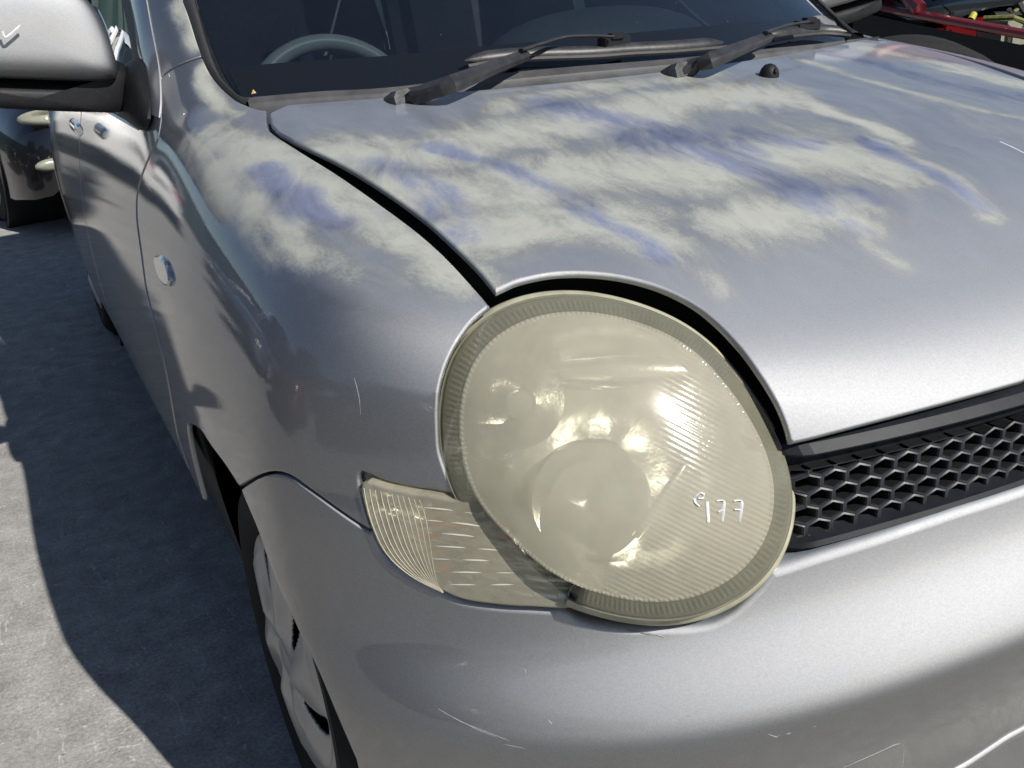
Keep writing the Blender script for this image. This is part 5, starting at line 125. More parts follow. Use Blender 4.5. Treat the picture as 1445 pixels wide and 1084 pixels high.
WIP['cowl_top']=[[-0.6463,1.0741,1.0199],[-0.6331,1.0673,1.0202],[-0.611,1.0572,1.0206],[-0.5994,1.0527,1.0208],[-0.5862,1.0479,1.021],[-0.5716,1.0428,1.0212],[-0.5555,1.0373,1.0213],[-0.538,1.031,1.0213],[-0.5266,1.0266,1.0211],[-0.5148,1.0216,1.0209],[-0.5026,1.0162,1.0205],[-0.4898,1.0107,1.0201],[-0.4763,1.0052,1.0198],[-0.4619,0.9999,1.0195],[-0.4466,0.9951,1.0194],[-0.4301,0.991,1.0194],[-0.417,0.9885,1.0196],[-0.4029,0.9864,1.0198],[-0.3878,0.9845,1.0202],[-0.372,0.9828,1.0206],[-0.3557,0.9813,1.0211],[-0.3391,0.9799,1.0216],[-0.3224,0.9785,1.0221],[-0.3058,0.9771,1.0226],[-0.2896,0.9757,1.0231],[-0.2739,0.9743,1.0234],[-0.259,0.9728,1.0237],[-0.242,0.9709,1.0239],[-0.226,0.9691,1.024],[-0.2108,0.9674,1.0241],[-0.1959,0.9656,1.0241],[-0.1811,0.9639,1.0241],[-0.1659,0.9621,1.024],[-0.1501,0.9603,1.0239],[-0.1332,0.9585,1.0237],[-0.1148,0.9566,1.0236],[-0.1,0.9551,1.0234],[-0.0842,0.9535,1.0231],[-0.0678,0.9518,1.0228],[-0.0507,0.9502,1.0225],[-0.0331,0.9485,1.0222],[-0.0151,0.947,1.0218],[0.0031,0.9455,1.0214],[0.0215,0.9442,1.021],[0.0399,0.9431,1.0206],[0.0582,0.9422,1.0203],[0.0762,0.9415,1.0199],[0.0938,0.9412,1.0196],[0.1149,0.9412,1.0194],[0.1364,0.9416,1.0191],[0.1581,0.9424,1.0189],[0.18,0.9435,1.0187],[0.2019,0.9449,1.0185],[0.2235,0.9465,1.0183],[0.2447,0.9483,1.018],[0.2653,0.9501,1.0178],[0.285,0.952,1.0176],[0.3035,0.9536,1.0173],[0.3366,0.9565,1.0168],[0.3652,0.959,1.0162],[0.3908,0.9612,1.0157],[0.4147,0.9636,1.0153],[0.4388,0.9666,1.0148],[0.4706,0.9717,1.0144],[0.5022,0.9779,1.014],[0.53,0.984,1.0136],[0.5503,0.9888,1.0133]]
WIP['frit_top']=[[-0.6469,1.164,1.0619],[-0.6387,1.16,1.0622],[-0.6271,1.1548,1.0626],[-0.6132,1.1491,1.0631],[-0.5978,1.1432,1.0635],[-0.582,1.1373,1.0638],[-0.5702,1.133,1.0638],[-0.5575,1.1284,1.0638],[-0.5441,1.1237,1.0638],[-0.5303,1.1189,1.0637],[-0.5163,1.1143,1.0636],[-0.5022,1.1097,1.0635],[-0.4883,1.1054,1.0634],[-0.4748,1.1012,1.0633],[-0.4615,1.0972,1.0631],[-0.4482,1.0933,1.0629],[-0.4346,1.0894,1.0627],[-0.4206,1.0856,1.0626],[-0.4058,1.0818,1.0625],[-0.3901,1.0781,1.0625],[-0.3772,1.0753,1.0627],[-0.3639,1.0726,1.0628],[-0.3503,1.0701,1.0631],[-0.3361,1.0676,1.0634],[-0.3215,1.0651,1.0637],[-0.3064,1.0627,1.0639],[-0.2908,1.0603,1.0642],[-0.2745,1.0579,1.0644],[-0.2577,1.0554,1.0646],[-0.2434,1.0534,1.0647],[-0.2284,1.0513,1.0647],[-0.213,1.0493,1.0647],[-0.197,1.0473,1.0647],[-0.1806,1.0454,1.0647],[-0.1639,1.0436,1.0647],[-0.1468,1.042,1.0646],[-0.1294,1.0404,1.0646],[-0.1119,1.0391,1.0645],[-0.0942,1.0379,1.0644],[-0.0764,1.0369,1.0644],[-0.0583,1.0361,1.0644],[-0.0397,1.0355,1.0643],[-0.0205,1.0351,1.0643],[-0.0009,1.0349,1.0642],[0.0191,1.035,1.0642],[0.0392,1.0352,1.0641],[0.0595,1.0357,1.064],[0.0798,1.0364,1.0639],[0.0999,1.0373,1.0638],[0.1198,1.0384,1.0637],[0.1393,1.0397,1.0635],[0.1629,1.0416,1.0633],[0.1865,1.0437,1.0631],[0.2101,1.0461,1.0628],[0.2336,1.0488,1.0626],[0.2568,1.0518,1.0623],[0.2798,1.055,1.062],[0.3023,1.0585,1.0616],[0.3243,1.0621,1.0613],[0.3456,1.0658,1.0609],[0.3815,1.0727,1.0602],[0.4145,1.0794,1.0595],[0.4455,1.0863,1.0587],[0.4757,1.0937,1.058],[0.5065,1.1019,1.0574],[0.5481,1.1145,1.0567],[0.5918,1.1296,1.0561],[0.6346,1.1474,1.0553],[0.6755,1.1705,1.0541]]
WIP['seal_out']=[[-0.6515,1.0471,1.0138],[-0.6579,1.0776,1.0187],[-0.6645,1.11,1.0291],[-0.6704,1.1357,1.0413],[-0.6748,1.1619,1.0557],[-0.6759,1.1808,1.0672],[-0.676,1.2019,1.0807],[-0.6746,1.2238,1.0955],[-0.6725,1.2455,1.1105],[-0.6705,1.2641,1.1236],[-0.6687,1.2832,1.1368],[-0.6677,1.3095,1.1543],[-0.6671,1.3312,1.1686]]
WIP['seal_in']=[[-0.6398,1.0688,1.0196],[-0.6508,1.0863,1.0228],[-0.6572,1.1141,1.0336],[-0.6638,1.144,1.049],[-0.6641,1.1713,1.0664],[-0.6632,1.1898,1.0789],[-0.6618,1.21,1.0926],[-0.6601,1.2303,1.1067],[-0.6581,1.2502,1.1206],[-0.654,1.2845,1.1448],[-0.6508,1.3168,1.1674]]
WIP['mirror_shell']=[[-1.0825,1.42,1.0915],[-1.0817,1.42,1.0995],[-1.0807,1.42,1.1109],[-1.0791,1.42,1.1236],[-1.0763,1.42,1.1355],[-1.0725,1.42,1.1465],[-1.0677,1.42,1.1576],[-1.062,1.42,1.1682],[-1.0552,1.42,1.1776],[-1.0473,1.42,1.1858],[-1.0384,1.42,1.193],[-1.0284,1.42,1.1993],[-1.0174,1.42,1.2045],[-1.0077,1.42,1.2077],[-0.9971,1.42,1.2103],[-0.9859,1.42,1.2122],[-0.9743,1.42,1.2135],[-0.9624,1.42,1.2143],[-0.9522,1.42,1.2147],[-0.9413,1.42,1.2145],[-0.9303,1.42,1.2141],[-0.9192,1.42,1.2133],[-0.9085,1.42,1.2121],[-0.8983,1.42,1.2108],[-0.8866,1.42,1.2087],[-0.8751,1.42,1.206],[-0.8642,1.42,1.2029],[-0.8543,1.42,1.1997],[-0.8456,1.42,1.1966],[-0.8347,1.42,1.1918],[-0.8269,1.42,1.1868],[-0.8204,1.42,1.1815],[-0.8127,1.42,1.1725],[-0.8071,1.42,1.1622],[-0.8023,1.42,1.1504],[-0.7983,1.42,1.1371],[-0.7958,1.42,1.1275],[-0.7935,1.42,1.1172],[-0.7915,1.42,1.1071],[-0.7893,1.42,1.0922],[-0.788,1.42,1.0781],[-0.7875,1.42,1.0648],[-0.7881,1.42,1.0538],[-0.7939,1.42,1.0434],[-0.8089,1.42,1.0412],[-0.8195,1.42,1.0415],[-0.8328,1.42,1.0423],[-0.8489,1.42,1.0439],[-0.8581,1.42,1.0449],[-0.8682,1.42,1.0463],[-0.8789,1.42,1.0478],[-0.89,1.42,1.0493],[-0.9011,1.42,1.0509],[-0.9121,1.42,1.0524],[-0.9229,1.42,1.0539],[-0.9338,1.42,1.0553],[-0.9448,1.42,1.0568],[-0.9558,1.42,1.0582],[-0.9667,1.42,1.0597],[-0.9775,1.42,1.0611],[-0.9884,1.42,1.0625],[-0.9996,1.42,1.064],[-1.0107,1.42,1.0654],[-1.0214,1.42,1.0668],[-1.0315,1.42,1.0682],[-1.0406,1.42,1.0695],[-1.0532,1.42,1.0712],[-1.0647,1.42,1.0727],[-1.0743,1.42,1.0744],[-1.0811,1.42,1.0768]]
WIP['mirror_body']=[[-1.0792,1.43,1.0851],[-1.0725,1.43,1.0837],[-1.063,1.43,1.0817],[-1.0515,1.43,1.0793],[-1.0389,1.43,1.0768],[-1.03,1.43,1.0752],[-1.0205,1.43,1.0735],[-1.0104,1.43,1.0718],[-0.9996,1.43,1.07],[-0.9881,1.43,1.0681],[-0.976,1.43,1.0663],[-0.9662,1.43,1.0648],[-0.9557,1.43,1.0633],[-0.9446,1.43,1.0617],[-0.9333,1.43,1.0601],[-0.9217,1.43,1.0585],[-0.9101,1.43,1.057],[-0.8988,1.43,1.0556],[-0.8879,1.43,1.0543],[-0.8754,1.43,1.0529],[-0.8625,1.43,1.0514],[-0.8495,1.43,1.05],[-0.837,1.43,1.0488],[-0.8253,1.43,1.0479],[-0.8149,1.43,1.0475],[-0.8064,1.43,1.0477],[-0.7906,1.43,1.0544],[-0.7838,1.43,1.0627],[-0.7728,1.43,1.069],[-0.7656,1.43,1.0561],[-0.7664,1.43,1.0414],[-0.7693,1.43,1.0256],[-0.7734,1.43,1.0136],[-0.7786,1.43,1.0041],[-0.7908,1.43,0.9928],[-0.7996,1.43,0.9928],[-0.8172,1.43,0.9957],[-0.826,1.43,0.9969],[-0.8364,1.43,0.9982],[-0.848,1.43,0.9998],[-0.8604,1.43,1.0015],[-0.8732,1.43,1.0033],[-0.886,1.43,1.0052],[-0.8984,1.43,1.007],[-0.9093,1.43,1.0087],[-0.9207,1.43,1.0104],[-0.9323,1.43,1.0122],[-0.9439,1.43,1.014],[-0.9553,1.43,1.0159],[-0.9664,1.43,1.0177],[-0.9769,1.43,1.0196],[-0.9867,1.43,1.0213],[-0.9988,1.43,1.0237],[-1.0103,1.43,1.0259],[-1.021,1.43,1.0282],[-1.0311,1.43,1.0305],[-1.0405,1.43,1.0327],[-1.0493,1.43,1.0351],[-1.0618,1.43,1.0381],[-1.0733,1.43,1.0409],[-1.0825,1.43,1.0444],[-1.0883,1.43,1.0495],[-1.0885,1.43,1.0612],[-1.0833,1.43,1.0752]]
WIP['mirror_foot']=[[-0.7608,1.5404,1.0454],[-0.7564,1.5096,1.0618],[-0.7523,1.4474,1.0739],[-0.749,1.3871,1.0771],[-0.7487,1.3494,1.0701],[-0.7521,1.3113,1.051],[-0.7575,1.2745,1.0281],[-0.7634,1.2474,1.0075],[-0.7702,1.2346,0.9885],[-0.7771,1.2467,0.9731],[-0.7806,1.2781,0.967],[-0.782,1.3511,0.9675],[-0.7821,1.474,0.9704],[-0.7813,1.5966,0.9747],[-0.7763,1.5884,0.9912],[-0.7703,1.5615,1.0111],[-0.7648,1.5492,1.0305]]
WIP['sash']=[[-0.7277,1.5163,1.1745],[-0.7301,1.5026,1.1618],[-0.7336,1.4829,1.1439],[-0.7372,1.4628,1.1263],[-0.7406,1.4441,1.1097],[-0.7442,1.4249,1.0933],[-0.7471,1.4056,1.0798],[-0.7506,1.3518,1.0584],[-0.7537,1.3213,1.0432],[-0.7574,1.2923,1.0269],[-0.7622,1.2681,1.0094],[-0.7662,1.2509,0.996]]
WIP['sash2']=[[-0.7148,1.4176,1.1726],[-0.717,1.4035,1.1615],[-0.7203,1.383,1.1457],[-0.7237,1.3612,1.129],[-0.7265,1.3427,1.1153],[-0.7301,1.3171,1.0972],[-0.7331,1.296,1.0824],[-0.7364,1.2761,1.068],[-0.7405,1.2568,1.0527],[-0.7446,1.2422,1.0396],[-0.7493,1.2273,1.0254],[-0.7536,1.2154,1.0134],[-0.7621,1.2012,0.9928]]
WIP['sash_in']=[[-0.7254,1.6505,1.1758],[-0.7278,1.6312,1.1621],[-0.7312,1.6037,1.1429],[-0.7347,1.5776,1.1248],[-0.7394,1.5451,1.1013],[-0.7435,1.5184,1.082],[-0.7475,1.4961,1.0641],[-0.7534,1.4698,1.0406],[-0.7594,1.4408,1.0177]]
WIP['tick']=[[-0.9581,1.33,1.1398],[-0.9577,1.33,1.1347],[-0.9562,1.33,1.13],[-0.9532,1.33,1.1304],[-0.948,1.33,1.1337],[-0.9436,1.33,1.1365],[-0.9381,1.33,1.1402],[-0.9329,1.33,1.1439],[-0.9293,1.33,1.1464]]
WIP['handle']=[[-0.8294,2.02,0.9],[-0.8293,2.0457,0.9],[-0.8293,2.0714,0.9],[-0.8292,2.0971,0.9],[-0.8292,2.1229,0.9],[-0.8291,2.1486,0.9],[-0.8291,2.1743,0.9],[-0.829,2.2,0.9]]
WIP['lip']=[[-0.1337,0.0659,0.2005],[-0.1251,0.0649,0.2024],[-0.1127,0.0634,0.2049],[-0.098,0.0619,0.2077],[-0.0826,0.0605,0.2103],[-0.0687,0.0595,0.2125],[-0.0524,0.0584,0.2146],[-0.0357,0.0576,0.2164],[-0.0207,0.0571,0.2176],[-0.0098,0.0569,0.2182]]
WIP['chips']=[[-0.5411,0.1459,0.5482],[-0.5256,0.137,0.5476],[-0.556,0.1556,0.5515],[-0.6395,0.2017,0.5212],[-0.6482,0.2024,0.5091],[-0.6406,0.1682,0.4638],[-0.4448,0.0518,0.4423],[-0.4304,0.0469,0.4412],[-0.1941,0.0219,0.364],[-0.7024,0.242,0.4941],[-0.7417,0.347,0.8011],[-0.7437,0.3429,0.7798]]
WIP['washer']=[[0.163,0.7827,0.9922]]
WIP['nop']=[[0.0,0.0,0.0]]
MARKS=[[[-0.4971,0.1135,0.7055],[-0.4925,0.1119,0.7048],[-0.4902,0.1128,0.7082],[-0.4939,0.1145,0.7101],[-0.4985,0.115,0.7083],[-0.5,0.1144,0.7057],[-0.5005,0.1134,0.7028],[-0.4991,0.112,0.7003],[-0.4974,0.1108,0.6985]],[[-0.4892,0.1097,0.701],[-0.4895,0.109,0.699],[-0.49,0.108,0.6961],[-0.4905,0.107,0.6929],[-0.4908,0.1062,0.6901],[-0.4912,0.1052,0.687],[-0.4915,0.1044,0.6842],[-0.4916,0.1039,0.6822]],[[-0.4801,0.1073,0.7],[-0.4764,0.1067,0.7001],[-0.4729,0.1057,0.6992],[-0.4728,0.1049,0.6972],[-0.4737,0.104,0.6943],[-0.4748,0.1031,0.6911],[-0.4757,0.1023,0.6884],[-0.4768,0.1015,0.6853],[-0.4777,0.1008,0.6824],[-0.4784,0.1004,0.6804]],[[-0.4808,0.104,0.6903],[-0.4755,0.1033,0.6912]],[[-0.4629,0.1033,0.6965],[-0.4586,0.1028,0.6963],[-0.4545,0.102,0.6952],[-0.4543,0.1012,0.6931],[-0.4552,0.1002,0.6902],[-0.4564,0.0993,0.687],[-0.4575,0.0985,0.6843],[-0.4589,0.0976,0.6813],[-0.4601,0.097,0.6785],[-0.4609,0.0965,0.6766]],[[-0.4639,0.1007,0.6888],[-0.4606,0.1,0.688],[-0.4572,0.0994,0.6872]]]
HOODMARK=[[[0.2763,0.4168,0.9084],[0.277,0.4104,0.9066],[0.2776,0.4009,0.9039],[0.2774,0.3924,0.9015],[0.277,0.383,0.8987],[0.2768,0.3765,0.8968]]]


# ------------------------------------------------------------------ materials
class NT:
    def __init__(s, name):
        s.m = bpy.data.materials.new(name); s.m.use_nodes = True; s.t = s.m.node_tree
        for n in list(s.t.nodes): s.t.nodes.remove(n)
        s.out = s.t.nodes.new('ShaderNodeOutputMaterial')
    def n(s, typ, **k):
        o = s.t.nodes.new(typ)
        for a, v in k.items():
            if a.startswith('_'): setattr(o, a[1:], v)
            else: s.set(o, a.replace('__', ' '), v)
        return o
    def set(s, o, name, v):
        sock = o.inputs[int(name[1:])] if name[0] == 'i' and name[1:].isdigit() else o.inputs[name]
        if hasattr(v, 'is_output'): s.t.links.new(v, sock)
        else: sock.default_value = v
    def mix(s, f, a, b):
        o = s.n('ShaderNodeMix', _data_type='RGBA'); s.set(o, 'i0', f)
        for i, v in ((6, a), (7, b)):
            if hasattr(v, 'is_output'): s.t.links.new(v, o.inputs[i])
            else: o.inputs[i].default_value = v
        return o.outputs[2]
    def math(s, op, a, b=0.0, c=0.0, clamp=False):
        o = s.n('ShaderNodeMath', _operation=op, _use_clamp=clamp)
        for i, v in enumerate((a, b, c)):
            if hasattr(v, 'is_output'): s.t.links.new(v, o.inputs[i])
            else: o.inputs[i].default_value = v
        return o.outputs[0]
    def ramp(s, f, stops):
        o = s.n('ShaderNodeValToRGB'); s.t.links.new(f, o.inputs[0]); e = o.color_ramp.elements
        while len(e) < len(stops): e.new(0.5)
        for i, (p, c) in enumerate(stops):
            e[i].position = p; e[i].color = (c, c, c, 1) if not hasattr(c, '__len__') else (*c, 1)
        return o.outputs[0]
    def noise(s, vec, scale, detail=4, rough=.55, dist=0.0):
        o = s.n('ShaderNodeTexNoise', Scale=scale, Detail=detail, Roughness=rough, Distortion=dist)
        if vec is not None: s.t.links.new(vec, o.inputs['Vector'])
        return o.outputs['Fac']
    def obj(s): return s.n('ShaderNodeTexCoord').outputs['Object']
    def mapping(s, vec, scale=(1, 1, 1), rot=(0, 0, 0)):
        o = s.n('ShaderNodeMapping', Scale=scale, Rotation=rot); s.t.links.new(vec, o.inputs['Vector']); return o.outputs[0]
    def bump(s, h, strength=.2, dist=.01):
        return s.n('ShaderNodeBump', Height=h, Strength=strength, Distance=dist).outputs[0]
    def bsdf(s, **k): return s.n('ShaderNodeBsdfPrincipled', **k)
    def done(s, sh): s.t.links.new(sh, s.out.inputs[0]); return s.m

def c4(r, g, b): return (r, g, b, 1)

def simple(name, col, rough=.5, metal=0., noise=.0, nscale=60, bump=0., coat=0., spec=.5):
    t = NT(name); v = t.obj()
    col_s = c4(*col)
    if noise:
        f = t.noise(v, nscale, 5)
        col_s = t.mix(t.ramp(f, [(.3, 0), (.7, 1)]), c4(*[c * (1 - noise) for c in col]), c4(*[min(1, c * (1 + noise)) for c in col]))
    b = t.bsdf(Base__Color=col_s, Roughness=rough, Metallic=metal, Coat__Weight=coat, Coat__Roughness=.05)
    b.inputs['Specular IOR Level'].default_value = spec
    if bump: t.set(b, 'Normal', t.bump(t.noise(v, nscale * 3, 4), bump, .002))
    return t.done(b.outputs[0])

def paint_mat():
    t = NT('silver_metallic_paint'); v = t.obj()
    # flakes
    vor = t.n('ShaderNodeTexVoronoi', Scale=900.0); t.t.links.new(v, vor.inputs['Vector'])
    sep = t.n('ShaderNodeSeparateColor'); t.t.links.new(vor.outputs['Color'], sep.inputs[0])
    fl = sep.outputs[0]
    base = t.mix(fl, c4(.222, .227, .236), c4(.262, .267, .276))
    dirt = t.noise(v, 9, 6, .62)
    base = t.mix(t.ramp(dirt, [(.45, 0), (.8, .15)]), base, c4(.22, .215, .205))
    # worn clear coat
    at_c = t.n('ShaderNodeAttribute', _attribute_name='chalk').outputs['Fac']
    at_b = t.n('ShaderNodeAttribute', _attribute_name='blue').outputs['Fac']
    warp = t.n('ShaderNodeVectorMath', _operation='ADD')
    wn = t.n('ShaderNodeTexNoise', Scale=3.0, Detail=3.0); t.t.links.new(v, wn.inputs['Vector'])
    wv = t.n('ShaderNodeVectorMath', _operation='SCALE', Scale=.22); t.t.links.new(wn.outputs['Color'], wv.inputs[0])
    t.t.links.new(v, warp.inputs[0]); t.t.links.new(wv.outputs[0], warp.inputs[1])
    n1 = t.noise(t.mapping(warp.outputs[0], (9.5, 2.6, 5), (0, 0, .22)), 2.4, 12, .72)
    n2 = t.noise(t.mapping(warp.outputs[0], (11, 3.2, 6), (0, 0, .2)), 2.6, 12, .72)
    n3 = t.noise(v, 330, 3, .7)
    cm = t.math('ADD', at_c, t.math('MULTIPLY', t.math('SUBTRACT', n1, .5), 1.75))
    cm = t.math('ADD', cm, t.math('MULTIPLY', t.math('SUBTRACT', n3, .5), .75))
    n4 = t.noise(t.mapping(warp.outputs[0], (1, .7, 1)), 20, 8, .7)
    cm = t.math('ADD', cm, t.math('MULTIPLY', t.math('SUBTRACT', n4, .5), 1.1))
    bm = t.math('ADD', at_b, t.math('MULTIPLY', t.math('SUBTRACT', n4, .5), .9))
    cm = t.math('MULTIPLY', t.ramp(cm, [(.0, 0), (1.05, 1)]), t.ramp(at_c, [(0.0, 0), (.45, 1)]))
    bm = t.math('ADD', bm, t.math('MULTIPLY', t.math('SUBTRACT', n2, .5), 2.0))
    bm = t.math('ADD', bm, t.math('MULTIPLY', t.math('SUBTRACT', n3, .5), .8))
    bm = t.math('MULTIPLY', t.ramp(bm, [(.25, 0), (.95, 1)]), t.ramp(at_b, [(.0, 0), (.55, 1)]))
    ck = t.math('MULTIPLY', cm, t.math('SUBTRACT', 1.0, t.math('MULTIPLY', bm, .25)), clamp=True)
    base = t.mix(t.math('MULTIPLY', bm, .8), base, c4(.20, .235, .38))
    # fine scratches and chips
    sc = t.noise(t.mapping(v, (60, 8, 30), (.3, .2, .9)), 7, 2, .5)
    pits = t.n('ShaderNodeTexVoronoi', Scale=70.0); t.t.links.new(v, pits.inputs['Vector'])
    pit = t.math('LESS_THAN', pits.outputs['Distance'], .045)
    sp = t.n('ShaderNodeSeparateColor'); t.t.links.new(pits.outputs['Color'], sp.inputs[0])
    pit = t.math('MULTIPLY', pit, t.math('GREATER_THAN', sp.outputs[1], .80))
    base = t.mix(t.math('MULTIPLY', pit, .7), base, c4(.16, .155, .15))
    rough_n = t.noise(v, 26, 5, .6)
    orange = t.bump(t.noise(v, 260, 2, .5), .035, .002)
    flk = t.n('ShaderNodeNormalMap') if False else None
    fb = t.bump(fl, .03, .0004)
    crough = t.math('ADD', .02, t.math('MULTIPLY', t.ramp(rough_n, [(.45, 0), (.8, 1)]), .05))
    g1 = t.n('ShaderNodeBsdfGlossy', _distribution='BECKMANN', Color=base, Roughness=.665, Normal=fb)
    d1 = t.n('ShaderNodeBsdfDiffuse', Color=t.mix(.88, base, c4(0, 0, 0)), Normal=fb)
    ad = t.n('ShaderNodeAddShader'); t.t.links.new(g1.outputs[0], ad.inputs[0]); t.t.links.new(d1.outputs[0], ad.inputs[1])
    cg = t.n('ShaderNodeBsdfGlossy', Color=c4(1, 1, 1), Roughness=crough, Normal=orange)
    fr = t.n('ShaderNodeFresnel', IOR=1.5, Normal=orange)
    p = t.n('ShaderNodeMixShader'); t.set(p, 'i0', t.math('MULTIPLY', fr.outputs[0], t.math('SUBTRACT', 1.0, t.math('MULTIPLY', bm, .5))))
    t.t.links.new(ad.outputs[0], p.inputs[1]); t.t.links.new(cg.outputs[0], p.inputs[2])
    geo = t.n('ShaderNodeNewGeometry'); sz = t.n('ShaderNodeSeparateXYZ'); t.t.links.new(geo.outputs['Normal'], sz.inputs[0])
    sky_film = t.math('MULTIPLY', t.ramp(sz.outputs[2], [(.80, 0), (.97, 1)]), t.math('MULTIPLY', t.ramp(n1, [(.3, .6), (.7, 1)]), .60))  # sky brightness painted onto upward-facing panels, strongest where level
    ck = t.math('MAXIMUM', ck, t.math('MULTIPLY', sky_film, t.math('SUBTRACT', 1.0, t.math('MULTIPLY', bm, .6))))
    chalk_sky_col = t.mix(t.noise(v, 40, 6, .7), c4(.29, .296, .265), c4(.395, .40, .35))
    chalk_sky_col = t.mix(t.math('MULTIPLY', n3, .35), chalk_sky_col, c4(.20, .215, .22))
    chalk_sky_col = t.mix(t.ramp(cm, [(.05, 0), (.6, 1)]), c4(.235, .262, .312), chalk_sky_col)  # blue-grey sky tint put into the colour where chalk is thin
    chalk_sky_col = t.mix(t.math('MULTIPLY', bm, .92), chalk_sky_col, c4(.175, .20, .295))
    q = t.bsdf(Base__Color=chalk_sky_col, Metallic=.0, Roughness=.55, Coat__Weight=.0, Normal=t.bump(n3, .12, .001))
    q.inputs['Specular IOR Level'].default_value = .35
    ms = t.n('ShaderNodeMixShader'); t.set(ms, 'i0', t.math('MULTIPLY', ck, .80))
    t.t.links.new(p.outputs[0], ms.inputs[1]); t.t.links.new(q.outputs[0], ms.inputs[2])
    return t.done(ms.outputs[0])

def glass_mat(name, tint, rough=.0, trans=1.0, ior=1.5, coat_col=(1, 1, 1), dust=.007):
    t = NT(name)
    tr = t.n('ShaderNodeBsdfTransparent', Color=c4(*tint))
    gl = t.n('ShaderNodeBsdfGlossy', Color=c4(*coat_col), Roughness=rough)
    fr = t.n('ShaderNodeFresnel', IOR=ior)
    ms = t.n('ShaderNodeMixShader'); t.set(ms, 'i0', t.math('MULTIPLY', fr.outputs[0], 1.8, clamp=True))
    t.t.links.new(tr.outputs[0], ms.inputs[1]); t.t.links.new(gl.outputs[0], ms.inputs[2])
    v = t.obj(); dn = t.noise(v, 7, 6, .65); df = t.n('ShaderNodeBsdfDiffuse', Color=c4(.35, .37, .40))
    spk = t.n('ShaderNodeTexVoronoi', Scale=55.0); t.t.links.new(v, spk.inputs['Vector'])
    sp = t.n('ShaderNodeSeparateColor'); t.t.links.new(spk.outputs['Color'], sp.inputs[0])
    dot = t.math('MULTIPLY', t.math('LESS_THAN', spk.outputs['Distance'], .05), t.math('GREATER_THAN', sp.outputs[0], .85))
    m2 = t.n('ShaderNodeMixShader'); t.set(m2, 'i0', t.math('ADD', t.math('MULTIPLY', dot, .3), t.math('MULTIPLY', t.ramp(dn, [(.3, .2), (.7, 1)]), dust)))
    t.t.links.new(ms.outputs[0], m2.inputs[1]); t.t.links.new(df.outputs[0], m2.inputs[2])
    return t.done(m2.outputs[0])

def lens_mat(name, haze=.5, col=(.45, .428, .335), flute=True, ribs=False):
    t = NT(name); v = t.obj()
    n = t.noise(v, 11, 6, .6, .6); n2 = t.noise(v, 55, 5, .65)
    hz = t.math('ADD', haze - .12, t.math('MULTIPLY', n, .24))
    hz = t.math('ADD', hz, t.math('MULTIPLY', n2, .06), clamp=True)
    ccol = t.mix(n, c4(*[c * .86 for c in col]), c4(*[min(1, c * 1.10) for c in col]))
    d = t.n('ShaderNodeBsdfDiffuse', Color=ccol); tl = t.n('ShaderNodeBsdfTranslucent', Color=ccol)
    a = t.n('ShaderNodeMixShader', i0=.35); t.t.links.new(d.outputs[0], a.inputs[1]); t.t.links.new(tl.outputs[0], a.inputs[2])
    tr = t.n('ShaderNodeBsdfTransparent', Color=c4(.90, .89, .80))
    m = t.n('ShaderNodeMixShader'); t.set(m, 'i0', hz)
    t.t.links.new(tr.outputs[0], m.inputs[1]); t.t.links.new(a.outputs[0], m.inputs[2])
    rough = t.math('ADD', .10, t.math('MULTIPLY', n2, .14))
    wv = t.n('ShaderNodeTexWave', _wave_type='BANDS', _bands_direction='X', Scale=62.0, Distortion=.6)
    t.t.links.new(t.mapping(v, (1, 0, 1), (0, .95, 0)), wv.inputs['Vector'])
    sx = t.n('ShaderNodeSeparateXYZ'); t.t.links.new(v, sx.inputs[0])
    k1 = t.math('ADD', t.math('MULTIPLY', sx.outputs[0], 1.0), t.math('MULTIPLY', sx.outputs[2], -.55))
    msk = t.ramp(t.math('ADD', k1, 1.42), [(.48, 0), (.52, 1), (.66, 1), (.70, 0)])
    msk = t.math('MULTIPLY', msk, t.ramp(n2, [(.35, .3), (.6, 1)]))
    nb = t.bump(t.math('MULTIPLY', wv.outputs['Fac'], msk), .28, .0012)
    if flute: t.set(d, 'Normal', nb)
    if ribs:
        w2 = t.n('ShaderNodeTexWave', _wave_type='BANDS', _bands_direction='Z', Scale=26.0, Distortion=.15)
        t.t.links.new(t.mapping(v, (.4, .8, 1), (.5, .35, 0)), w2.inputs['Vector'])
        nb = t.bump(w2.outputs['Fac'], .3, .003); flute = True
    gl = t.n('ShaderNodeBsdfGlossy', Color=c4(1, 1, 1), Roughness=rough)
    if flute: t.set(gl, 'Normal', nb)
    fr = t.n('ShaderNodeFresnel', IOR=1.5)
    h = t.n('ShaderNodeMixShader'); t.set(h, 'i0', fr.outputs[0])
    t.t.links.new(m.outputs[0], h.inputs[1]); t.t.links.new(gl.outputs[0], h.inputs[2])
    return t.done(h.outputs[0])

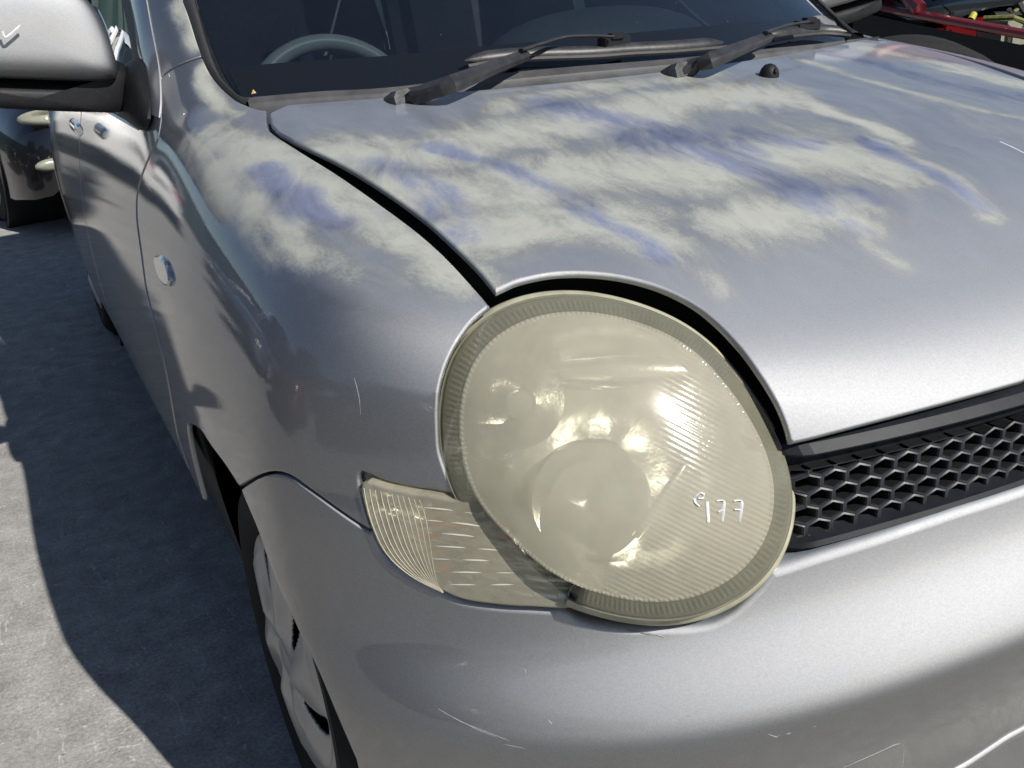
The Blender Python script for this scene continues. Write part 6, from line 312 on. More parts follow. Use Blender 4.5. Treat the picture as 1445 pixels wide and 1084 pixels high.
def asphalt_mat():
    t = NT('worn_grey_asphalt'); v = t.obj()
    big = t.noise(v, 1.3, 6, .6, .3); mid = t.noise(v, 14, 7, .7); fine = t.noise(v, 150, 5, .75); grit = t.noise(v, 700, 3, .7)
    f = t.math('ADD', t.math('MULTIPLY', mid, .30), t.math('MULTIPLY', fine, .40)); f = t.math('ADD', f, t.math('MULTIPLY', grit, .30))
    col = t.ramp(f, [(.38, (.10, .099, .094)), (.5, (.27, .266, .252)), (.62, (.47, .465, .445))])
    col = t.mix(t.ramp(big, [(.35, .0), (.65, .45)]), col, c4(.18, .176, .168))
    # pale scuffs
    s1 = t.noise(t.mapping(v, (1, 5, 1), (0, 0, .75)), 13, 5, .68, 1.4)
    s2 = t.noise(t.mapping(v, (5, 1, 1), (0, 0, .45)), 11, 5, .68, 1.2)
    sc = t.math('MULTIPLY', t.math('MAXIMUM', t.ramp(s1, [(.61, 0), (.66, 1)]), t.ramp(s2, [(.615, 0), (.665, 1)])), t.ramp(fine, [(.4, .1), (.6, 1)]))
    col = t.mix(t.math('MULTIPLY', sc, .6), col, c4(.58, .57, .55))
    vo = t.n('ShaderNodeTexVoronoi', Scale=42.0); t.t.links.new(v, vo.inputs['Vector'])
    dots = t.math('LESS_THAN', vo.outputs['Distance'], .06); sp = t.n('ShaderNodeSeparateColor'); t.t.links.new(vo.outputs['Color'], sp.inputs[0])
    col = t.mix(t.math('MULTIPLY', dots, t.math('GREATER_THAN', sp.outputs[0], .72)), col, c4(.035, .034, .033))
    cv = t.n('ShaderNodeVectorMath', _operation='ADD'); wz = t.n('ShaderNodeTexNoise', Scale=5.0, Detail=5.0); t.t.links.new(v, wz.inputs['Vector'])
    ws_ = t.n('ShaderNodeVectorMath', _operation='SCALE', Scale=.35); t.t.links.new(wz.outputs['Color'], ws_.inputs[0]); t.t.links.new(v, cv.inputs[0]); t.t.links.new(ws_.outputs[0], cv.inputs[1])
    ck = t.n('ShaderNodeTexVoronoi', _feature='DISTANCE_TO_EDGE', Scale=1.1); t.t.links.new(cv.outputs[0], ck.inputs['Vector'])
    cr_ = t.math('MULTIPLY', t.ramp(ck.outputs['Distance'], [(.0, 1), (.006, 0)]), t.ramp(big, [(.45, 0), (.65, .25)]))
    col = t.mix(cr_, col, c4(.05, .049, .046))
    hh = t.math('ADD', t.math('MULTIPLY', fine, .6), t.math('MULTIPLY', mid, .6))
    b = t.bsdf(Base__Color=col, Roughness=.88, Normal=t.bump(t.math('ADD', hh, t.math('MULTIPLY', grit, .25)), .55, .006))
    b.inputs['Specular IOR Level'].default_value = .3
    return t.done(b.outputs[0])

M = {}
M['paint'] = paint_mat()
M['black'] = simple('black_textured_plastic', (.007, .0075, .009), .55, 0, .25, 50, .2, 0, .22)
M['black_gloss'] = simple('black_trim', (.009, .0105, .014), .5, 0, .3, 30, .08, 0, .2)
M['inner'] = simple('dark_inner_metal', (.010, .010, .011), .8, 0, .2)
M['cowl'] = simple('weathered_grey_plastic', (.042, .042, .045), .65, 0, .35, 24, .3)
M['wiper'] = simple('faded_wiper_black', (.022, .022, .024), .45, 0, .4, 45, .15, 0, .4)
M['rubber'] = simple('rubber', (.014, .014, .015), .65, 0, .3, 60, .2)
M['tyre'] = simple('tyre_rubber', (.008, .008, .008), .85, 0, .3, 50, .3, 0, .3)
M['hub'] = simple('silver_plastic_hubcap', (.35, .346, .337), .38, .45, .15, 18, .02)
M['steel'] = simple('dark_steel', (.03, .03, .03), .6, .5)
M['chrome'] = simple('chrome', (.75, .75, .76), .10, 1.0)
M['worn_metal'] = simple('worn_bare_cap', (.055, .057, .06), .45, .3, .5, 90, .2)
M['glass'] = glass_mat('windscreen_glass', (.20, .235, .26), .0)
M['side_glass'] = glass_mat('side_glass', (.10, .14, .135), .0)
M['frit'] = simple('black_glass_border', (.006, .007, .009), .06, 0, 0, spec=.5)
M['dash'] = simple('dashboard_plastic', (.030, .032, .036), .7, 0, .15, 90, .2)
M['dash_light'] = simple('grey_dash_plastic', (.15, .17, .17), .55, 0, .1, 90, .1)
M['seat'] = simple('dark_seat_fabric', (.05, .05, .055), .9, 0, .2, 80)
M['steering'] = simple('grey_steering_rim', (.72, .75, .68), .35, 0, .1, 60)
M['lens'] = lens_mat('hazed_yellow_lens', .68)
M['lens_rim'] = lens_mat('clearer_lens_rim', .38, (.40, .39, .29), False)
M['turn_lens'] = lens_mat('yellowed_clear_lens', .34, (.68, .64, .49), False, True)
M['flange'] = simple('yellowed_lens_rim', (.30, .29, .21), .3, 0, .2, 40)
M['reflector'] = simple('silvered_reflector', (.84, .84, .82), .24, 1.0, .14, 26, .35)
M['bright_reflector'] = simple('chromed_steps', (.92, .91, .86), .22, .7)
M['bar_glint'] = simple('reflector_bar_glint', (.46, .44, .37), .3, .2)
M['rib'] = simple('pale_lens_rib', (.36, .335, .25), .35, 0, .1, 60)
M['amber'] = simple('amber_glint', (.72, .26, .10), .35, 0, .1)
M['marker_white'] = simple('white_paint_pen', (.50, .51, .53), .5, 0, .15, 300)
M['primer'] = simple('white_scuff', (.19, .193, .2), .6, 0, .3, 400)
M['clear_lamp'] = simple('clear_marker_lens', (.42, .43, .44), .12, .55, .1, 60, 0, 1.0)
M['blue_tape'] = simple('blue_tape', (.05, .13, .52), .35, 0, .1)
M['leaf'] = simple('dry_leaf', (.45, .28, .12), .7)
M['asphalt'] = asphalt_mat()
M['mesh'] = simple('grille_recess_shade', (.007, .0075, .008), .6, 0, .3, 40, .1, 0, .25)  # cell recesses: same plastic with shade painted in as a darker tone
M['mesh_face_lit'] = simple('grille_face_lit', (.022, .024, .030), .45, 0, .3, 40, .1, 0, .5)  # front webs: sun gloss painted in as a lighter tone

# ------------------------------------------------------------------ helpers
def link(name, me, parent=None, mats=()):
    o = bpy.data.objects.new(name, me); COL.objects.link(o)
    for m in mats: me.materials.append(m)
    if parent: o.parent = parent
    return o
def thing(name, label, cat, loc=(0, 0, 0), rotz=0, group=None):
    o = bpy.data.objects.new(name, None); COL.objects.link(o); o.location = loc; o.rotation_euler = (0, 0, rotz)
    o.empty_display_size = .1
    o['label'] = label; o['category'] = cat
    if group: o['group'] = group
    return o
def mesh(name, V, Fc, mat, parent=None, smooth=True, flip=False):
    V = [tuple(map(float, p)) for p in V]
    me = bpy.data.meshes.new(name)
    if flip: Fc = [tuple(reversed(f)) for f in Fc]
    me.from_pydata(V, [], [tuple(int(i) for i in f) for f in Fc]); me.update()
    bm = bmesh.new(); bm.from_mesh(me); bmesh.ops.recalc_face_normals(bm, faces=bm.faces); bm.to_mesh(me); bm.free()
    if smooth:
        me.polygons.foreach_set('use_smooth', [True] * len(me.polygons))
        try: me.set_sharp_from_angle(angle=math.radians(38))
        except Exception: pass
    return link(name, me, parent, [mat] if not isinstance(mat, (list, tuple)) else mat)
class MB:
    def __init__(s): s.V = []; s.F = []
    def add(s, V, Fc):
        k = len(s.V); s.V += [tuple(map(float, p)) for p in V]; s.F += [tuple(i + k for i in f) for f in Fc]; return s
    def box(s, c, size, rot=None, bev=.12):
        b = bmesh.new(); bmesh.ops.create_cube(b, size=1)
        mn = min(size)
        for v in b.verts: v.co = Vector((v.co.x * size[0], v.co.y * size[1], v.co.z * size[2]))
        bmesh.ops.bevel(b, geom=b.edges[:], offset=mn * bev, segments=2, affect='EDGES')
        R_ = rot or Matrix.Identity(3)
        b.verts.index_update()
        s.add([R_ @ v.co + Vector(c) for v in b.verts], [[v.index for v in f.verts] for f in b.faces]); b.free(); return s
    def tube(s, pts, r, n=8, cap=True, flat=None):
        P = [Vector(p) for p in pts]; rs = r if hasattr(r, '__len__') else [r] * len(P)
        rings = []; up = Vector((0, 0, 1))
        for i, p in enumerate(P):
            t = (P[min(i + 1, len(P) - 1)] - P[max(i - 1, 0)]).normalized()
            a = t.cross(up)
            if a.length < 1e-3: a = t.cross(Vector((0, 1, 0)))
            a.normalize(); b = a.cross(t)
            fw, fh = flat if flat else (1, 1)
            rings.append([p + a * math.cos(2 * math.pi * j / n) * rs[i] * fw + b * math.sin(2 * math.pi * j / n) * rs[i] * fh for j in range(n)])
        V = [q for r_ in rings for q in r_]; Fc = []
        for i in range(len(P) - 1):
            for j in range(n): Fc.append((i * n + j, i * n + (j + 1) % n, (i + 1) * n + (j + 1) % n, (i + 1) * n + j))
        if cap: Fc += [tuple(range(n))[::-1], tuple(range((len(P) - 1) * n, len(P) * n))]
        return s.add(V, Fc)
    def lathe(s, prof, c, axis, n=32, ref=None):
        ax = Vector(axis).normalized(); a = ax.cross(Vector(ref or (0, 0, 1)))
        if a.length < 1e-3: a = ax.cross(Vector((0, 1, 0)))
        a.normalize(); b = ax.cross(a); c = Vector(c)
        V = [c + ax * h + (a * math.cos(2 * math.pi * j / n) + b * math.sin(2 * math.pi * j / n)) * r for r, h in prof for j in range(n)]
        Fc = [(i * n + j, i * n + (j + 1) % n, (i + 1) * n + (j + 1) % n, (i + 1) * n + j) for i in range(len(prof) - 1) for j in range(n)]
        return s.add(V, Fc)
    def loft(s, rows, closed=False):
        n = len(rows[0]); V = [p for r in rows for p in r]; Fc = []
        for i in range(len(rows) - 1):
            for j in range(n if closed else n - 1): Fc.append((i * n + j, i * n + (j + 1) % n, (i + 1) * n + (j + 1) % n, (i + 1) * n + j))
        return s.add(V, Fc)
    def inflate(s, loop, nrm, h, rings=8, p=2.2, back=0., taper=.85):
        L = np.array(loop, float); c = L.mean(0); nrm = np.array(nrm, float); nrm = nrm / np.linalg.norm(nrm); rows = []
        if back: rows += [c + (L - c) * taper - nrm * back, c + (L - c) * (.5 + .5 * taper) * 1.0 - nrm * back * .6]
        for k in range(rings + 1):
            a = k / rings * math.pi / 2; sc = math.cos(a) ** (2 / p); rows.append(c + (L - c) * max(sc, 1e-3) + nrm * h * math.sin(a) ** (2 / p))
        s.loft(rows, True)
        if back: s.F.append(tuple(range(len(s.V) - len(L) * len(rows), len(s.V) - len(L) * (len(rows) - 1))))
        return s
    def build(s, name, mat, parent=None, smooth=True): return mesh(name, s.V, s.F, mat, parent, smooth)

def tagged(o, label, cat, group=None, kind=None):
    if label: o['label'] = label
    if cat: o['category'] = cat
    if group: o['group'] = group
    if kind: o['kind'] = kind
    return o

def resample(P, step, closed=False):
    P = np.array(P, float)
    if closed: P = np.vstack([P, P[:1]])
    d = np.r_[0, np.cumsum(np.linalg.norm(np.diff(P, axis=0), axis=1))]; n = max(2, int(d[-1] / step))
    t = np.linspace(0, d[-1], n + 1)
    Q = np.stack([np.interp(t, d, P[:, i]) for i in range(3)], 1)
    return Q[:-1] if closed else Q

def gradF(P, Ff, e=4e-4):
    g = np.stack([Ff(P + e * np.eye(3)[i]) - Ff(P - e * np.eye(3)[i]) for i in range(3)], 1)
    return g / np.linalg.norm(g, axis=1)[:, None]

def castO(D, Ff, lo=.05, hi=4.2):
    """zero of Ff along rays from the interior point O"""
    l = np.full(len(D), lo); h = np.full(len(D), hi)
    for _ in range(44):
        m = (l + h) / 2; neg = Ff(O + D * m[:, None]) < 0
        l = np.where(neg, m, l); h = np.where(neg, h, m)
    return O + D * ((l + h) / 2)[:, None]

def pip(pts, poly):
    x, y = pts[:, 0], pts[:, 1]; ins = np.zeros(len(pts), bool); n = len(poly); j = n - 1
    for i in range(n):
        xi, yi = poly[i]; xj, yj = poly[j]
        c = ((yi > y) != (yj > y)) & (x < (xj - xi) * (y - yi) / (yj - yi + 1e-18) + xi)
        ins ^= c; j = i
    return ins

def seg_dist(P, A, B):
    """nearest segment of closed polyline: distance, closest point, segment index, t"""
    best = np.full(len(P), 1e9); Q = np.zeros_like(P); si = np.zeros(len(P), int); st = np.zeros(len(P))
    for k in range(len(A)):
        ab = B[k] - A[k]; t = np.clip(((P - A[k]) @ ab) / (ab @ ab + 1e-18), 0, 1); q = A[k] + t[:, None] * ab
        d = np.linalg.norm(P - q, axis=1); m = d < best
        best[m] = d[m]; Q[m] = q[m]; si[m] = k; st[m] = t[m]
    return best, Q, si, st

def wear_attr(V):
    V = V + .006 * np.stack([np.sin(V[:, 1] * 31 + V[:, 0] * 12) + .6 * np.sin(V[:, 1] * 67 + 2 + V[:, 0] * 40), np.sin(V[:, 0] * 37 + 1 + V[:, 1] * 9) + .6 * np.sin(V[:, 0] * 71 + V[:, 1] * 33), 0 * V[:, 0]], 1)
    out = {'c': np.zeros(len(V)), 'b': np.zeros(len(V)), 'i': np.zeros(len(V))}
    for kind, wd, wt, pts in WEAR:
        P = np.array(pts)
        if len(P) < 2: continue
        A, B = P[:-1], P[1:]
        near = np.where((V > P.min(0) - wd * 2.2).all(1) & (V < P.max(0) + wd * 2.2).all(1))[0]
        if not len(near): continue
        d = seg_dist(V[near], A, B)[0]
        f = wt * np.exp(-(d / wd) ** 2 * 1.1)
        out[kind][near] = np.maximum(out[kind][near], f)
    c = out['c'] * (1 - .9 * out['i']) ; b = out['b']
    return c, b

def panel(name, key, mat, parent, h=.012, off=0., skirt=.014, mirror=False, wear=False, disp=None, bd=.0052):
    loop, rr = PAN[key]; loop = np.array(loop, float); rr = np.array(rr, float)
    keep = np.r_[True, np.linalg.norm(np.diff(loop, axis=0), axis=1) > 6e-4]; loop = loop[keep]; rr = rr[keep]
    if np.linalg.norm(loop[0] - loop[-1]) < 6e-4: loop = loop[:-1]; rr = rr[:-1]
    # resample but keep the corners
    L2 = []; R2 = []
    for i in range(len(loop)):
        a, b = loop[i], loop[(i + 1) % len(loop)]; n = max(1, int(math.ceil(np.linalg.norm(b - a) / min(h * .8, bd))))
        for k in range(n): L2.append(a + (b - a) * k / n); R2.append(rr[i] + (rr[(i + 1) % len(loop)] - rr[i]) * k / n)
    L2 = np.array(L2); R2 = np.array(R2)
    Ff = (lambda P: F(P) - off)
    D = L2 - O; D /= np.linalg.norm(D, axis=1)[:, None]
    L2 = castO(D, Ff); N2 = gradF(L2, Ff)
    wv = D.mean(0); wv /= np.linalg.norm(wv); u = np.cross([0, 0, 1], wv); u /= np.linalg.norm(u); v = np.cross(wv, u)
    def to_uv(P):
        d = P - O; c = d @ wv; return np.stack([d @ u / c, d @ v / c], 1)
    def from_uv(Q):
        d = wv + Q[:, :1] * u + Q[:, 1:2] * v; d /= np.linalg.norm(d, axis=1)[:, None]; return castO(d, Ff)
    UV = to_uv(L2)
    area = .5 * np.sum(UV[:, 0] * np.roll(UV[:, 1], -1) - np.roll(UV[:, 0], -1) * UV[:, 1])
    if area < 0: L2 = L2[::-1]; R2 = R2[::-1]; N2 = N2[::-1]; UV = UV[::-1]
    # inset rings close to the edge
    T = np.roll(L2, -1, 0) - np.roll(L2, 1, 0); T /= np.linalg.norm(T, axis=1)[:, None] + 1e-12
    IN = np.cross(N2, T); A = L2; B = np.roll(L2, -1, 0); extra = []
    for fr in (.12, .35, .65, 1.0, 1.6):
        dd = np.maximum(R2, .002) * fr
        q = L2 + IN * dd[:, None]
        dm = seg_dist(q, A, B)[0]
        uvq = to_uv(q); ok = (dm > dd * .93) & pip(uvq, UV)
        extra.append(uvq[ok])
    dist = np.median(np.linalg.norm(L2 - O, axis=1)); hu = h / dist
    mn, mx = UV.min(0), UV.max(0); gx = np.arange(mn[0], mx[0], hu); gy = np.arange(mn[1], mx[1], hu * .866)
    GX, GY = np.meshgrid(gx, gy); GX = GX + (np.arange(len(gy)) % 2)[:, None] * hu * .5
    Gp = np.stack([GX.ravel(), GY.ravel()], 1); Gp = Gp[pip(Gp, UV)]
    if len(Gp):
        P3 = from_uv(Gp); dm, _, si, _ = seg_dist(P3, A, B); Gp = Gp[dm > np.maximum(R2[si] * 1.6, .002) + h * .45]
    allp = np.vstack([UV] + extra + [Gp]); nb = len(UV)
    res = delaunay_2d_cdt([Vector(p) for p in allp.tolist()], [], [list(range(nb))], 1, 1e-7)
    QV = np.array([tuple(p) for p in res[0]]); Fc = [tuple(f) for f in res[2]]
    P = from_uv(QV); N = gradF(P, Ff)
    d, Q, si, st = seg_dist(P, A, B); r = R2[si] * (1 - st) + R2[(si + 1) % nb] * st; r = np.maximum(r, 1e-5)
    d = np.where(d < 3e-4, 0.0, d); m = d < r; s = np.where(m, np.clip((r - d) / r, 0, 1), 0)
    outd = Q - P; bnd = d < 3e-4; d[bnd] = 0.0
    E = B - A; E /= np.linalg.norm(E, axis=1)[:, None] + 1e-12
    ed = np.cross(E[si], N); outd[bnd] = ed[bnd]
    outd -= N * np.sum(outd * N, 1)[:, None]; outd /= np.linalg.norm(outd, axis=1)[:, None] + 1e-12
    drop = np.where(m, r - np.sqrt(np.maximum(r * r - (r - np.minimum(d, r)) ** 2, 0)), 0)
    s2 = np.minimum(s, .985)
    NN = N * np.sqrt(1 - s2 ** 2)[:, None] + outd * s2[:, None]
    P2 = P - N * drop[:, None]
    if disp is not None: P2 = disp(P2, N)
    used = sorted({i for f in Fc for i in f}); 
    # skirt
    cnt = {}
    for f in Fc:
        for a, b in zip(f, f[1:] + f[:1]): cnt[(a, b)] = 1
    be = [(a, b) for (a, b) in cnt if (b, a) not in cnt]
    V = P2.tolist(); NV = NN.tolist(); mp = {}
    def sk(i, dep):
        key_ = (i, dep)
        if key_ not in mp:
            mp[key_] = len(V); V.append((P2[i] - N[i] * dep + outd[i] * .0002).tolist()); NV.append(outd[i].tolist())
        return mp[key_]
    sf = []
    for a, b in be: sf.append((b, a, sk(a, skirt), sk(b, skirt)))
    me = bpy.data.meshes.new(name)
    V = np.array(V); NV = np.array(NV); FA = Fc + sf
    if mirror: V = V * [-1, 1, 1]; NV = NV * [-1, 1, 1]; FA = [tuple(reversed(f)) for f in FA]
    me.from_pydata(V.tolist(), [], FA); me.update()
    me.polygons.foreach_set('use_smooth', [True] * len(me.polygons))
    me.normals_split_custom_set_from_vertices(NV.tolist())
    if wear:
        c, b = wear_attr(V)
        for nm, a in (('chalk', c), ('blue', b)):
            at = me.attributes.new(nm, 'FLOAT', 'POINT'); at.data.foreach_set('value', a.astype(np.float32))
    return link(name, me, parent, [mat])

# ------------------------------------------------------------------ ground
def ground():
    V = []; Fc = []
    xs = [-1500, -200, -40, -10, -4, 0, 4, 10, 40, 200, 1500]
    for y in xs:
        for x in xs: V.append((x, y + 2, 0))
    n = len(xs)
    for i in range(n - 1):
        for j in range(n - 1): Fc.append((i * n + j, i * n + j + 1, (i + 1) * n + j + 1, (i + 1) * n + j))
    g = mesh('ground', V, Fc, M['asphalt'], None, False); g['kind'] = 'structure'; g['label'] = 'worn grey asphalt yard with pale scuffs under the car'
ground()

# ------------------------------------------------------------------ the silver car
car = thing('parked_car', 'silver hatchback with faded patchy bonnet and big round yellowed headlight, filling the photo', 'car')
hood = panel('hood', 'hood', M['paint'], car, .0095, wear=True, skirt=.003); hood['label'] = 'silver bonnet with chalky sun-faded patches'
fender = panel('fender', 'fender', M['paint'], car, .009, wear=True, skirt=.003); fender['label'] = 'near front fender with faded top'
panel('fender', 'fender', M['paint'], car, .02, mirror=True)
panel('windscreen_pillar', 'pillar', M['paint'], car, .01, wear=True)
panel('windscreen_pillar', 'pillar', M['paint'], car, .02, mirror=True)
bumper = panel('bumper', 'bumper', M['paint'], car, .0105, skirt=.02)
for mi in (False, True):
    panel('door', 'door', M['paint'], car, .02, mirror=mi)
    panel('sliding_door', 'rear_door', M['paint'], car, .03, mirror=mi)
    panel('rear_quarter', 'rear_quarter', M['paint'], car, .03, mirror=mi)
    panel('door_window', 'side_window', M['side_glass'], car, .03, off=-.012, skirt=.0, mirror=mi)
    panel('rear_side_window', 'rear_side_window', M['side_glass'], car, .04, off=-.006, skirt=.0, mirror=mi)
panel('roof', 'roof', M['paint'], car, .04)
panel('tailgate', 'tailgate', M['paint'], car, .05)
panel('windscreen', 'windscreen', M['glass'], car, .02, off=-.006, skirt=.004)

# dark structure inside the nose and below the belt line
def shell():
    nu, nv = 150, 96; D = []
    for i in range(nv):
        th = math.pi * (i + .5) / nv
        for j in range(nu):
            p = 2 * math.pi * j / nu; D.append((math.sin(th) * math.cos(p), math.sin(th) * math.sin(p), math.cos(th)))
    D = np.array(D); cH = np.array(LAMP['c'])
    def Fs(P):
        a = np.abs(P - np.array([0, 0, 0])); q = P.copy(); q[:, 0] = -np.abs(q[:, 0])
        return F(P) + .034 + .20 * np.exp(-(np.linalg.norm(q - cH, axis=1) / .275) ** 8)
    P = castO(D, Fs)
    P[:, 2] = np.maximum(P[:, 2], .17)
    wy, wz, wr = .665, .28, .345
    def ok(p):
        if p[1] < 1.02: 
            if math.hypot(p[1] - wy, p[2] - wz) < wr and abs(p[0]) > .3: return False
            return True
        if math.hypot(p[1] - 3.38, p[2] - .29) < .36 and abs(p[0]) > .6: return False
        return p[2] < .93
    k = [ok(p) for p in P]; Fc = []
    for i in range(nv - 1):
        for j in range(nu):
            f = (i * nu + j, i * nu + (j + 1) % nu, (i + 1) * nu + (j + 1) % nu, (i + 1) * nu + j)
            if all(k[q] for q in f): Fc.append(f)
    mesh('inner_structure', P, Fc, M['inner'], car)
shell()
# wheel wells and floor closing them
for sx in (-1, 1):
    for wy in (.665, 3.38):
        MB().lathe([(.352, 0.0), (.352, .34), (.02, .34)], (sx * .775, wy, .29), (-sx, 0, 0), 40).build('wheel_well', M['inner'], car)
# windscreen border, seals
def onFoff(P, off):
    P = np.atleast_2d(np.array(P, float)); D = P - O; D /= np.linalg.norm(D, axis=1)[:, None]
    return castO(D, lambda q: F(q) - off)
ws = np.array(PAN['windscreen'][0]); 
side_edge = ws[:58] if False else None
def strip(name, A, B, mat, n=40, parent=None, bulge=.0, rows=4, nrm=(0, -.5, .85)):
    A = resample(A, 1e9) if False else np.array(A); B = np.array(B)
    def rs(P):
        d = np.r_[0, np.cumsum(np.linalg.norm(np.diff(P, axis=0), axis=1))]; t = np.linspace(0, d[-1], n)
        return np.stack([np.interp(t, d, P[:, i]) for i in range(3)], 1)
    A, B = rs(A), rs(B); nv = np.array(nrm) / np.linalg.norm(nrm)
    R_ = [A + (B - A) * k / rows + nv * bulge * math.sin(math.pi * k / rows) for k in range(rows + 1)]
    if bulge: R_ = [A - nv * .006] + R_ + [B - nv * .006]
    return MB().loft(R_).build(name, mat, parent)

for sx in (1, -1):
    k = np.array([sx, 1, 1])
    strip('windscreen_seal', np.array(WIP['seal_out']) * k, np.array(WIP['seal_in']) * k, M['rubber'], 40, car, .004)
# black ceramic border printed at the foot of the screen
ct = np.array(WIP['cowl_top']); ft_ = np.array(WIP['frit_top'])
strip('windscreen_border', ct + [0, .004, -.006], ft_ + [0, 0, .0], M['frit'], 60, car, 0, 10).data.name
# cowl: from under the bonnet edge up to the glass
hr = np.array([p for p in PAN['hood'][0]]); hr = hr[-41:][::-1]
def cowl():
    rows = []
    xs = np.linspace(-.645, .635, 70)
    yb = np.interp(xs, ct[:, 0], ct[:, 1]); zb = np.interp(xs, ct[:, 0], ct[:, 2])
    yh = .878 + .335 * xs ** 2
    zh = np.interp(xs, hr[np.argsort(hr[:, 0])][:, 0], hr[np.argsort(hr[:, 0])][:, 2])
    y1 = np.minimum(yh - .04, yb - .05); 
    rows.append(np.stack([xs, yh - .06, zh - .040], 1))
    rows.append(np.stack([xs, yh + .004, zh - .022], 1))
    rows.append(np.stack([xs, yh * .45 + yb * .55, zh * .5 + zb * .5 - .011], 1))
    rows.append(np.stack([xs, yh * .3 + yb * .7, zh * .35 + zb * .65 - .006], 1))
    rows.append(np.stack([xs, yh * .28 + yb * .72, zh * .33 + zb * .67 - .003], 1))
    rows.append(np.stack([xs, yb, zb + .001], 1))
    rows.append(np.stack([xs, yb + .004, zb - .004], 1))
    rows.append(np.stack([xs, yb + .006, zb - .02], 1))
    MB().loft([r for r in rows]).build('cowl', M['cowl'], car)
cowl()
lf = MB(); c = ct[1] + np.array([.0, -.004, .006])
lf.add([c + np.array(p) for p in ((-.004, 0, 0), (0, -.003, .001), (.004, 0, .001), (0, .003, .003), (0, 0, .007))], [(0, 1, 4), (1, 2, 4), (2, 3, 4), (3, 0, 4)])
tagged(lf.build('dry_leaf', M['leaf'], None, False), 'tiny orange dry leaf lying on the grey cowl at the windscreen corner', 'leaf')

# ---- wipers
def wiper(bl, arm, rod, joint):
    wp = mesh('wiper', [(0, 0, 0)], [], M['wiper'], car) if False else None
    A = np.array(arm); B = np.array(bl); Rd = np.array(rod); J = np.array(joint)[0]
    n = len(A)
    # arm: tapered channel, flat faced
    root = MB()
    cap0 = A[0] + (A[0] - A[1]) / np.linalg.norm(A[0] - A[1]) * .0
    rows = []
    T = np.gradient(A, axis=0); T /= np.linalg.norm(T, axis=1)[:, None]
    N = np.array([0, -.56, .83]); 
    for i in range(n):
        s = i / (n - 1); wd = .016 * (1 - s) + .008 * s; hh = .011 * (1 - s) + .006 * s
        sd = np.cross(T[i], N); sd /= np.linalg.norm(sd); nn = np.cross(sd, T[i])
        c_ = A[i] - N * .012
        rows.append([c_ + sd * wd - nn * hh, c_ + sd * wd + nn * hh * .4, c_ + sd * wd * .72 + nn * hh, c_ - sd * wd * .72 + nn * hh, c_ - sd * wd + nn * hh * .4, c_ - sd * wd - nn * hh])
    arm_o = root.loft(rows, True); arm_o.F += [tuple(range(6))[::-1], tuple(range((n - 1) * 6, n * 6))]
    ao = arm_o.build('wiper_arm', M['wiper'], car, False)
    # worn cap at the spindle
    sd = np.cross(T[0], N); sd /= np.linalg.norm(sd); nn = np.cross(sd, T[0]); rw = []
    for s, wd, hh in ((-.020, .012, .004), (-.004, .017, .010), (.024, .0178, .0135), (.038, .0168, .0128)):
        c_ = A[0] + T[0] * s - N * (.010 + (.006 if s < -.01 else 0))
        rw.append([c_ + sd * wd - nn * .012, c_ + sd * wd + nn * hh * .4, c_ + sd * wd * .6 + nn * hh, c_ - sd * wd * .6 + nn * hh, c_ - sd * wd + nn * hh * .4, c_ - sd * wd - nn * .012])
    m_ = MB().loft(rw, True); m_.F += [tuple(range(6))[::-1], tuple(range(18, 24))]; m_.build('wiper_cap', M['worn_metal'], ao)
    MB().tube(resample(Rd, .012), .0042, 6, flat=(1.5, .7)).build('wiper_rod', M['wiper'], ao)
    MB().box(J - N * .006, (.060, .020, .020), Matrix.Rotation(.05, 3, 'Z')).box(J + N * .006, (.026, .016, .010), None).build('wiper_joint', M['black_gloss'], ao)
    # blade: rounded spoiler with a rubber below
    P = resample(B, .02); N_ = len(P); rows = []
    for i, p in enumerate(P):
        s = i / (N_ - 1); e = min(1, min(s, 1 - s) * 14 + .15)
        p = p - N * .004
        row = []
        for j in range(10):
            a = 2 * math.pi * j / 10
            row.append(p + np.array([0, -.8, -.58]) * math.cos(a) * .0125 * e + N * math.sin(a) * .0085 * e)
        rows.append(row)
    b_ = MB().loft(rows, True); b_.F += [tuple(range(10))[::-1], tuple(range((N_ - 1) * 10, N_ * 10))]
    bo = b_.build('wiper_blade', M['wiper'], car)
    P2 = P + np.array([0, -.010, -.012])
    MB().tube(P2, .0045, 6).build('blade_rubber', M['rubber'], bo)
wiper(WIP['blade1'], WIP['arm1'], WIP['rod1'], WIP['joint1'])
wiper(WIP['blade2'], WIP['arm2'], WIP['rod2'], WIP['joint2'])
# washer jet
wj = np.array(WIP['washer'])[0]
MB().lathe([(.017, -.004), (.0165, .004), (.014, .011), (.009, .017), (.003, .0195), (.0, .0198)], wj + [0, .0, 0], (0, -.12, 1), 20).tube([wj + [0, -.012, .008], wj + [0, -.019, .009]], .004, 8).build('washer_jet', M['black'], car)

